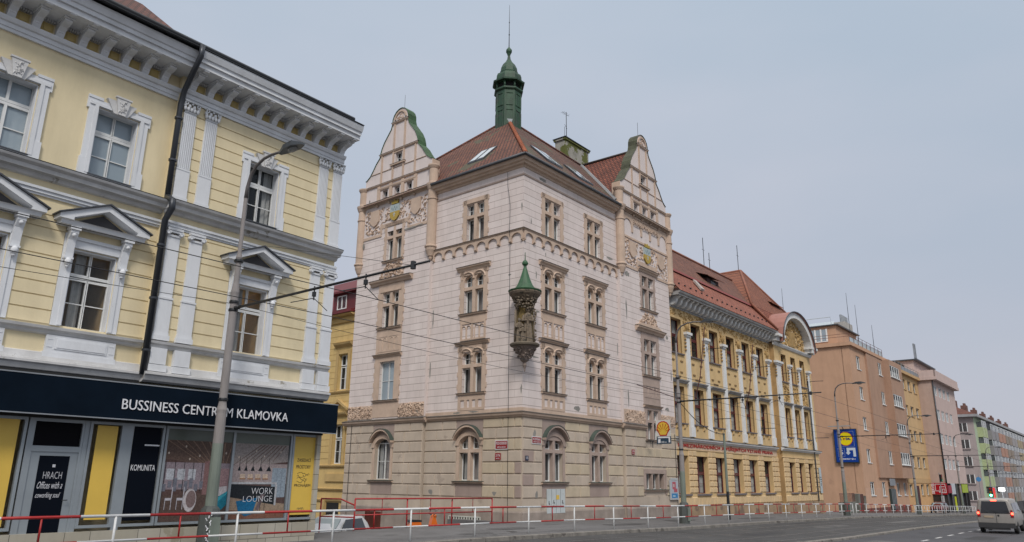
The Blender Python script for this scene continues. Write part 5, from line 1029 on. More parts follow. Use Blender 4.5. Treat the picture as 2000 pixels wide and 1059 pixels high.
# ================================================================== YELLOW SCHOOL-LIKE BUILDING
YY = mat('ochre_yellow_render', (.62, .44, .22), .9, var=.08, vs_=.8, bump=.2, stain=(.36, .25, .10), stain_amt=.15, stain_s=.8)
YL = mat('light_ochre_render', (.64, .47, .27), .9, var=.08, bump=.2); YR_ = mat('ochre_relief', (.42, .28, .12), .9, var=.25, vs_=3, bump=.3)
YW = mat('grey_white_pilasters', (.68, .685, .68), .88, var=.08, vs_=1.5, bump=.15, stain=(.38, .37, .34), stain_amt=.1, stain_s=1.5)
YC = mat('sooty_grey_cornice', (.35, .345, .34), .9, var=.25, vs_=2, bump=.2); MAR = mat('maroon_window_paint', (.11, .02, .025), .5, var=.1, bump=0)
MTILE = brick_mat('pinkish_red_sheet_tiles', (.34, .12, .075), (.27, .095, .06), (.09, .03, .025), .6, .2, .02, bump=1.0, noise=.15)
MTILE2 = brick_mat('brown_red_tiles', (.22, .09, .055), (.16, .065, .045), (.05, .025, .02), .3, .2, .02, bump=1.0, noise=.2); MTILE3 = brick_mat('bright_orange_tiles', (.30, .11, .06), (.23, .08, .045), (.08, .03, .02), .3, .24, .03, bump=1.0, noise=.1)
yo = SW(50.9, 25.8); YA = R(90-39.4)
yroot = thing('institute_building', 'ochre yellow building with grey-white pilasters, maroon windows and a red mansard roof', 'building', tuple(yo), YA)
yf = Face(yroot); yg = Face(yroot, y=-.45)
wc = [1.02+3.37*i for i in range(6)]; wx = [(c, c+2.0) for c in [.15, 3.5, 6.88, 10.25, 13.6, 16.97]]
gx = [(22.1, 23.75), (24.75, 26.4), (27.4, 29.05)]     # windows of the end bay (bay plane)
ops = [(a, c, z0, z1) for a, c in wx for z0, z1 in ((.85, 3.6), (5.98, 8.72), (11.25, 13.95))]
GX0, GX1 = 20.6, 31.0
b = MB(); wallmb(b, .0, GX0, -6, 14.8, ops, .42); yf.mb('wall', b, YY)
b = MB(); wallmb(b, GX0, GX1, -6, 14.8, [(a, c, z0, z1) for a, c in gx for z0, z1 in ((.85, 3.6), (5.98, 8.72), (11.25, 13.95))], .42); b.quad((GX1, 0, -6), (GX1, 14, -6), (GX1, 14, 14.8), (GX1, 0, 14.8)); yg.mb('wall', b, YY)
b = MB(); b.box(.3, GX1-.1, .9, 14, -6, 14.8); yf.mb('body', b, YY)
def ywin(face, a, c, z0, z1, y=.4):
    w_ = c-a; h = z1-z0; m_ = w_/2; t = h*.53
    window(face, a, z0, w_, h, y, ((0, m_+.02, 0, t, 1, 2), (m_-.02, w_, 0, t, 1, 2), (0, m_+.02, t+.1, h, 1, 1), (m_-.02, w_, t+.1, h, 1, 1), (0, w_, t-.02, t+.12, 1, 1)), fr=.06, mf=MAR, curtain='net')
for f_, lst in ((yf, wx), (yg, gx)):
    for a, c in lst:
        for z0, z1 in ((.85, 3.6), (5.98, 8.72), (11.25, 13.95)): ywin(f_, a, c, z0, z1)
        m_ = (a+c)/2; hw = (c-a)/2
        b = MB(); b.prof([(.1, 5.86), (-.12, 5.88), (-.14, 5.97), (.1, 5.98)], a-.15, c+.15); b.prof([(.1, 11.13), (-.12, 11.15), (-.14, 11.24), (.1, 11.25)], a-.12, c+.12); b.prof([(.1, .68), (-.14, .72), (-.16, .84), (.1, .85)], a-.15, c+.15)
        f_.mb('window_sill', b, mat('grey_mauve_sill', (.20, .17, .17), .8, var=.2)) 
        b = MB(); b.prof([(0, 8.95), (-.1, 8.96), (-.2, 9.08), (-.3, 9.12), (-.32, 9.2), (0, 9.24)], a-.3, c+.3); f_.mb('window_hood', b, YC)
        b = MB()
        for q in (a-.04, c-.14): b.box(q, q+.18, -.04, 0, 11.25, 14.0); b.box(q, q+.18, -.04, 0, 5.98, 8.95)
        b.box(a+.14, c-.14, -.04, 0, 13.95, 14.15); b.box(a+.14, c-.14, -.04, 0, 8.72, 8.95)
        for sx in (-.55, .55): b.prof([(0, 5.5), (-.1, 5.6), (-.13, 5.84), (0, 5.84)], m_+sx*hw*1.1-.12, m_+sx*hw*1.1+.12)
        f_.mb('window_surround', b, YY)
        if f_ is yf:
            b = MB()
            for px_, pz in ((-.7, 10.65), (.7, 10.65), (-.6, 9.8), (.6, 9.8)): b.box(m_+px_*hw-.2, m_+px_*hw+.2, -.05, 0, pz-.06, pz+.06)
            b.box(m_-.45, m_+.45, -.05, 0, 9.45, 9.52)
            for k in range(5): b.box(m_-.4+k*.18, m_-.34+k*.18, -.05, 0, 9.38, 9.44)
            f_.mb('plaster_motif', b, mat('dark_plaster_motif', (.22, .14, .06), .9, var=.2))
        else:
            b = MB(); relief(b, a+.1, c-.1, 9.4, 10.9, 70, .35, 0, int(a), None, .12); f_.mb('carved_relief', b, YR_)
yg.mb('jog_wall', MB().quad((GX0, 0, -6), (GX0, .46, -6), (GX0, .46, 14.8), (GX0, 0, 14.8)), mat('dark_ochre', (.40, .26, .12), .9, var=.2))  # jog side in a darker, browner ochre than the front
# pilasters
def ypil(face, x, w_=.62):
    b = MB(); b.box(x-w_/2-.06, x+w_/2+.06, -.2, 0, 5.0, 5.75); b.box(x-w_/2, x+w_/2, -.14, 0, 5.75, 12.7); b.box(x-w_*.62, x+w_*.62, -.22, 0, 12.7, 12.85); b.box(x-w_*.8, x+w_*.8, -.32, 0, 12.85, 13.05); face.mb('pilaster', b, YW)
    b = MB()
    for sx in (-1, 1):
        for k in range(4): b.ball((x+sx*(w_/2+.08), -.1, 12.5-k*.28), .09, 3)
    face.mb('pilaster_garland', b, YR_)
for x in [2.9, 6.2, 9.58, 12.95, 16.3, 19.75]: ypil(yf, x, .58)
ypil(yg, 21.2, 1.1); ypil(yg, 24.25, .5); ypil(yg, 26.9, .5); ypil(yg, 29.75, .6)
b = MB()
for x in [2.9, 6.2, 9.58, 12.95, 16.3, 19.75]: relief(b, x-.5, x+.5, 13.15, 14.2, 30, .3, 0, int(x*3), None, .1); b.ball((x, -.05, 13.55), .22, 4, 1.4)
relief(b, .2, GX0-.2, 14.2, 14.7, 230, .3, 0, 33, None, .1); yf.mb('frieze_relief', b, YR_)
# cornice with curled brackets
b = MB(); b.prof([(0, 14.72), (-.06, 14.74), (-.08, 14.82), (0, 14.84)], 0, GX0); b.prof([(0, 15.5), (-.95, 15.5), (-.95, 15.62), (-1.05, 15.66), (-1.12, 15.8), (0, 15.84)], 0, GX0-.05); b.prof([(0, 14.84), (-.02, 14.84), (-.02, 15.5), (0, 15.5)], 0, GX0); yf.mb('main_cornice', b, YC)
cb_ = MB(); cb_.prof([(-.02, 14.88), (-.22, 14.86), (-.42, 14.95), (-.55, 15.12), (-.6, 15.3), (-.8, 15.42), (-.85, 15.49), (-.02, 15.49)], -.15, .15); cbm = cb_.mesh('cornice_bracket', YW)
for i in range(26): yf.put('cornice_bracket', cbm, .5+i*.79)
b = MB(); b.prof([(0, 14.6), (-.1, 14.62), (-.22, 14.8), (-.25, 14.9), (0, 14.95)], GX0-.25, GX1+.15); yg.mb('main_cornice', b, YW)
# segmental pediment
pcx, pw = (GX0+GX1)/2-.0, 4.6; b = MB(); n = 16
def arc(r_, rz, i, z0=14.95): t = math.pi*i/n; return (pcx+r_*math.cos(t), z0+rz*math.sin(t))
for i in range(n): b.poly([arc(pw-.55, 3.0, i), arc(pw+.1, 3.55, i), arc(pw+.1, 3.55, i+1), arc(pw-.55, 3.0, i+1)], -.75, .1)
b.box(GX0-.6, pcx-pw+.9, -.8, .2, 15.35, 15.6); b.box(GX0-.4, pcx-pw+.7, -.5, .2, 14.95, 15.35); b.box(pcx+pw-.9, GX1+.5, -.8, .2, 15.35, 15.6); b.box(pcx+pw-.7, GX1+.3, -.5, .2, 14.95, 15.35); yg.mb('pediment', b, YW)
b = MB(); b.poly([(pcx+pw-.5, 14.95)]+[arc(pw-.5, 3.0, i) for i in range(1, n)]+[(pcx-pw+.5, 14.95)], .0, .15); yg.mb('pediment_field', b, YL)
b = MB(); relief(b, pcx-3.4, pcx+3.4, 15.1, 17.7, 300, .5, 0, 77, lambda x, z: ((x-pcx)/3.9)**2+((z-14.95)/2.9)**2 > 1 or abs(x-pcx) < 1.0 and z < 16.7, .16); b.box(pcx-.9, pcx+.9, -.12, 0, 15.1, 16.6); [b.box(pcx+x, pcx+x+.16, -.16, -.12, 15.2, 16.5) for x in (-.7, -.25, .2, .6)]; yg.mb('carved_relief', b, YR_)
b = MB()
for i in range(n): p, q = arc(pw+.12, 3.57, i), arc(pw+.12, 3.57, i+1); b.add([(p[0], -.9, p[1]), (q[0], -.9, q[1]), (q[0], 3.6, q[1]), (p[0], 3.6, p[1]), (p[0], -.9, p[1]+.08), (q[0], -.9, q[1]+.08), (q[0], 3.6, q[1]+.08), (p[0], 3.6, p[1]+.08)], [(4, 5, 6, 7), (0, 1, 5, 4), (0, 3, 2, 1)])
yg.mb('pediment_roof', b, mat('salmon_sheet_roof', (.31, .135, .105), .6, var=.1, vs_=2)); b = MB()
for i in range(n): p, q = arc(pw+.12, 3.57, i), arc(pw+.12, 3.57, i+1); b.tube([(p[0], -.92, p[1]+.06), (q[0], -.92, q[1]+.06)], .06, 5)
yg.mb('gutter', b, ZINC)
# roofs
b = MB(); b.add([(0, -1.1, 15.86), (GX0+.2, -1.1, 15.86), (GX0+.2, .9, 18.3), (0, .9, 18.3)], [(0, 1, 2, 3)]); yf.mb('mansard_roof', b, MTILE)
b = MB(); b.add([(0, .9, 18.42), (GX0+6, .9, 18.42), (GX0+6, 4.6, 22.5), (0, 4.6, 22.5)], [(0, 1, 2, 3)]); b.quad((0, 4.6, 22.5), (GX0+6, 4.6, 22.5), (GX0+6, 12, 15), (0, 12, 15)); b.quad((0, -1.1, 15.8), (0, 4.6, 22.5), (0, 12, 15), (0, 6, 15)); yf.mb('roof', b, MTILE2)
yf.mb('roof_flashing', MB().prof([(.7, 18.25), (.82, 18.5), (1.0, 18.56), (1.0, 18.3)], 0, GX0), mat('red_sheet_flashing', (.22, .045, .035), .6, var=.1))
b = MB(); A_ = (26.2, 4.5, 24.15); B_ = (26.2, 10, 24.15)
b.add([(18.9, .7, 18.45), (32.3, .7, 18.45), (32.3, 15, 18.4), (18.9, 15, 18.4), A_, B_], [(0, 1, 4), (0, 4, 5, 3), (1, 2, 5, 4), (2, 3, 5)]); yf.mb('pavilion_roof', b, MTILE3)
b = MB(); b.quad((20.4, .1, 15.8), (31.8, .1, 15.8), (32.3, .72, 18.5), (18.9, .72, 18.5)); b.quad((31.8, .1, 15.8), (32, 14, 15.8), (32.3, 14, 18.4), (32.3, .72, 18.5)); b.quad((20.4, .1, 15.8), (20.2, -1.1, 15.86), (18.8, .7, 18.5), (18.9, .72, 18.5)); yf.mb('mansard_roof', b, MTILE)
b = MB()
for p, q in (((18.9, .7, 18.5), A_), ((32.3, .7, 18.5), A_), (B_, A_), ((0, 4.6, 22.55), (23.8, 4.6, 22.55)), ((20.3, -1.15, 15.9), (18.9, .7, 18.5))): b.tube([p, q], .13, 6)
yf.mb('ridge_tiles', b, mat('ridge_clay', (.24, .09, .055), .8, var=.2))
for x, y, z, w_ in ((12.2, 1.6, 19.3, 2.4), (28.5, 1.9, 19.9, 2.2)):
    b = MB(); b.poly([(x-w_/2, z-.6), (x+w_/2, z-.6), (x+w_/2, z+.35), (x-w_/2, z+.35)], y, y+2.0); do_ = yf.mb('dormer', b, mat('dark_dormer_boards', (.05, .02, .02), .8, var=.2)); b = MB(); b.add([(x-w_/2-.5, y-.35, z+.4), (x+w_/2+.5, y-.35, z+.4), (x+w_/2+.3, y+3.0, z+1.7), (x-w_/2-.3, y+3.0, z+1.7), (x-w_/2-.5, y-.35, z+.32), (x+w_/2+.5, y-.35, z+.32)], [(0, 1, 2, 3), (0, 4, 5, 1)]); ob('dormer_roof', b.mesh('dormer_roof', MTILE3 if x > 20 else MTILE2), do_)
    b = MB(); b.box(x-.5, x+.5, y-.04, y-.01, z-.45, z+.25); ob('pane', b.mesh('pane', GLASS), do_)
yf.mb('roof_hatch', MB().add([(5.6, -.2, 17.05), (6.2, -.2, 17.05), (6.2, .45, 17.95), (5.6, .45, 17.95), (5.6, -.3, 17.2), (6.2, -.3, 17.2), (6.2, .4, 18.1), (5.6, .4, 18.1)], [(4, 5, 6, 7), (0, 1, 5, 4), (1, 2, 6, 5), (0, 4, 7, 3)]), mat('pale_hatch', (.4, .36, .33), .6))
b = MB()
for i in range(20): b.cbox(1.0+i*1.0, -.55, 16.62, .12, .12, .1)
yf.mb('snow_guards', b, BLACKM)
b = MB()
for x, h in ((8.2, .9), (17.4, 3.2), (18.7, 1.9), (24.1, 3.0)): z = 22.5 if x < 20 else 24.1; x = x if x < 20 else 26.2; b.tube([(x, 4.7, z-.1), (x, 4.7, z+h)], .035, 4); b.tube([(x-.3, 4.7, z+h*.6), (x+.3, 4.7, z+h*.6)], .02, 4)
yf.mb('antenna', b, BLACKM)
# belt, lettering band, ground floor rustication
for f_, x0, x1 in ((yf, 0, GX0-.3), (yg, GX0-.25, GX1+.2)):
    f_.mb('belt_course', MB().prof([(0, 4.6), (-.1, 4.62), (-.14, 4.72), (-.28, 4.76), (-.3, 4.86), (0, 4.94)], x0, x1), YW); f_.mb('belt_flashing', MB().prof([(0, 4.942), (-.32, 4.862), (-.33, 4.88), (0, 4.97)], x0, x1), LEDGE)
    f_.mb('string_moulding', MB().prof([(0, 4.0), (-.06, 4.02), (-.06, 4.06), (0, 4.08)], max(x0, 0), x1-.2), YL)
REDL = mat('dark_red_letters', (.38, .025, .015), .5, var=.05, bump=0)
ob('lettering', fit(text_mesh('M MEZINÁRODNÍCH A VEŘEJNÝCH VZTAHŮ PRAHA', .4, .04, REDL, cs=1.12, bold=.006), .55, 19.2, 4.14, .44), yroot, (0, -.05, 0)); yf.mb('lettering_band', MB().box(0, GX0-.3, -.02, -.001, 4.09, 4.59), mat('pinkish_tan_band', (.62, .46, .33), .9, var=.06))
def pillow(face, x0, x1, cuts, seed):
    B = MB(); rows_ = [(.9+i*.445, 1.32+i*.445) for i in range(7)]+[(.02, .62)]
    for ri, (z0, z1) in enumerate(rows_):
        for a, c in subtract(x0, x1, [(q[0], q[1]) for q in cuts if q[2] < z1-.02 and q[3] > z0+.02]):
            x = a; i = ri % 2
            while x < c-.1:
                w_ = .75 if (i % 2) else .58; e = min(c, x+w_)
                if c-e < .25: e = c
                B.blk(x+.012, e-.012, z0+.01, z1-.01, 0, .07, .05); x = e; i += 1
    face.mb('rusticated_blocks', B, YL)
pillow(yf, .02, GX0-.02, [(a, c, .7, 3.75) for a, c in wx], 1); pillow(yg, GX0+.02, GX1-.02, [(a, c, .7, 3.75) for a, c in gx], 2)
for f_, x0, x1 in ((yf, 0, GX0-.06), (yg, GX0-.05, GX1)): f_.mb('base_plinth', MB().box(x0, x1, -.1, -.002, -6, -.0), mat('stained_tan_plinth', (.34, .24, .15), .95, var=.25, stain=(.2, .14, .1), stain_amt=.5))
# flag brackets and poles on the facade
b = MB()
for x, z in ((6.2, 12.2), (16.3, 11.9), (6.9, 6.6), (16.6, 6.4)): b.tube([(x, -.15, z), (x+.3, -1.4, z+.02)], .03, 5); b.tube([(x, -.16, z-.2), (x, -.16, z+.2)], .03, 4)
for x in (22.3, 29.9):
    for z in (12.0, 6.2): b.tube([(x, -.6, z), (x+.3, -1.9, z)], .03, 5)
yf.mb('flag_bracket', b, BLACKM)
b = MB()
for x in (3.6, 13.4): b.tube([(x, -.15, 8.0), (x+.1, -.6, 9.6), (x+.55, -1.0, 13.6)], .04, 5); b.ball((x, -.2, 8.0), .1, 4)
yf.mb('flag_pole', b, mat('dark_red_pole', (.08, .02, .02), .6))
b = MB(); b.lathe(29.2, -.62, [(.06, -.0), (.06, 12)], 6); yf.mb('downpipe', b, DARKPIPE)
# pale wing set back at the far end
b = MB(); b.box(GX1+.0, 33.6, 1.2, 12, -6, 15.0); yf.mb('pale_wing', b, mat('pale_cream_wall', (.46, .43, .35), .9, var=.08)); b = MB(); b.tube([(33.3, 1.1, 15.0), (33.4, .9, 14.6), (33.5, 1.1, 14.2), (33.5, 1.1, -3)], .09, 6); b.box(GX1+.1, 33.7, .9, 1.3, 15.0, 15.25); yf.mb('downpipe', b, STEEL)
plate_y = thing('institute_plaque', 'tall pale vertical name plaque at the far ground-floor corner of the ochre building', 'sign', tuple(yroot.matrix_basis @ Vector((30.45, -.56, .75))), YA)
ob('board', MB().box(-.3, .3, -.04, 0, 0, 2.5).mesh('board', mat('pale_blue_board', (.42, .48, .5), .5, var=.05)), plate_y); ob('logo_bars', MB().box(-.15, .15, -.05, -.041, 1.5, 1.58).box(-.2, .2, -.05, -.041, 1.3, 1.38).box(-.12, .12, -.05, -.041, 1.1, 1.18).box(-.05, .05, -.05, -.041, .7, 1.0).mesh('logo_bars', BLACKM), plate_y)

# ================================================================== YELLOW HOUSE IN THE SIDE STREET
SY = mat('warm_yellow_render', (.60, .43, .18), .9, var=.1, bump=.15); SYD = mat('darker_yellow_trim', (.50, .35, .15), .9, var=.12)
REDS = mat('dark_red_sheet', (.13, .012, .014), .5, var=.2, bump=.05)
v = _r @ Vector((-15.05, 0, 0)); vv = proot.matrix_basis @ Vector((v.x, v.y, 0))
sroot = thing('side_street_house', 'warm yellow house with dark red attic between the office building and pink house', 'building', tuple(vv), ROT+AL)
sf = Face(sroot)
ops = [(-1.6, -.55, 2.65, 5.2), (-1.55, -.55, 7.62, 10.05), (-5.0, -3.95, 2.65, 5.2), (-5, -3.95, 7.62, 10.05)]
b = MB(); wallmb(b, -12, -.0, -6, 13, ops, .3); b.box(-12, -.1, .9, 10, -6, 12.9); sf.mb('wall', b, SY)
b = MB()
for a, c, z0, z1 in ops:
    window(sf, a, z0, c-a, z1-z0, .25, ((0, .54, 0, 1.6, 1, 2), (.51, 1.0, 0, 1.6, 1, 2), (0, .54, 1.68, z1-z0, 1, 1), (.51, 1.0, 1.68, z1-z0, 1, 1)), curtain='left')
    b.box(a-.3, a-.02, -.07, 0, z0-.1, z1+.3); b.box(c+.02, c+.3, -.07, 0, z0-.1, z1+.3); b.box(a, c, -.07, 0, z1+.05, z1+.3)
    b.prof([(0, z1+.5), (-.25, z1+.7), (-.3, z1+.82), (0, z1+.9)], a-.45, c+.45)
for z, p in ((7.35, .15), (2.4, .15), (12.75, .5), (12.3, .2), (.9, .15), (.2, .12)): b.prof([(0, z), (-p*.7, z+.04), (-p, z+.14), (0, z+.18)], -12, -.02)
for sx in (-1, 1): b.poly([(-1.05+sx*1.1, 6.15), (-1.05+sx*1.1, 6.3), (-1.05, 6.95), (-1.05, 6.75)], -.3, 0)
b.box(-2.1, -.0, -.1, 0, 1.5, 2.0); b.box(-2.2, -1.85, -.2, 0, -3, .3); sf.mb('mouldings', b, SYD)
b = MB()
for z in [3.0+i*.42 for i in range(24)]:
    if z > 12: continue
    for a, c in subtract(-12, -.02, [(q[0]-.35, q[1]+.35) for q in ops if q[2]-.3 < z and q[3]+.3 > z]): b.box(a, c, -.02, -.001, z, z+.39)
sf.mb('wall_boards', b, SY); sf.mb('doorway', MB().box(-1.8, -.5, -.02, -.001, -3, .15), mat('dark_opening', (.012, .012, .012)))
b = MB(); b.prof([(-.5, 12.95), (-.5, 13.15), (.2, 13.3), (.2, 12.95)], -12, -.0); b.box(-2.9, -.02, .15, 4, 13.3, 14.55); b.prof([(-.2, 14.55), (-.2, 14.7), (3, 15.3), (3, 14.55)], -3.2, -.0); b.prof([(.2, 13.2), (4, 17), (8, 13)], -12, -3.0); sf.mb('attic', b, REDS)
window(sf, -2.4, 13.42, 1.05, 1.0, .12, ((0, .54, 0, 1.0, 1, 1), (.51, 1.05, 0, 1.0, 1, 1)), curtain=None)

# ================================================================== APARTMENT BLOCKS ALONG THE STREET
def flat_block(name, label, cat, s, w_, wid, dep, top, colr, th=39.4, side=None, wins=(), group=None, ww_=1.5, wh=1.6, balc=None, roof=None, wcol=WHITE, sidecol=None, cornice=True, var=.07):
    o = thing(name, label, cat, tuple(SW(s, w_)), R(90-th), group); f = Face(o); m = mat('render_'+label.split()[0]+'_'+str(int(s)), colr, .9, var=var, vs_=.6, bump=.15)
    return o, f, m
OM = mat('terracotta_orange_render', (.52, .32, .21), .92, var=.06, vs_=.5, bump=.15, stain=(.45, .275, .185), stain_amt=.25, stain_s=.4); OMD = mat('brownish_orange_render', (.40, .25, .175), .92, var=.08, vs_=.5, bump=.15); OML = mat('light_salmon_base', (.54, .34, .235), .9, var=.05)
oroot = thing('apartment_block', 'terracotta orange apartment block with a blank side wall and box bay windows', 'building', tuple(SW(101.4, 26)), R(90-39.4)); of = Face(oroot)
W1 = [(2.55, 4.6, 1.95, .3), (2.65, 4.45, 6.0, 4.3), (2.65, 4.45, 10.0, 8.4), (2.65, 4.45, 13.9, 12.25), (2.65, 4.45, 17.95, 16.2)]
ops = [(a, c, z1, z0) for a, c, z0, z1 in W1]+[(8.2, 10.0, .2, 1.95), (15.9, 17.6, .2, 1.9), (19.8, 21.4, .2, 1.9)]
b = MB(); wallmb(b, 0, 22.4, -8, 18.9, ops, .2); b.box(0, 22.4, .9, 13, -8, 18.9); b.quad((0, 0, -8), (0, 1, -8), (0, 1, 18.9), (0, 0, 18.9)); b.quad((22.4, 0, -8), (22.4, 1, -8), (22.4, 1, 18.9), (22.4, 0, 18.9)); of.mb('wall', b, OM)
for a, c, z0, z1 in ops: window(of, a, z0, c-a, z1-z0, .14, ((0, (c-a)*.5, 0, z1-z0, 1, 1), ((c-a)*.48, c-a, 0, z1-z0, 1, 1)), fr=.11, curtain='half')
b = MB()
for a, c, z0, z1 in ops: b.box(a-.06, c+.06, -.1, .25, z0-.08, z0)
of.mb('window_sill', b, WHITE)
b = MB(); b.box(-.3, 22.5, -.35, 13.2, 18.9, 19.35); of.mb('cornice', b, OM)
b = MB(); z4 = (4.3, 8.3, 12.4, 16.5); wallmb(b, 6.9, 15, 2.5, 18.9, [(12.5, 14.3, z, z+1.75) for z in z4], .12, -.25); b.quad((6.9, -.25, 2.5), (6.9, 0, 2.5), (6.9, 0, 18.9), (6.9, -.25, 18.9)); b.quad((6.9, -.25, 2.5), (15, -.25, 2.5), (15, 0, 2.5), (6.9, 0, 2.5))
wallmb(b, 15, 22.2, 2.5, 18.9, [(15.3, 20.5, z, z+1.65) for z in z4], .1, -1.15); b.quad((15, -1.15, 2.5), (15, 0, 2.5), (15, 0, 18.9), (15, -1.15, 18.9)); b.quad((22.2, -1.15, 2.5), (22.2, 0, 2.5), (22.2, 0, 18.9), (22.2, -1.15, 18.9)); b.quad((15, -1.15, 2.5), (22.2, -1.15, 2.5), (22.2, 0, 2.5), (15, 0, 2.5)); b.quad((6.9, -.25, 18.9), (15, -.25, 18.9), (15, 0, 18.9), (6.9, 0, 18.9)); b.quad((15, -1.15, 18.9), (22.2, -1.15, 18.9), (22.2, 0, 18.9), (15, 0, 18.9)); of.mb('bay_wall', b, OMD)
for z in z4: window(of, 12.5, z, 1.8, 1.75, -.17, ((0, .92, 0, 1.75, 1, 1), (.88, 1.8, 0, 1.75, 1, 1)), fr=.1, curtain='half', deep=.15)
of.mb('window_sill', MB().box(12.4, 14.4, -.36, -.2, 4.2, 4.29).box(12.4, 14.4, -.36, -.2, 8.2, 8.29).box(12.4, 14.4, -.36, -.2, 12.3, 12.39).box(12.4, 14.4, -.36, -.2, 16.4, 16.49), WHITE)
for z in (4.3, 8.3, 12.4, 16.5):
    o = window(of, 15.3, z, 5.2, 1.65, -1.1, tuple((i*1.3, i*1.3+1.3, 0, 1.65, 1, 1) for i in range(4)), fr=.09, curtain='half', key='bay', deep=.7)
b = MB(); [b.box(15.2, 20.6, -1.32, -1.1, z-.1, z) for z in (4.3, 8.3, 12.4, 16.5)]; of.mb('window_sill', b, WHITE)
b = MB(); wallmb(b, 0, 11, -1.4, 1.25, [(2.5, 4.7, .2, 1.25), (8.1, 10.1, .1, 1.25)], .01, -.012); b.box(-.012, -.001, 0, 3, -1.4, .6); of.mb('base_colour', b, OML)
of.mb('red_base', MB().box(0, 22.4, -.05, -.013, -8, -1.2), mat('red_brown_base', (.15, .065, .05), .9, var=.2))
b = MB(); b.box(11.3, 13.6, -.3, -.03, -1.6, 1.1); do_ = of.mb('entrance_door', b, mat('dark_green_glazed_door', (.03, .05, .05), .4)); b = MB(); [b.box(11.5+i*.7, 11.6+i*.7, -.33, -.3, -1.5, 1.0) for i in range(4)]; b.box(11.2, 14.2, -.28, -.26, 1.5, 2.4); ob('door_frame', b.mesh('door_frame', STEEL), do_)
b = MB(); b.box(-.0+1.5, 11, 1.8, 12, 19.35, 22.0); of.mb('penthouse', b, OM); b = MB(); b.box(1.2, 11.4, 1.4, 12.3, 22.0, 22.15); of.mb('penthouse_roof', b, ZINC)
ow_ = MB(); ow_.box(1.45, 1.49, 3.0, 5.2, 20.0, 21.6); of.mb('penthouse_window', ow_, GLASSB); ow_ = MB(); [ow_.box(1.4, 1.45, y, y+.2, 19.95, 21.65) for y in (2.9, 3.65, 4.4, 5.1)]; ow_.box(1.4, 1.46, 2.9, 5.3, 19.9, 20.0); of.mb('penthouse_window_frame', ow_, WHITE)
b = MB(); b.box(7, 10.5, 2, 4, 22.15, 23.5)
of.mb('chimney', b, mat('pale_chimney', (.42, .40, .37), .9, var=.15)); b = MB(); [b.lathe(7.4+.55*i, 2.6, [(.15, 23.5), (.15, 24.6)], 8) for i in range(6)]; of.mb('chimney_pot', b, STEEL)
b = MB(); b.tube([(1.2, 2.2, 22.1), (1.0, 2.2, 23.1), (1.0, 8, 23.1)], .04, 4); b.quad((1.6, 2, 22.2), (1.6, 7.5, 22.2), (3.6, 7.5, 23.0), (3.6, 2.5, 23.0)); of.mb('roof_glazing', b, mat('pale_glazing', (.4, .45, .47), .3, var=.05))
b = MB()
for z in (20.45, 20.1): b.tube([(-.1, 6, z), (-.1, -.2, z), (16, -.2, z)], .03, 4)
for x in range(0, 17, 2): b.tube([(x-.1, -.2, 19.3), (x-.1, -.2, 20.45)], .03, 4)
of.mb('terrace_railing', b, mat('rusty_railing', (.16, .07, .05), .7)); of.mb('glass_parapet', MB().box(0, 16, -.16, -.12, 19.4, 20.05), mat('pale_glazing', (.4, .45, .47)))
b = MB(); [b.tube([(x, y, z), (x+.1, y, z+h)], [.05, .02], 4) for x, y, z, h in ((3, 9, 22, 6.5), (9, 2, 22, 6), (13, 2, 20, 7), (17, 1, 20, 4.5))]; of.mb('lightning_rod', b, BLACKM)
# second block
cm_ = mat('light_ochre_block', (.58, .39, .20), .92, var=.06, vs_=.5); o2 = thing('apartment_block', 'light ochre flat-fronted apartment block between the terracotta and the mauve blocks', 'building', tuple(oroot.matrix_basis @ Vector((22.42, .02, 0))), R(90-39.4)); f2 = Face(o2)
cx4 = [(1.1, 3.3), (4.9, 7.1), (8.5, 10.7), (12.3, 14.5)]; ops = [(a, c, z, z+1.6) for a, c in cx4 for z in (4.2, 8.2, 12.0, 16.0)]+[(a, c, .1, 1.7) for a, c in cx4 if a != 4.9]
b = MB(); wallmb(b, 0, 16.1, -8, 18.3, ops, .3); b.box(0, 16.1, .9, 13, -8, 18.3); f2.mb('wall', b, cm_)
for a, c, z0, z1 in ops: window(f2, a, z0, c-a, z1-z0, .26, ((0, 1.12, 0, z1-z0, 1, 1), (1.08, 2.2, 0, z1-z0, 1, 1)), fr=.1, curtain='net')
b = MB(); b.box(0, 16.1, -.5, 13, 18.3, 18.75); b.box(0, 16.1, -.08, -.001, 1.9, 2.6); [b.box(a-.05, c+.05, -.1, .3, z0-.08, z0) for a, c, z0, z1 in ops]; f2.mb('cornice', b, mat('ochre_trim', (.52, .34, .17), .9, var=.08)); f2.mb('base_colour', (lambda q: (wallmb(q, 0, 16.1, -6, 1.9, [(a-.02, c+.02, .02, 1.75) for a, c in cx4 if a != 4.9], .01, -.012), q)[1])(MB()), mat('warm_orange_base', (.62, .37, .17), .9)); f2.mb('entrance_door', MB().box(5.2, 7.0, -.05, -.013, -2.5, 1.5), mat('dark_red_door', (.06, .01, .01), .6))
b = MB(); [b.tube([(x, -.4, 18.75), (x, -.4, 19.7)], .035, 4) for x in range(0, 17, 2)]; b.tube([(0, -.4, 19.7), (16, -.4, 19.7)], .04, 4); b.box(0, 16, -.38, -.36, 18.8, 19.45); f2.mb('terrace_railing', b, STEEL)
f2.mb('penthouse', MB().box(0, 13, 2.5, 12, 18.75, 21.2), cm_); b = MB(); rd = random.Random(3); [b.ball((4+rd.uniform(-1.5, 4), .3+rd.uniform(-.3, .3), 19.6+rd.uniform(-.4, .5)), rd.uniform(.15, .35), 3) for i in range(40)]; f2.mb('terrace_plants', b, mat('brown_dry_plants', (.10, .07, .05), .9, var=.4))
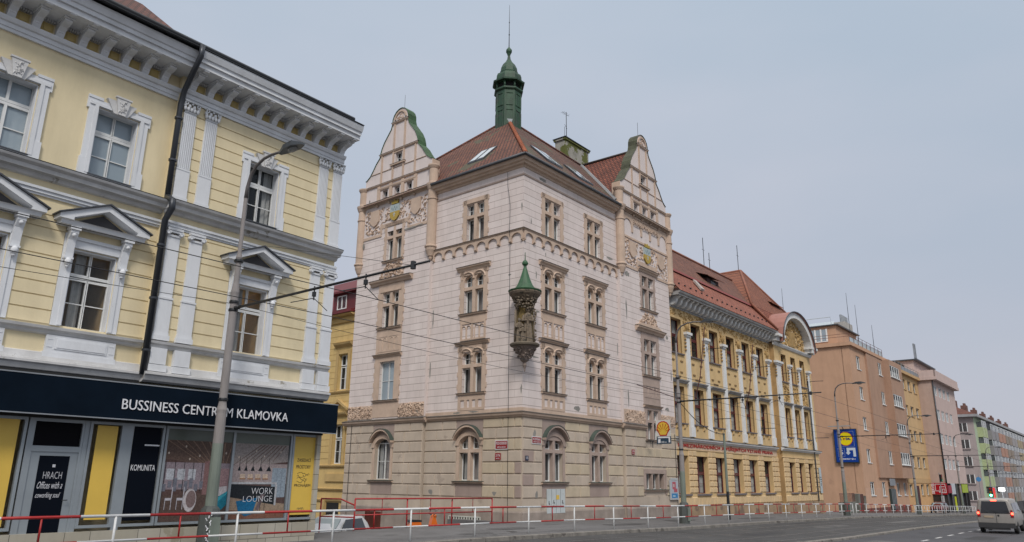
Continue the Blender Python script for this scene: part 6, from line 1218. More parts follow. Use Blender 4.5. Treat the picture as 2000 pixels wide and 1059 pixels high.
# mauve block, standing forward
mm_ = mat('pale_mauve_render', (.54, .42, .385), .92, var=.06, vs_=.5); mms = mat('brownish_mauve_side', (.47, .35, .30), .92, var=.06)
o3 = thing('apartment_block', 'pale mauve apartment block standing forward with a red shop sign at its foot', 'building', tuple(oroot.matrix_basis @ Vector((38.5, -2.1, 0))), R(90-39.4)); f3 = Face(o3)
cx4 = [(1.1, 3.4), (4.7, 7.0), (8.2, 10.5), (11.9, 14.2)]; ops = [(a, c, z, z+1.65) for a, c in cx4 for z in (4.1, 8.1, 12.0, 15.95)]
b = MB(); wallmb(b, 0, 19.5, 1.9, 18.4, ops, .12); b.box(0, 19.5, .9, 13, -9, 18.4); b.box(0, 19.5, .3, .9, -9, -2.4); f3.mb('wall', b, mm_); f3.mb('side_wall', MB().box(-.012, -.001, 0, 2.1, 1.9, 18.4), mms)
for a, c, z0, z1 in ops: window(f3, a, z0, c-a, z1-z0, .1, ((0, 1.15, 0, z1-z0, 1, 1), (1.13, 2.3, 0, z1-z0, 1, 1)), fr=.09, curtain='net', glass=GLASSB)
f3.mb('cornice', MB().box(-.4, 19.9, -.8, 13, 18.4, 18.9).box(-.3, 19.8, -.7, -.5, 18.9, 20.0).box(-.3, -.1, -.7, 4, 18.9, 20.0), mm_); f3.mb('downpipe', MB().tube([(-.1, -.12, 18.3), (-.1, -.12, 1.9)], .1, 6), DARKPIPE); f3.mb('penthouse', MB().box(1, 15, 2.5, 12, 18.9, 22.0), mm_); f3.mb('penthouse_roof', MB().box(.6, 15.5, 1.8, 12.3, 22.0, 22.2), ZINC)
b = MB(); [b.tube([(x, 3, 22), (x, 3, 25.5)], .06, 5) for x in (5, 5.6)]; [b.box(4.8+.5*i, 5.0+.5*i, 2.8, 3.0, 23, 25.5) for i in range(3)]; f3.mb('mobile_antenna', b, STEEL)
b = MB(); b.box(0, 19.5, -.05, .3, -6, -2.3); b.box(.0, 19.5, .25, .35, -2.3, 1.9)
for x in (0, 3.5, 7.8, 12, 16, 19.2): b.box(x, x+.3, -.02, .25, -2.3, 1.9)
f3.mb('shopfront', b, mat('dark_shopfront', (.03, .028, .03), .3, var=.3)); f3.mb('entrance', MB().box(-.03, -.013, .1, 2.1, -2.4, .1), mat('dark_shopfront', (.03, .028, .03)))
def board(nm, label, face, x0, x1, z0, z1, y, rzx=0, cols=None, cat='sign'):
    p = face.r.matrix_basis @ Vector((x0, y, z0)); o = thing(nm, label, cat, tuple(p), face.r.rotation_euler.z+rzx); b = MB(); b.col = cols; b.box(0, x1-x0, -.12, 0, 0, z1-z0); ob('board', b.mesh('board', print_mat()), o); return o
so_ = board('shop_sign', 'red service shop sign with white maze-like emblem on the side of the mauve block', f3, 0, 2.3, .2, 1.95, -.3, 0, (.36, .012, .02))
so_.rotation_euler.z += R(-90); so_.location = tuple(o3.matrix_basis @ Vector((-.12, 2.2, .18)))
b = MB(); Wt = lambda x0, x1, z0, z1: b.box(x0, x1, -.14, -.121, z0, z1)
Wt(.62, 2.1, 1.55, 1.62); Wt(.62, .69, .5, 1.55); Wt(.69, 1.2, .5, .57); Wt(1.13, 1.2, .25, .5); Wt(2.03, 2.1, 1.3, 1.55); Wt(1.25, 2.15, 1.15, 1.22); Wt(1.25, 1.32, .32, 1.15); Wt(1.32, 2.15, .25, .32); Wt(2.08, 2.15, .32, 1.15); Wt(1.6, 1.67, .32, .8); Wt(1.6, 1.95, .8, .87); Wt(1.9, 1.95, .32, .8)
ob('emblem', b.mesh('emblem', LETW), so_); tm = fit(text_mesh('SERVIS', .4, .01, LETW, bold=.01), 0, 1.6, 0, .4); tm.transform(Matrix.Rotation(R(-90), 4, 'Y')); ob('lettering', tm, so_, (.5, -.13, .08))
s1 = board('shop_sign', 'small red and grey shop sign over the door of the mauve block', f3, .3, 3.0, .4, 1.6, -.08, 0, (.30, .03, .05)); s2 = board('shop_sign', 'white shop sign board with a thin dark mark on the mauve block', f3, 3.2, 6.2, .2, 1.9, -.08, 0, (.5, .52, .55)); s3 = board('shop_sign', 'lime green shop sign on the mauve block', f3, 12.4, 17.5, .4, 1.8, -.12, 0, (.36, .45, .05))
s4 = board('price_board', 'tall white notice board leaning in the service shop entrance', f3, -.35, .1, -2.2, -.0, -.1, 0, (.42, .43, .45)); s4.rotation_euler.z += R(-90); s4.location = tuple(o3.matrix_basis @ Vector((-.2, .9, -2.2)))
s5 = board('beach_flag', 'yellow-green advertising flag in front of the mauve block', f3, .8, 1.6, -2.3, -.1, -.8, 0, (.5, .55, .02), 'flag')
# pink-grey and green block beyond the crossing, then the row with loggias
gs = 178.0; gw_ = 23.6
o4 = thing('apartment_block', 'grey-pink corner block with a pale green front and red tiled roof beyond the crossing', 'building', tuple(SW(gs, gw_)), R(90-39.4)); f4 = Face(o4); gm = mat('grey_pink_render', (.40, .34, .33), .92, var=.06); gg = mat('pale_green_render', (.42, .50, .36), .9, var=.05); gg2 = mat('lime_green_panels', (.36, .44, .18), .9, var=.05)
b = MB(); b.box(0, 14, 0, 14, -12, 15.0); f4.mb('wall', b, gm); f4.mb('green_front', MB().box(0, 14, -.05, -.001, -1.5, 15.0), gg)
b = MB(); b.box(-.9, 104, -.9, 14.5, 15.0, 15.5); f4.mb('cornice', b, mat('grey_cornice', (.33, .33, .34), .9)); b = MB(); b.add([(-.7, -.7, 15.5), (104, -.7, 15.5), (104, 7, 19.2), (6, 7, 19.2), (-.7, 14.3, 15.5)], [(0, 1, 2, 3), (0, 3, 4)]); f4.mb('roof', b, TILE)
b = MB(); rd = random.Random(6)
for x in (9, 22, 35, 48, 62, 76, 90): b.box(x, x+1.8, 4.0, 5.2, 15, 19.3); [b.box(x+.2+i*.6, x+.5+i*.6, 4.3, 4.7, 19.3, 19.8) for i in range(3)]
f4.mb('chimney', b, mat('brown_chimney_brick', (.16, .085, .07), .9, var=.3))
b = MB(); bw_ = MB(); bd = MB()
for z in (-.9, 2.3, 5.7, 9.1, 12.4):
    for y in (1.3, 5.5): bd.box(-.03, -.001, y, y+1.5, z-.3, z+1.4); bw_.box(-.06, -.031, y-.16, y, z-.3, z+1.4); bw_.box(-.06, -.031, y+1.5, y+1.66, z-.3, z+1.4); bw_.box(-.06, -.031, y+.68, y+.82, z-.3, z+1.4); b.box(-.2, 0, y-.2, y+1.7, z-.5, z-.31)
f4.mb('side_window_pane', bd, GLASS); f4.mb('side_window_frame', bw_, WHITE); f4.mb('window_sill', b, gm)
def loggias(face, x0, colr, n=1, wd=6.0):
    m = mat('loggia_%d' % int(sum(colr)*1000), colr, .9, var=.06); a = MB(); b = MB(); c = MB()
    for z in (-.2, 3.1, 6.4, 9.6, 12.8):
        for q in (0, wd*.52):
            a.prof([(-1.1, z-1.68), (-1.1, z+.3), (0, z+.3), (0, z-1.68)], x0+q+.5, x0+q+wd*.46); b.box(x0+q+.55, x0+q+wd*.42, -1.0, -.1, z+.3, z+1.6 if q else z+1.3); c.box(x0+q+.5, x0+q+.62, -1.05, -.95, z+.3, z+1.65); c.box(x0+q+wd*.4, x0+q+wd*.46, -1.05, -.95, z+.3, z+1.65)
            c.box(x0+q+.62, x0+q+wd*.4, -1.05, -1.01, z+1.5, z+1.65); c.box(x0+q+wd*.24, x0+q+wd*.26, -1.05, -1.01, z+.3, z+1.5)
    face.mb('loggia_parapet', a, m); face.mb('loggia_glazing', b, mat('grey_loggia_glass', (.09, .10, .11), .25, var=.4, vs_=1.5, bump=0)); face.mb('loggia_frame', c, mat('pale_frames', (.60, .62, .64), .6, var=.1))
loggias(f4, 2.5, (.42, .48, .28)); 
for i, (colr, wcol, nm) in enumerate((((.27, .26, .27), (.34, .33, .35), 'grey'), ((.42, .24, .18), (.40, .33, .30), 'salmon pink'), ((.28, .23, .19), (.33, .30, .27), 'brown-grey'), ((.33, .31, .31), (.36, .34, .34), 'pale grey'), ((.36, .30, .20), (.40, .36, .28), 'dull ochre'), ((.30, .22, .20), (.36, .30, .28), 'dusky pink'), ((.26, .28, .26), (.33, .34, .32), 'greenish grey'), ((.34, .27, .21), (.38, .34, .30), 'sandy brown'))):
    q = thing('terraced_block', '%s apartment block with glazed loggias in the far row' % nm, 'building', tuple(o4.matrix_basis @ Vector((14.02+i*11, 0, 0))), R(90-39.4), 'apartment blocks of the far row'); qf = Face(q); qf.mb('wall', MB().box(0, 10.98, 0, 13, -14, 14.98), mat('far_wall_%d' % i, wcol, .9, var=.06)); loggias(qf, 0, colr, wd=10.6)
    qf.mb('shopfront', MB().box(.3, 10.6, -.1, -.01, -5, -1.4), mat('dark_shopfront', (.03, .028, .03)))
q = thing('tower_block', 'distant pale blue-grey tower block above the far end of the row', 'building', tuple(SW(330, 38)), R(90-39.4)); Face(q).mb('wall', MB().box(0, 40, 0, 14, -16, 20), mat('blue_grey_panels', (.40, .44, .50), .9, var=.05)); Face(q).mb('roof_block', MB().box(2, 14, 2, 10, 20, 23.5), mat('blue_grey_roof', (.28, .33, .38), .9))
# far end of the street
q = thing('far_building', 'hazy brownish building closing the far end of the street behind the cars', 'building', tuple(SW(420, -30)), R(90-39.4)); Face(q).mb('wall', MB().box(0, 14, 0, 60, -18, 2), mat('far_brown', (.24, .21, .21), .9)); 
q = thing('gate_wall', 'low brick forecourt wall with iron railing and a rusty gate beside the terracotta block', 'wall', tuple(oroot.matrix_basis @ Vector((0, 0, 0))), R(90-39.4)); qf = Face(q)
b = MB(); b.box(-9.5, -3.6, .1, .5, -3, -.35); b.box(-3.6, -2.8, -.1, .6, -3, .55); b.box(-.3, -.02, .0, .5, -3, .3); qf.mb('wall', b, mat('grey_rough_wall', (.16, .16, .14), .95, var=.35, bump=.5))
b = MB(); [b.tube([(-9.4+i*.25, .3, -.35), (-9.4+i*.25, .3, .62)], .02, 4) for i in range(24)]; b.tube([(-9.5, .3, .6), (-3.6, .3, .6)], .03, 4); qf.mb('railing', b, mat('rusty_railing', (.16, .07, .05))); qf.mb('gate', MB().box(-2.8, -.3, .2, .26, -2.2, .5), mat('brown_gate', (.10, .04, .03), .8, var=.2))
# ================================================================== GROUND
ASPH = mat('worn_asphalt', (.06, .06, .066), .8, var=.25, vs_=.35, bump=.35, bs=45, stain=(.045, .045, .05), stain_amt=.45, stain_s=.25)
ASPH2 = mat('dark_tram_lane_asphalt', (.055, .055, .055), .82, var=.3, vs_=.5, bump=.4, bs=45, stain=(.085, .08, .075), stain_amt=.4, stain_s=.3)
PAVE = mat('grey_asphalt_pavement', (.135, .133, .135), .9, var=.2, vs_=.6, bump=.3, bs=50, stain=(.09, .09, .09), stain_amt=.4, stain_s=.7)
KERB = mat('granite_kerb', (.20, .185, .165), .9, var=.3, vs_=2.5, bump=.4, stain=(.10, .09, .08), stain_amt=.5, stain_s=1.5)
EARTH = mat('ground_grey', (.11, .11, .105), .95, var=.2)
SS = [-300, -120, -60, -30, -15, 0, 6, 12, 17, 22, 26, 30, 33, 37, 43, 50, 60, 73, 85, 100, 125, 160, 200, 260, 500, 1500]
def strip(name, wa, wb, dz, m, s0=-300, s1=1500, kind='structure'):
    b = MB(); xs = [s for s in SS if s0 < s < s1]; xs = [s0]+xs+[s1]
    fa = wa if callable(wa) else (lambda s: wa); fb = wb if callable(wb) else (lambda s: wb)
    for a, c in zip(xs, xs[1:]):
        b.quad(tuple(SW(a, fa(a), GZ(a)+dz)), tuple(SW(c, fa(c), GZ(c)+dz)), tuple(SW(c, fb(c), GZ(c)+dz)), tuple(SW(a, fb(a), GZ(a)+dz)))
    o = b.build(name, m); tag(o, None, None, None, kind); return o
strip('ground', -900, 20, -.30, EARTH); b = MB()
for a, c in zip(SS, SS[1:]): b.quad(tuple(SW(a, 20, GZ(a)-3.2)), tuple(SW(c, 20, GZ(c)-3.2)), tuple(SW(c, 900, GZ(c)-3.2)), tuple(SW(a, 900, GZ(a)-3.2)))
tag(b.build('ground', EARTH), None, None, None, 'structure')
strip('road', -4, 10.35, -.15, ASPH); strip('tram_lane', 10.6, 18.75, -.148, ASPH2)
strip('near_pavement', -14, -4, -.02, PAVE, -60, 300)
def kerb(name, w0, w1, top, s0, s1, dz=-.3):
    b = MB(); xs = [s for s in SS if s0 < s < s1]; xs = [s0]+xs+[s1]
    for a, c in zip(xs, xs[1:]):
        p = [SW(a, w0, GZ(a)+dz), SW(c, w0, GZ(c)+dz), SW(c, w0+.015, GZ(c)+top-.02), SW(a, w0+.015, GZ(a)+top-.02), SW(c, w0+.04, GZ(c)+top), SW(a, w0+.04, GZ(a)+top), SW(c, w1, GZ(c)+top), SW(a, w1, GZ(a)+top), SW(c, w1, GZ(c)+dz), SW(a, w1, GZ(a)+dz)]
        b.add([tuple(q) for q in p], [(0, 1, 2, 3), (3, 2, 4, 5), (5, 4, 6, 7), (7, 6, 8, 9)])
    tag(b.build(name, KERB), None, None, None, 'structure')
kerb('kerb', 18.75, 18.98, .004, -60, 500); kerb('median_kerb', 10.35, 10.62, -.05, -60, 500); kerb('kerb', -4, -4.25, -.01, -60, 300)
b = MB()     # kerb joints
s = 5.0
while s < 95:
    for w0, top in ((18.745, .004), (10.345, -.05)): p = SW(s, w0, GZ(s)-.12); b.add([tuple(SW(s-.008, w0, GZ(s)-.14)), tuple(SW(s+.008, w0, GZ(s)-.14)), tuple(SW(s+.008, w0+.012, GZ(s)+top-.022)), tuple(SW(s-.008, w0+.012, GZ(s)+top-.022))], [(0, 1, 2, 3)])
    s += 1.4
tag(b.build('kerb_joints', mat('dark_joint', (.04, .035, .03), .95, var=0, bump=0)), None, None, None, 'structure')
# pavement with its retaining edge over the lower side street
def pe(s):
    for (a, x), (b_, y) in zip([(-300, 22.2), (16.9, 22.2), (17.0, 24.0), (20, 24.2), (26.3, 24.8), (30, 25.05), (31.5, 25.9), (31.6, 30), (1500, 30)], [(16.9, 22.2), (17.0, 24.0), (20, 24.2), (26.3, 24.8), (30, 25.05), (31.5, 25.9), (31.6, 30), (1500, 30)]):
        if a <= s <= b_: return x+(y-x)*(s-a)/(b_-a)
SS2 = sorted(set(SS+[16.9, 17.0, 20, 26.3, 30, 31.5, 31.6])); b = MB()
for a, c in zip(SS2, SS2[1:]):
    if c > 500: continue
    b.quad(tuple(SW(a, 18.97, GZ(a))), tuple(SW(c, 18.97, GZ(c))), tuple(SW(c, pe(c), GZ(c)+.05)), tuple(SW(a, pe(a), GZ(a)+.05))); b.quad(tuple(SW(a, pe(a), GZ(a)+.05)), tuple(SW(c, pe(c), GZ(c)+.05)), tuple(SW(c, pe(c), GZ(c)-3)), tuple(SW(a, pe(a), GZ(a)-3)))
tag(b.build('pavement', PAVE), None, None, None, 'structure')
b = MB()     # concrete edge strip
for a, c in zip([17.0, 20, 26.3, 30], [20, 26.3, 30, 31.4]): b.add([tuple(SW(a, pe(a)-.28, GZ(a)+.053)), tuple(SW(c, pe(c)-.28, GZ(c)+.053)), tuple(SW(c, pe(c)+.02, GZ(c)+.056)), tuple(SW(a, pe(a)+.02, GZ(a)+.056))], [(0, 1, 2, 3)])
tag(b.build('retaining_edge', mat('concrete_edge', (.17, .165, .16), .95, var=.25)), None, None, None, 'structure')
b = MB(); zz = lambda s, w_: -1.42+(s-21)*.045-(w_-26)*.03
for a in range(8, 36, 4):
    for w_ in range(22, 90, 6): b.quad(tuple(SW(a, w_, zz(a, w_))), tuple(SW(a+4, w_, zz(a+4, w_))), tuple(SW(a+4, w_+6, zz(a+4, w_+6))), tuple(SW(a, w_+6, zz(a, w_+6))))
tag(b.build('side_street', ASPH), None, None, None, 'structure')
# repairs, cracks and stains on the road and the pavement
PT1 = mat('dark_asphalt_patch', (.038, .038, .04), .85, var=.25, bump=.3); PT2 = mat('pale_asphalt_patch', (.12, .118, .115), .85, var=.25, bump=.3); TAR = mat('tar_seam', (.018, .018, .02), .5, var=.2, bump=.1)
def gpatch(name, m, lst):
    b = MB()
    for (s, w_, ds, dw, dz, sd_) in lst:
        rd = random.Random(sd_); n = 14; pts = []
        for i in range(n):
            t = 6.2832*i/n; k = 1/max(abs(math.cos(t)), abs(math.sin(t)))*rd.uniform(.88, 1.0); a, c = s+ds/2*k*math.cos(t), w_+dw/2*k*math.sin(t); pts.append(tuple(SW(a, c, GZ(a)+dz)))
        b.add(pts, [tuple(range(n))])
    tag(b.build(name, m), None, None, None, 'structure')
gpatch('road_repair', PT1, [(30, 9.2, 7, 1.6, -.1462, 1), (44, 6.2, 4, 1.2, -.1462, 2), (58, 9.0, 5, 1.0, -.1462, 3), (38, 14.6, 5, .9, -.1445, 4), (52, 17.9, 7, .8, -.1445, 5)]); gpatch('road_repair', PT2, [(36, 8.9, 3, 1.1, -.1458, 6), (50, 15.0, 6, .9, -.1441, 7), (66, 14.4, 9, .9, -.1441, 8)])
gpatch('pavement_repair', mat('dark_pavement_patch', (.085, .084, .085), .9, var=.25, bump=.3), [(23.2, 20.8, 2.2, 1.3, .016, 11), (27.3, 22.0, 3.0, 1.2, .03, 12), (37, 21.9, 4, 1.1, .026, 13), (45, 22.6, 3, 1.2, .03, 14), (55, 21.6, 6, 1.0, .024, 15)])
b = MB(); rd = random.Random(21)
for (s, w_, n, dz) in ((27, 8.6, 16, -.1455), (40, 5.6, 18, -.1455), (33, 18.2, 14, -.144), (48, 16.3, 16, -.144), (24.5, 19.9, 9, .012), (34, 21.0, 12, .02), (42, 20.2, 10, .016)):
    for i in range(n):
        s2, w2 = s+rd.uniform(.4, .9), w_+rd.uniform(-.12, .12); b.quad(tuple(SW(s, w_-.012, GZ(s)+dz)), tuple(SW(s2, w2-.012, GZ(s2)+dz)), tuple(SW(s2, w2+.012, GZ(s2)+dz)), tuple(SW(s, w_+.012, GZ(s)+dz))); s, w_ = s2, w2
tag(b.build('tar_seams', TAR), None, None, None, 'structure')
# rails, lane marks, covers
RAIL = mat('polished_rail', (.34, .34, .35), .35, .7, var=.1, bump=0); GRV = mat('rail_groove', (.02, .02, .02), .8, var=0, bump=0)
for w_ in (17.05, 15.55, 13.45, 11.95): strip('tram_rail', w_, w_+.06, -.142, RAIL, -60, 400); strip('tram_rail_groove', w_+.06, w_+.10, -.1425, GRV, -60, 400)
PAINT = mat('worn_white_road_paint', (.50, .50, .49), .8, var=.2, vs_=3, stain=(.12, .12, .12), stain_amt=.35, stain_s=4)
b = MB(); s = 5.2
while s < 120:
    a, c = s, s+1.35; b.quad(tuple(SW(a, 7.74, GZ(a)-.145)), tuple(SW(c, 7.74, GZ(c)-.145)), tuple(SW(c, 7.88, GZ(c)-.145)), tuple(SW(a, 7.88, GZ(a)-.145))); s += 3.05
tag(b.build('road_markings', PAINT), None, None, None, 'structure')
b = MB()
for s, w_, r_ in ((25.2, 20.6, .45), (36, 15, .35), (47, 9.3, .3)): z = GZ(s)+(.012 if w_ > 19 else -.143); b.add([tuple(SW(s+r_*1.2*math.cos(t*.5236), w_+r_*math.sin(t*.5236), z)) for t in range(12)], [tuple(range(12))])
tag(b.build('drain_covers', mat('iron_cover', (.05, .05, .05), .7, .3, var=.3)), None, None, None, 'structure')

# ================================================================== RAILINGS
RED = mat('red_railing_paint', (.36, .018, .018), .45, var=.15, vs_=4, bump=.05); WHT = mat('white_railing_paint', (.60, .61, .61), .45, var=.1, vs_=4, bump=.05, stain=(.35, .33, .3), stain_amt=.1, stain_s=6); DRED = mat('dull_red_railing_paint', (.27, .03, .03), .5, var=.2)
def railing(label, s0, n, wfun, pitch=3.28, allwhite=False):
    ss = [s0+pitch*i for i in range(n)]; o = thing('pedestrian_railing', label, 'railing', tuple(SW(s0, wfun(s0), GZ(s0))), ROT, 'red and white pedestrian railings along the kerb'); o0 = SW(s0, wfun(s0), GZ(s0))
    def P(s, h): q = SW(s, wfun(s), GZ(s)+h)-o0; q = Matrix.Rotation(-ROT, 3, 'Z') @ q; return tuple(q)
    for s in ss: ob('post', MB().tube([P(s, -.1), P(s, 1.03)], .032, 8).mesh('post', WHT), o)
    for s in ss[:-1]: ob('half_post', MB().tube([P(s+pitch/2, .46), P(s+pitch/2, 1.02)], .022, 6).mesh('half_post', WHT if allwhite else RED), o)
    for nm, h, r_ in (('top_rail', 1.03, .035), ('lower_rail', .46, .027)):
        b = MB(); k = ss[0]-.05
        while k < ss[-1]+.05:
            ph = (k-ss[0]) % pitch; i = math.floor((k-ss[0])/pitch+1e-6); bounds = [ss[0]+i*pitch+pitch*.25, ss[0]+i*pitch+pitch*.75, ss[0]+(i+1)*pitch+pitch*.25]
            nx = min([q for q in bounds if q > k+1e-4]+[ss[-1]+.05]); nx = min(nx, ss[-1]+.05); m_ = ((k+nx)/2-ss[0]) % pitch
            b.k = 0 if (allwhite or m_ < pitch*.25 or m_ > pitch*.75) else 1; b.tube([P(k, h), P(nx, h)], r_, 8); k = nx
        ob(nm, b.mesh(nm, [WHT, RED]), o)
    return o
railing('long red and white railing along the kerb in front of both corner houses', 8.8-3.28*5, 25, lambda s: 19.4)
railing('red and white tubular railing beside the third lamp post, before the terracotta block', 72.5, 8, lambda s: 19.5)
railing('white tubular railing in front of the mauve block and its shops', 97.5, 15, lambda s: 19.8, 2.9, True)
e0 = SW(20.1, 24.12, GZ(20)+.05)
o = thing('red_guard_rail', 'plain red guard railing on the edge above the sunken side street', 'railing', tuple(e0), ROT)
def P2(s, w_, h): return tuple(Matrix.Rotation(-ROT, 3, 'Z') @ (SW(s, w_, GZ(s)+.05+h)-e0))
ed = [(20.1+i*(9.3/3), pe(20.1+i*9.3/3)-.1) for i in range(4)]
for s, w_ in ed: ob('post', MB().tube([P2(s, w_, -.1), P2(s, w_, 1.2)], .032, 8).mesh('post', RED), o)
for (a, wa), (c, wb_) in zip(ed, ed[1:]): ob('half_post', MB().tube([P2((a+c)/2, (wa+wb_)/2, .58), P2((a+c)/2, (wa+wb_)/2, 1.2)], .018, 6).mesh('half_post', DRED), o)
ob('top_rail', MB().tube([P2(*ed[0], 1.2), P2(*ed[-1], 1.2)], .032, 8).tube([P2(20.1, ed[0][1], .95), P2(19.85, 24.7, 1.18), P2(19.6, 25.6, 1.18)], .03, 8).mesh('top_rail', RED), o); ob('lower_rail', MB().tube([P2(*ed[0], .58), P2(*ed[-1], .58)], .026, 8).tube([P2(20.1, ed[0][1], .5), P2(19.6, 25.6, .5)], .026, 8).mesh('lower_rail', RED), o)
ob('post', MB().tube([P2(19.6, 25.6, -1.5), P2(19.6, 25.6, 1.18)], .032, 8).mesh('post', RED), o)

# ================================================================== LAMP POSTS WITH TRAM BRACKETS
CONC = mat('pale_concrete_pole', (.27, .25, .245), .9, var=.15, vs_=3, streak=.3, bump=.25); GPOL = mat('grey_green_pole_paint', (.17, .20, .17), .7, var=.2, vs_=2, streak=.4, bump=.2); DBASE = mat('dark_grey_green_base', (.075, .085, .08), .6, var=.2, bump=.15); HEAD = mat('lamp_head_grey', (.07, .08, .09), .4, .2, var=.1, bump=0)
LENS = mat('clear_lamp_lens', (.35, .36, .36), .15, var=.05, bump=0, alpha=.6)
def lamp(s, w_, h, label, bracket=8.3, arm=2.4, graf=False, bz=6.55, top=None, ng=2.9):
    z0 = GZ(s); o = thing('street_lamp', label, 'street lamp', tuple(SW(s, w_, z0)), ROT, 'lamp posts carrying the tram wires')
    # local: x along the street, -y over the road
    b = MB(); b.lathe(0, 0, [(.30, -.1), (.28, 1.0), (.24, 1.12), (.16, 1.2)], 10); ob('base', b.mesh('base', DBASE), o)
    b = MB(); b.box(-.16, .16, -.315, -.29, .15, .9); ob('hatch', b.mesh('hatch', GPOL), o)
    b = MB(); b.lathe(0, 0, [(.165, 1.0), (.15, ng)], 14); ob('lower_pole', b.mesh('lower_pole', GPOL), o)
    b = MB(); b.lathe(0, 0, [(.15, ng), (.138, 3.75), (.15, 3.85), (.125, 3.95), (.11, 4.05), (.12, 4.4), (.112, bz+.4), (.125, bz+.5), (.085, bz+.8), (.08, 8.4), (.095, 8.45), (.065, 8.6), (.058, h-1.1)], 14); ob('pole', b.mesh('pole', CONC), o)
    for k in range(1): b = MB(); [b.lathe(0, 0, [(.13, z), (.14, z+.02), (.14, z+.07), (.13, z+.09)], 10) for z in (4.1, bz-.1, bz+.15, 8.3)]; ob('clamp', b.mesh('clamp', BLACKM), o)
    b = MB(); b.tube([(0, 0, h-1.15), (0, -.03, h-.8), (0, -.15, h-.42), (0, -.4, h-.16), (0, -.8, h-.02), (0, -1.2, h), (0, -arm+.55, h-.05)], [.065, .06, .055, .05, .045, .042, .04], 8); ob('arm', b.mesh('arm', mat('brown_grey_steel', (.14, .13, .13), .6, .3, var=.15)), o)
    b = MB(); b.add([(x*sx, -arm+.6-y, h-.06+z) for (y, x, z) in ((-.15, .05, 0), (.2, .16, .11), (.65, .18, .12), (1.0, .06, .0)) for sx in (-1, 1)]+[(x*sx, -arm+.6-y, h-.12+z) for (y, x, z) in ((-.15, .05, 0), (.2, .16, .02), (.65, .18, .02), (1.0, .06, .0)) for sx in (-1, 1)],
      [(0, 2, 3, 1), (2, 4, 5, 3), (4, 6, 7, 5), (0, 8, 10, 2), (2, 10, 12, 4), (4, 12, 14, 6), (1, 3, 11, 9), (3, 5, 13, 11), (5, 7, 15, 13), (0, 1, 9, 8), (6, 14, 15, 7), (8, 9, 11, 10), (12, 13, 15, 14), (10, 11, 13, 12)]); ob('lamp_head', b.mesh('lamp_head', HEAD), o)
    b = MB(); b.ball((0, -arm+.6-.48, h-.13), .13, 6, .6, .85, 1.7); ob('lamp_lens', b.mesh('lamp_lens', LENS), o)
    if bracket:
        b = MB(); b.tube([(0, -.12, bz), (0, -bracket, bz+.02)], [.045, .03], 8); b.tube([(0, -.12, bz), (0, -.3, bz)], .06, 8); ob('bracket_tube', b.mesh('bracket_tube', BLACKM), o)
        b = MB()
        for y in (3.95, 6.05): b.tube([(0, -y, bz+.08), (0, -y, bz-.3)], .02, 5); b.lathe(0, -y, [(.06, bz-.2), (.06, bz-.08)], 6); b.tube([(0, -y, bz-.25), (.5, -y+.05, bz-.5)], .012, 4); b.tube([(0, -y, bz-.25), (-.5, -y+.3, bz-.42)], .012, 4)
        b.lathe(0, -7.75, [(.07, bz-.08), (.07, bz+.1)], 6); ob('insulator', b.mesh('insulator', BLACKM), o)
    return o
L1 = lamp(11.77, 20.3, 11.55, 'nearest lamp post, in front of the dark shop sign, with white graffiti on its base', bz=6.86)
b = MB(); rd = random.Random(2); x, z = -.17, .1
for i in range(14): b.tube([(x, -.31, z), (x+.05*math.sin(i*2.1), -.312, z+.07)], .016, 5); x = -.19+.06*math.sin(i*1.7); z += .065
ob('graffiti', b.mesh('graffiti', LETW), L1)
L2 = lamp(41.4, 20.55, 11.65, 'second lamp post, beside the fuel sign between the pink and ochre buildings', bz=6.95)
L3 = lamp(73.2, 20.5, 11.7, 'third lamp post, in front of the blue supermarket advertising panel', bz=6.9)
L4 = lamp(103.5, 20.8, 11.6, 'fourth lamp post, in front of the ochre and mauve apartment blocks', bz=6.8)
for i, s in enumerate((134, 166, 200)): lamp(s, 20.8, 11.6, ('fifth lamp post along the kerb, before the crossing', 'sixth lamp post, in front of the pale green block', 'farthest lamp post, in front of the glazed loggias')[i], bz=6.8)
b = MB(); b.lathe(0, 0, [(.1, -.05), (.09, 1.8)], 10); s = 49.4
o = thing('wire_pole', 'plain grey pole with dark foot and a black cable, in front of the ochre building', 'pole', tuple(SW(s, 21.3, GZ(s))), ROT); ob('foot', b.mesh('foot', BLACKM), o); ob('pole', MB().lathe(0, 0, [(.09, 1.8), (.075, 5.6)], 10).mesh('pole', GPOL), o)
# wires
WIRE = mat('black_wire', (.015, .015, .017), .5, .3, var=0, bump=0); DWIRE = mat('rusty_dark_wire', (.07, .02, .02), .6, var=0, bump=0)
def wire(label, pts, r_=.012, m=None, sag=0, group='overhead tram wires'):
    P_ = []
    for (a, b_) in zip(pts, pts[1:]):
        n = 8; r_ = r_
        for i in range(n): t = i/n; q = Vector(a).lerp(Vector(b_), t); q.z -= sag*4*t*(1-t); P_.append(q)
    P_.append(Vector(pts[-1])); o0 = P_[0].copy(); o = MB().tube([tuple(p-o0) for p in P_], r_*.75, 5).build('overhead_wire', m or WIRE, None, tuple(o0)); tag(o, label, 'wire', group)
def bp(s, off, dz, bz, ws=20.5): return tuple(SW(s, ws-off, GZ(s)+bz+dz))
wire('upper contact wire reaching the outer clamp of the nearest bracket', [tuple(SW(-25, 14.35, 5.9)), tuple(SW(11.77, 14.3, 6.1)), tuple(SW(41.4, 14.5, 6.0)), tuple(SW(73.2, 14.5, 5.4)), tuple(SW(103.5, 14.7, 4.8)), tuple(SW(200, 14.7, 2.9))], .014)
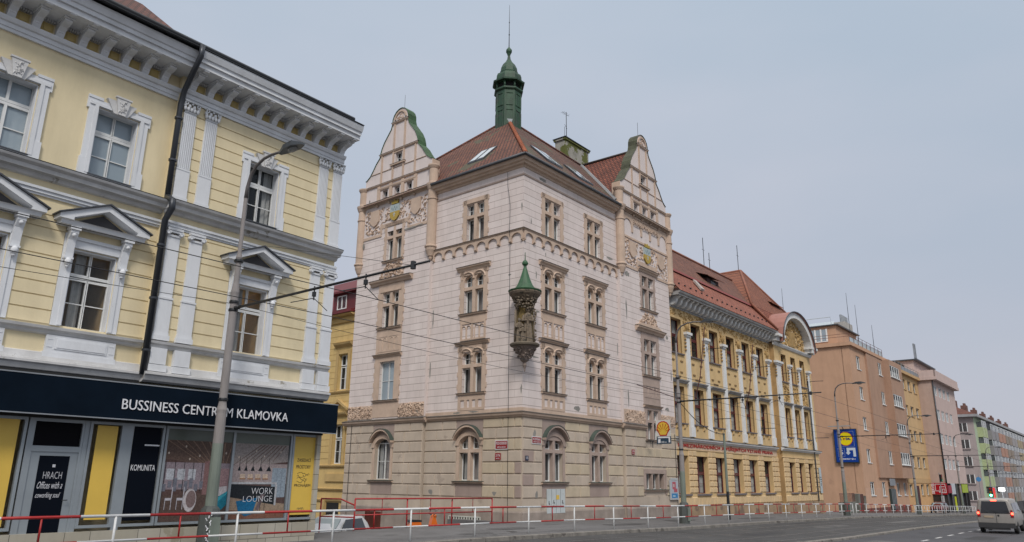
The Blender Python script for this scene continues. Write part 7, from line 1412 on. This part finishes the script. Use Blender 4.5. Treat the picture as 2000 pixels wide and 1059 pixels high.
wire('contact wire under the inner clamp of the nearest bracket', [tuple(SW(-25, 16.4, 5.75)), tuple(SW(11.77, 16.35, 5.95)), tuple(SW(41.4, 16.9, 5.85)), tuple(SW(73.2, 16.6, 5.25)), tuple(SW(103.5, 16.7, 4.7)), tuple(SW(200, 16.8, 2.8))], .014)
wire('thin feeder cable fixed to the shafts of the lamp posts', [tuple(SW(-25, 20.3, 6.4)), tuple(SW(11.77, 20.15, 6.7)), tuple(SW(41.4, 20.4, 6.6)), tuple(SW(73.2, 20.4, 6.0)), tuple(SW(103.5, 20.6, 5.2))], .011, sag=.35)
wire('thin span wire from the nearest bracket tip towards the office building', [tuple(SW(11.77, 12.55, 6.6)), tuple(SW(13.2, 21.2, 9.1))], .009)
wire('dark reddish cable ending at the second lamp post', [tuple(SW(33.0, 18.6, 6.35)), tuple(SW(41.4, 20.4, 6.45))], .03, DWIRE)
wire('thick black cable sagging from the second lamp post to the plain pole', [tuple(SW(41.4, 20.4, 6.2)), tuple(SW(49.4, 21.25, 4.85))], .03, sag=.45)
wire('thin wire over the far road', [tuple(SW(41.4, 12.7, 6.3)), tuple(SW(73.2, 12.9, 5.9)), tuple(SW(103.5, 13, 5.2))], .011)

# ================================================================== SIGNS
fo = thing('fuel_sign', 'white fuel station sign with a scallop shell above a blue arrow panel', 'sign', tuple(SW(41.3, 22.1, 3.88)), ROT+R(-90))
ob('panel', MB().box(0, .96, 0, .05, .45, 1.4).mesh('panel', mat('cream_white_panel', (.60, .60, .56), .4, var=.05, bump=0)), fo)
b = MB(); cx_, cz_ = .48, .87
def scal(r_, y, col, k=1.0):
    b.col = col; pts = []
    for i in range(25):
        t = R(-38+256*i/24); rr = r_*(1+.03*math.cos(t*14)); pts.append((cx_+rr*math.cos(t)*1.06, cz_+.06+rr*math.sin(t)))
    pts += [(cx_-r_*.55, cz_-r_*.98), (cx_+r_*.55, cz_-r_*.98)]; b.poly(pts, y, y+.004)
scal(.41, -.006, (.42, .02, .015)); scal(.345, -.011, (.66, .44, .06)); b.col = (.40, .05, .015)
for i in range(7):
    t = R(90+(i-3)*24); d = Vector((math.cos(t), math.sin(t))); n = Vector((-d.y, d.x))*.02; p = Vector((cx_, cz_-.18))+d*.16; q = Vector((cx_, cz_-.18))+d*.50; b.poly([(p.x+n.x*.4, p.y+n.y*.4), (q.x+n.x*1.3, q.y+n.y*1.3), (q.x-n.x*1.3, q.y-n.y*1.3), (p.x-n.x*.4, p.y-n.y*.4)], -.016, -.012)
ob('shell_emblem', b.mesh('shell_emblem', print_mat()), fo)
ob('lower_panel', MB().box(.03, .97, 0, .05, 0, .44).mesh('lower_panel', mat('dark_blue_panel', (.02, .05, .085), .4, var=.05, bump=0)), fo)
b = MB(); b.poly([(.08, .37), (.2, .31), (.2, .34), (.82, .34), (.82, .08), (.92, .08), (.92, .42), (.2, .42), (.2, .43)], -.006, -.001); b.box(.12, .28, -.006, -.001, .06, .28); ob('arrow', b.mesh('arrow', LETW), fo); ob('lettering', fit(text_mesh('500 m', .1, .004, LETW), .33, .68, .06, .1), fo, (0, -.004, 0)); ob('mount', MB().tube([(.9, .03, .3), (1.5, .03, .3)], .02, 5).tube([(.9, .03, 1.1), (1.5, .03, 1.1)], .02, 5).mesh('mount', BLACKM), fo)
ad = thing('advertising_panel', 'large blue supermarket panel with yellow disc and white turn arrow', 'sign', tuple(oroot.matrix_basis @ Vector((-.06, 2.95, 4.2))), R(90-39.4)+R(-90))
ob('frame', MB().box(0, 2.75, -.28, 0, 0, 4.15).mesh('frame', mat('dark_teal_frame', (.03, .05, .06), .4, .3)), ad)
b = MB(); b.col = (.008, .045, .26); b.box(.08, 2.67, -.3, -.281, .1, 4.05); b.col = (.3, .35, .5); b.box(.42, 2.4, -.304, -.3001, 2.0, 3.85); b.col = (.008, .045, .26); b.box(.45, 2.37, -.308, -.3041, 2.03, 3.82)
def disc(r_, y, col, cx_=1.41, cz_=2.93): b.col = col; b.poly([(cx_+r_*math.cos(6.2832*i/32), cz_+r_*math.sin(6.2832*i/32)) for i in range(32)], y-.004, y)
disc(.86, -.309, (.45, .02, .02)); disc(.8, -.315, (.75, .60, .01)); b.col = (.3, .35, .5); b.box(.35, 1.15, -.304, -.3001, .75, 1.8); b.col = (.008, .045, .26); b.box(.38, 1.12, -.308, -.3041, .78, 1.77); b.col = (.55, .6, .65)
b.poly([(1.55, .95), (1.85, 1.25), (1.72, 1.25), (1.72, 1.52), (2.15, 1.52), (2.15, .75), (2.45, .75), (2.45, 1.82), (1.4, 1.82), (1.4, 1.25), (1.25, 1.25)], -.305, -.3001); ob('picture', b.mesh('picture', print_mat()), ad)
DBL = mat('deep_blue_letters', (.01, .02, .15), .4, var=0, bump=0); ob('lettering', fit(text_mesh('L', .4, .004, DBL, bold=.03), .78, 1.0, 2.76, .3), ad, (0, -.322, 0)); ob('lettering', fit(text_mesh('DL', .4, .004, DBL, bold=.03), 1.42, 2.02, 2.76, .3), ad, (0, -.322, 0))
b = MB(); b.poly([(1.08, 3.0), (1.34, 3.04), (1.22, 2.68)], -.324, -.32); b.poly([(1.1+.07*math.cos(i), 3.14+.07*math.sin(i)) for i in range(6)], -.324, -.32); ob('lettering', b.mesh('lettering', REDP), ad)
ob('lettering', fit(text_mesh('5', .6, .004, LETW), .62, .95, 1.0, .55), ad, (0, -.312, 0)); ob('lettering', fit(text_mesh('SUPERMARKET 450 m', .2, .004, LETW, bold=.006), .45, 2.35, .38, .17), ad, (0, -.304, 0))
lf = thing('sign_floodlight', 'long tubular floodlight above the blue supermarket panel', 'light', tuple(oroot.matrix_basis @ Vector((-.8, 3.4, 8.62))), R(90-39.4)+R(-90)); ob('tube', MB().box(0, 2.7, -.05, .08, 0, .12).mesh('tube', mat('grey_tube', (.3, .3, .3), .5)), lf); ob('arm', MB().tube([(1.7, .0, 0), (1.75, .3, -.3), (1.75, .8, -.4)], .04, 5).mesh('arm', BLACKM), lf)
# traffic signals
def signal(s, w_, label, h=3.1, green=False, turn=0):
    o = thing('traffic_signal', label, 'traffic light', tuple(SW(s, w_, GZ(s)-.14)), ROT-R(90)+R(turn)); ob('pole', MB().lathe(0, 0, [(.06, 0), (.05, h+.3)], 8).mesh('pole', STEEL), o); ob('housing', MB().box(-.17, .17, -.3, -.06, h-.9, h+.05).mesh('housing', BLACKM), o)
    for i, (nm, c, on) in enumerate((('red_lens', (.25, .01, .01), 0), ('amber_lens', (.25, .12, .01), 0), ('green_lens', (.02, .5, .2), green))):
        b = MB(); b.poly([(.1*math.cos(6.283*k/12), h-.12-i*.3+.1*math.sin(6.283*k/12)) for k in range(12)], -.325, -.301); ob(nm, b.mesh(nm, mat('lit_green_lens', (.05, .9, .4), .4, var=0, bump=0, emis=(.1, 1, .45), es=12) if on else mat(nm, c, .3, var=0, bump=0)), o)
    return o
signal(86.5, 10.9, 'traffic signal with a lit green lamp above the roof of the van', 3.0, True); signal(118, 20.6, 'grey traffic signal pole before the crossing, seen from the side', 5.2, turn=75)
lb = thing('lit_sign', 'small glowing white sign hanging beside the green traffic light', 'sign', tuple(SW(90, 10.4, GZ(90)+2.6)), ROT-R(90)); ob('panel', MB().box(-.27, .27, -.1, 0, 0, .32).mesh('panel', mat('glowing_white_panel', (.9, .9, .9), .5, var=0, bump=0, emis=(1, .97, .95), es=2)), lb); ob('pole', MB().tube([(0, 0, -2.7), (0, 0, .1)], .05, 6).mesh('pole', STEEL), lb)
rs_ = thing('lit_sign', 'tall red shop sign in front of the far loggias', 'sign', tuple(SW(182, 22.6, -1.6)), ROT-R(90)); ob('panel', MB().box(-.4, .4, -.2, 0, 0, 2.8).mesh('panel', mat('glowing_red_panel', (.5, .03, .03), .5, var=0, bump=0, emis=(1, .08, .08), es=.35)), rs_)
bsn = thing('round_sign', 'round blue road sign on a post in front of the pale green block', 'sign', tuple(SW(150, 20.4, GZ(150))), ROT-R(90)); ob('pole', MB().lathe(0, 0, [(.05, 0), (.05, 6.2)], 6).mesh('pole', STEEL), bsn); b = MB(); b.col = (.08, .25, .5); b.poly([(.38*math.cos(6.283*k/16), 5.4+.38*math.sin(6.283*k/16)) for k in range(16)], -.1, -.05); ob('disc', b.mesh('disc', print_mat()), bsn)
# ================================================================== VEHICLES
TYRE = mat('tyre_rubber', (.02, .02, .02), .85, var=.1); RIM = mat('wheel_rim_grey', (.28, .29, .3), .4, .5, var=.1); CGL = glass_mat('dark_car_glass', (.02, .022, .025), 1, .05); DPL = mat('dark_bumper_plastic', (.035, .035, .037), .7, var=.2)
def car(name, label, cat, loc, rz, secs, paint, wheels, wr, track, glass=CGL, group=None):
    """secs: (y, half width low, z low, half width belt, z belt, half width roof, z roof) from rear to front"""
    o = thing(name, label, cat, loc, rz, group); b = MB(); b.smooth = True; rings = []
    for (y, a, z0, h, zb, r_, zr) in secs:
        half = [(a*.8, z0), (a, z0+.12), (h, z0+(zb-z0)*.55), (h, zb), ((h*.45+r_*.55), zb+(zr-zb)*.5), (r_, zr-.1*(zr-zb)), (r_*.9, zr-.02*(zr-zb)), (r_*.5, zr+.01)]
        rings.append([(-x, y, z) for x, z in half]+[(x, y, z) for x, z in reversed(half)])
    n = 16; vs = [p for r_ in rings for p in r_]; fs = [(i*n+k, i*n+(k+1) % n, (i+1)*n+(k+1) % n, (i+1)*n+k) for i in range(len(rings)-1) for k in range(n)]; fs += [tuple(range(n-1, -1, -1)), tuple(range((len(rings)-1)*n, len(rings)*n))]
    b.add(vs, fs); me = b.mesh('body', paint); bd = ob('body', me, o); md = bd.modifiers.new('bevel', 'BEVEL'); md.width = .03; md.segments = 2; md.limit_method = 'ANGLE'; md.angle_limit = R(35)
    for y in wheels:
        for sx in (-1, 1):
            b = MB(); x0 = sx*track; b.M = Matrix.Translation((x0, y, wr)) @ Matrix.Rotation(R(90), 4, 'Y'); b.smooth = True; b.lathe(0, 0, [(wr*.6, -.1), (wr*.95, -.1), (wr, -.06), (wr, .06), (wr*.95, .1), (wr*.6, .1)], 20); w_ = ob('wheel', b.mesh('wheel', TYRE), o)
            b = MB(); b.M = Matrix.Translation((x0+sx*.075, y, wr)) @ Matrix.Rotation(R(90), 4, 'Y'); b.lathe(0, 0, [(.05, .03), (wr*.3, .02), (wr*.62, .0), (wr*.62, -.03)], 14); ob('rim', b.mesh('rim', RIM), w_)
    return o, bd
def cq(o, name, pts, m, th=.012):
    v = [Vector(p) for p in pts]; n = (v[1]-v[0]).cross(v[2]-v[0]).normalized()*th; k = len(v)
    b = MB(); b.add([tuple(p) for p in v]+[tuple(p+n) for p in v], [tuple(range(k)), tuple(range(2*k-1, k-1, -1))]+[(i, (i+1) % k, (i+1) % k+k, i+k) for i in range(k)]); return ob(name, b.mesh(name, m), o)
TL_ = mat('lit_tail_light', (.6, .02, .02), .3, var=0, bump=0, emis=(1, .06, .03), es=7); TLD = mat('red_tail_lens', (.2, .01, .01), .25, var=0, bump=0)
VP = mat('dirty_silver_beige_paint', (.32, .30, .275), .4, .2, var=.12, vs_=2, bump=.02, stain=(.20, .18, .155), stain_amt=.3, stain_s=1.5)
vz = GZ(50.5)-.145; V, _b = car('delivery_van', 'dirty silver-beige van with lit brake lights driving away', 'van', tuple(SW(50.1, 6.28, vz)), ROT-R(90),
  [(0.0, .82, .34, .86, 1.0, .68, 1.76), (.1, .86, .32, .89, 1.02, .74, 1.82), (1.2, .88, .28, .90, 1.03, .76, 1.85), (2.6, .88, .28, .90, 1.03, .74, 1.83), (3.25, .88, .28, .89, 1.02, .66, 1.62), (3.6, .86, .3, .88, 1.02, .7, 1.08), (4.2, .82, .32, .84, .85, .6, .92), (4.4, .74, .36, .76, .7, .5, .76)], VP, (.85, 3.5), .32, .80)
cq(V, 'rear_window', [(-.68, -.012, 1.07), (.68, -.012, 1.07), (.57, -.003, 1.68), (-.57, -.003, 1.68)], CGL)
for sx in (-1, 1):
    cq(V, 'tail_light', [(sx*.70, -.02, .86), (sx*.86, -.02, .86), (sx*.82, -.02, 1.24), (sx*.73, -.02, 1.24)], TLD, -.02*sx); cq(V, 'brake_light', [(sx*.74, -.045, 1.0), (sx*.85, -.045, 1.0), (sx*.84, -.045, 1.12), (sx*.75, -.045, 1.12)], TL_, -.01*sx)
    cq(V, 'side_window', [(sx*.875, 1.4, 1.08), (sx*.875, 3.0, 1.08), (sx*.79, 2.8, 1.6), (sx*.79, 1.4, 1.62)], CGL, .012*sx); cq(V, 'window_pillar', [(sx*.878, .15, 1.08), (sx*.878, 1.3, 1.08), (sx*.80, 1.3, 1.6), (sx*.78, .2, 1.6)], CGL, .012*sx)
    b = MB(); b.ball((sx*1.0, 3.05, 1.12), .1, 5, 1.2, .8, .5); ob('wing_mirror', b.mesh('wing_mirror', DPL), V)
ob('high_brake_light', MB().box(-.13, .13, -.012, .03, 1.70, 1.76).mesh('high_brake_light', TL_), V)
ob('bumper', MB().box(-.86, .86, -.07, .08, .30, .56).box(-.6, .6, -.05, .05, .2, .3).mesh('bumper', DPL), V); ob('door_seam', MB().box(.02, .035, -.016, 0, .56, 1.07).box(-.7, .7, -.016, 0, 1.055, 1.068).mesh('door_seam', BLACKM), V)
ob('number_plate', MB().box(-.55, -.1, -.025, -.005, .82, .93).mesh('number_plate', mat('dirty_plate', (.35, .28, .2), .6)), V); ob('badge', MB().ball((.14, -.02, .95), .05, 4, 1, 1, .3).mesh('badge', BLACKM), V); ob('roof_aerial', MB().tube([(0, .3, 1.85), (0, .15, 2.0)], .012, 4).mesh('roof_aerial', BLACKM), V)
HL = mat('headlamp_glass', (.5, .52, .54), .1, var=0, bump=0); HLON = mat('lit_headlamp', (1, .9, .75), .3, var=0, bump=0, emis=(1, .85, .6), es=10)
def hatch(label, loc, rz, colr, lit=False, group=None, h=1.5):
    p = mat('car_paint_'+label.split()[0], colr, .25, .1, var=.04, bump=0); k = h/1.5
    o, bd = car('parked_car' if not lit else 'car', label, 'car', loc, rz, [(0, .7, .4, .74, .8, .6, .9*k), (.15, .8, .3, .85, .9, .66, 1.2*k), (.55, .84, .25, .88, .92, .62, 1.46*k), (1.6, .86, .22, .89, .92, .62, 1.5*k), (2.3, .86, .22, .89, .92, .6, 1.45*k), (3.15, .85, .22, .88, .9, .66, .98), (3.9, .8, .25, .83, .76, .6, .82), (4.15, .7, .3, .74, .6, .5, .66)], p, (.75, 3.3), .31, .78, group=group)
    cq(o, 'windscreen', [(-.62, 2.42, 1.40*k), (.62, 2.42, 1.40*k), (.72, 3.1, 1.0), (-.72, 3.1, 1.0)], glass_mat('pale_windscreen', (.24, .30, .32), 1, .05), -.03)
    for sx in (-1, 1):
        cq(o, 'side_window', [(sx*.87, .7, .97), (sx*.87, 2.85, .97), (sx*.74, 2.25, 1.36*k), (sx*.74, .9, 1.36*k)], CGL, .03*sx); cq(o, 'headlight', [(sx*.5, 4.12, .6), (sx*.74, 4.0, .62), (sx*.76, 3.85, .75), (sx*.52, 4.0, .74)], HLON if lit else HL, .03*sx)
        b = MB(); b.ball((sx*1.0, 2.75, 1.0), .11, 6, .75, 1, .6); b.tube([(sx*.86, 2.75, .95), (sx*.98, 2.75, .98)], .03, 5); ob('wing_mirror', b.mesh('wing_mirror', p), o)
    ob('grille', MB().box(-.45, .45, 4.12, 4.17, .42, .55).mesh('grille', BLACKM), o); b = MB(); b.ball((0, 4.15, .68), .05, 4, 1, 1, .4); ob('badge', b.mesh('badge', STEEL), o); ob('number_plate', MB().box(-.26, .26, 4.165, 4.18, .3, .41).mesh('number_plate', LETW), o)
    return o
cz = -1.5; hatch('white hatchback parked in the sunken side street behind the railings', tuple(SW(22.6, 27.0, cz+.14)), ROT+R(112), (.62, .64, .66), h=1.58)
hatch('pale blue-grey car coming towards the camera beside the van', tuple(SW(66.5, 3.7, GZ(62)-.14)), ROT+R(90), (.40, .46, .50)); hatch('dark blue car parked far off by the crossing', tuple(SW(150, 16.5, GZ(150)-.1)), ROT+R(90), (.02, .04, .08)); hatch('silver far car on the road beyond the crossing', tuple(SW(170, 9, GZ(170)-.1)), ROT+R(90), (.4, .42, .44))
hatch('maroon car with lit headlamps behind the white railing', tuple(SW(126, 22.2, GZ(126)+.1)), ROT+R(90), (.1, .01, .015), True)
# scooter
sco = thing('scooter', 'orange motor scooter parked below the pavement edge by the pink house wall', 'scooter', (-4.15, 38.2, -1.02), R(25)); ORG = mat('orange_scooter_paint', (.65, .14, .015), .3, var=.05, bump=0)
# local: x forward
b = MB(); b.lathe(0, 0, [(0.01, 0)], 6) if False else None
def whl(x): b = MB(); b.M = Matrix.Translation((x, 0, .24)) @ Matrix.Rotation(R(90), 4, 'X'); b.smooth = True; b.lathe(0, 0, [(.14, -.05), (.22, -.05), (.24, 0), (.22, .05), (.14, .05), (.14, -.05)], 18); w_ = ob('wheel', b.mesh('wheel', TYRE), sco); b = MB(); b.M = Matrix.Translation((x, 0, .24)) @ Matrix.Rotation(R(90), 4, 'X'); b.lathe(0, 0, [(.02, -.04), (.14, -.03), (.14, .03), (.02, .04)], 12); ob('rim', b.mesh('rim', RIM), w_)
whl(.65); whl(-.6)
b = MB(); b.prof([(0, 0)]*3, 0, 0) if False else None
b.poly([(.42, .3), (.62, .62), (.5, 1.0), (.4, 1.02), (.3, .6), (.28, .3)], -.2, .2); ob('leg_shield', b.mesh('leg_shield', ORG), sco); b = MB(); b.poly([(-.85, .5), (-.75, .72), (-.2, .72), (-.12, .3), (-.5, .28)], -.17, .17); b.poly([(-.2, .26), (.32, .26), (.32, .34), (-.2, .34)], -.18, .18); ob('rear_body', b.mesh('rear_body', ORG), sco); b = MB(); b.poly([(-.85, .73), (-.15, .73), (-.18, .82), (-.8, .84)], -.15, .15); ob('seat', b.mesh('seat', BLACKM), sco)
b = MB(); b.poly([(.45, .28), (.9, .34), (.85, .5), (.55, .52)], -.09, .09); ob('front_mudguard', b.mesh('front_mudguard', ORG), sco); b = MB(); b.tube([(.65, 0, .24), (.42, 0, 1.02)], .03, 6); b.tube([(.4, -.33, 1.08), (.44, 0, 1.02), (.4, .33, 1.08)], .025, 6); ob('handlebar', b.mesh('handlebar', BLACKM), sco); b = MB(); b.ball((.5, 0, .98), .14, 6, .8); ob('headlamp_cowl', b.mesh('headlamp_cowl', ORG), sco)
for sy_ in (-1, 1): b = MB(); b.tube([(.42, sy_*.28, 1.08), (.44, sy_*.42, 1.28)], .02, 5); b.ball((.44, sy_*.47, 1.33), .12, 6, .75, .5, 1); ob('mirror', b.mesh('mirror', WHT), sco)
# small balcony of clutter: intercom and box at the office corner
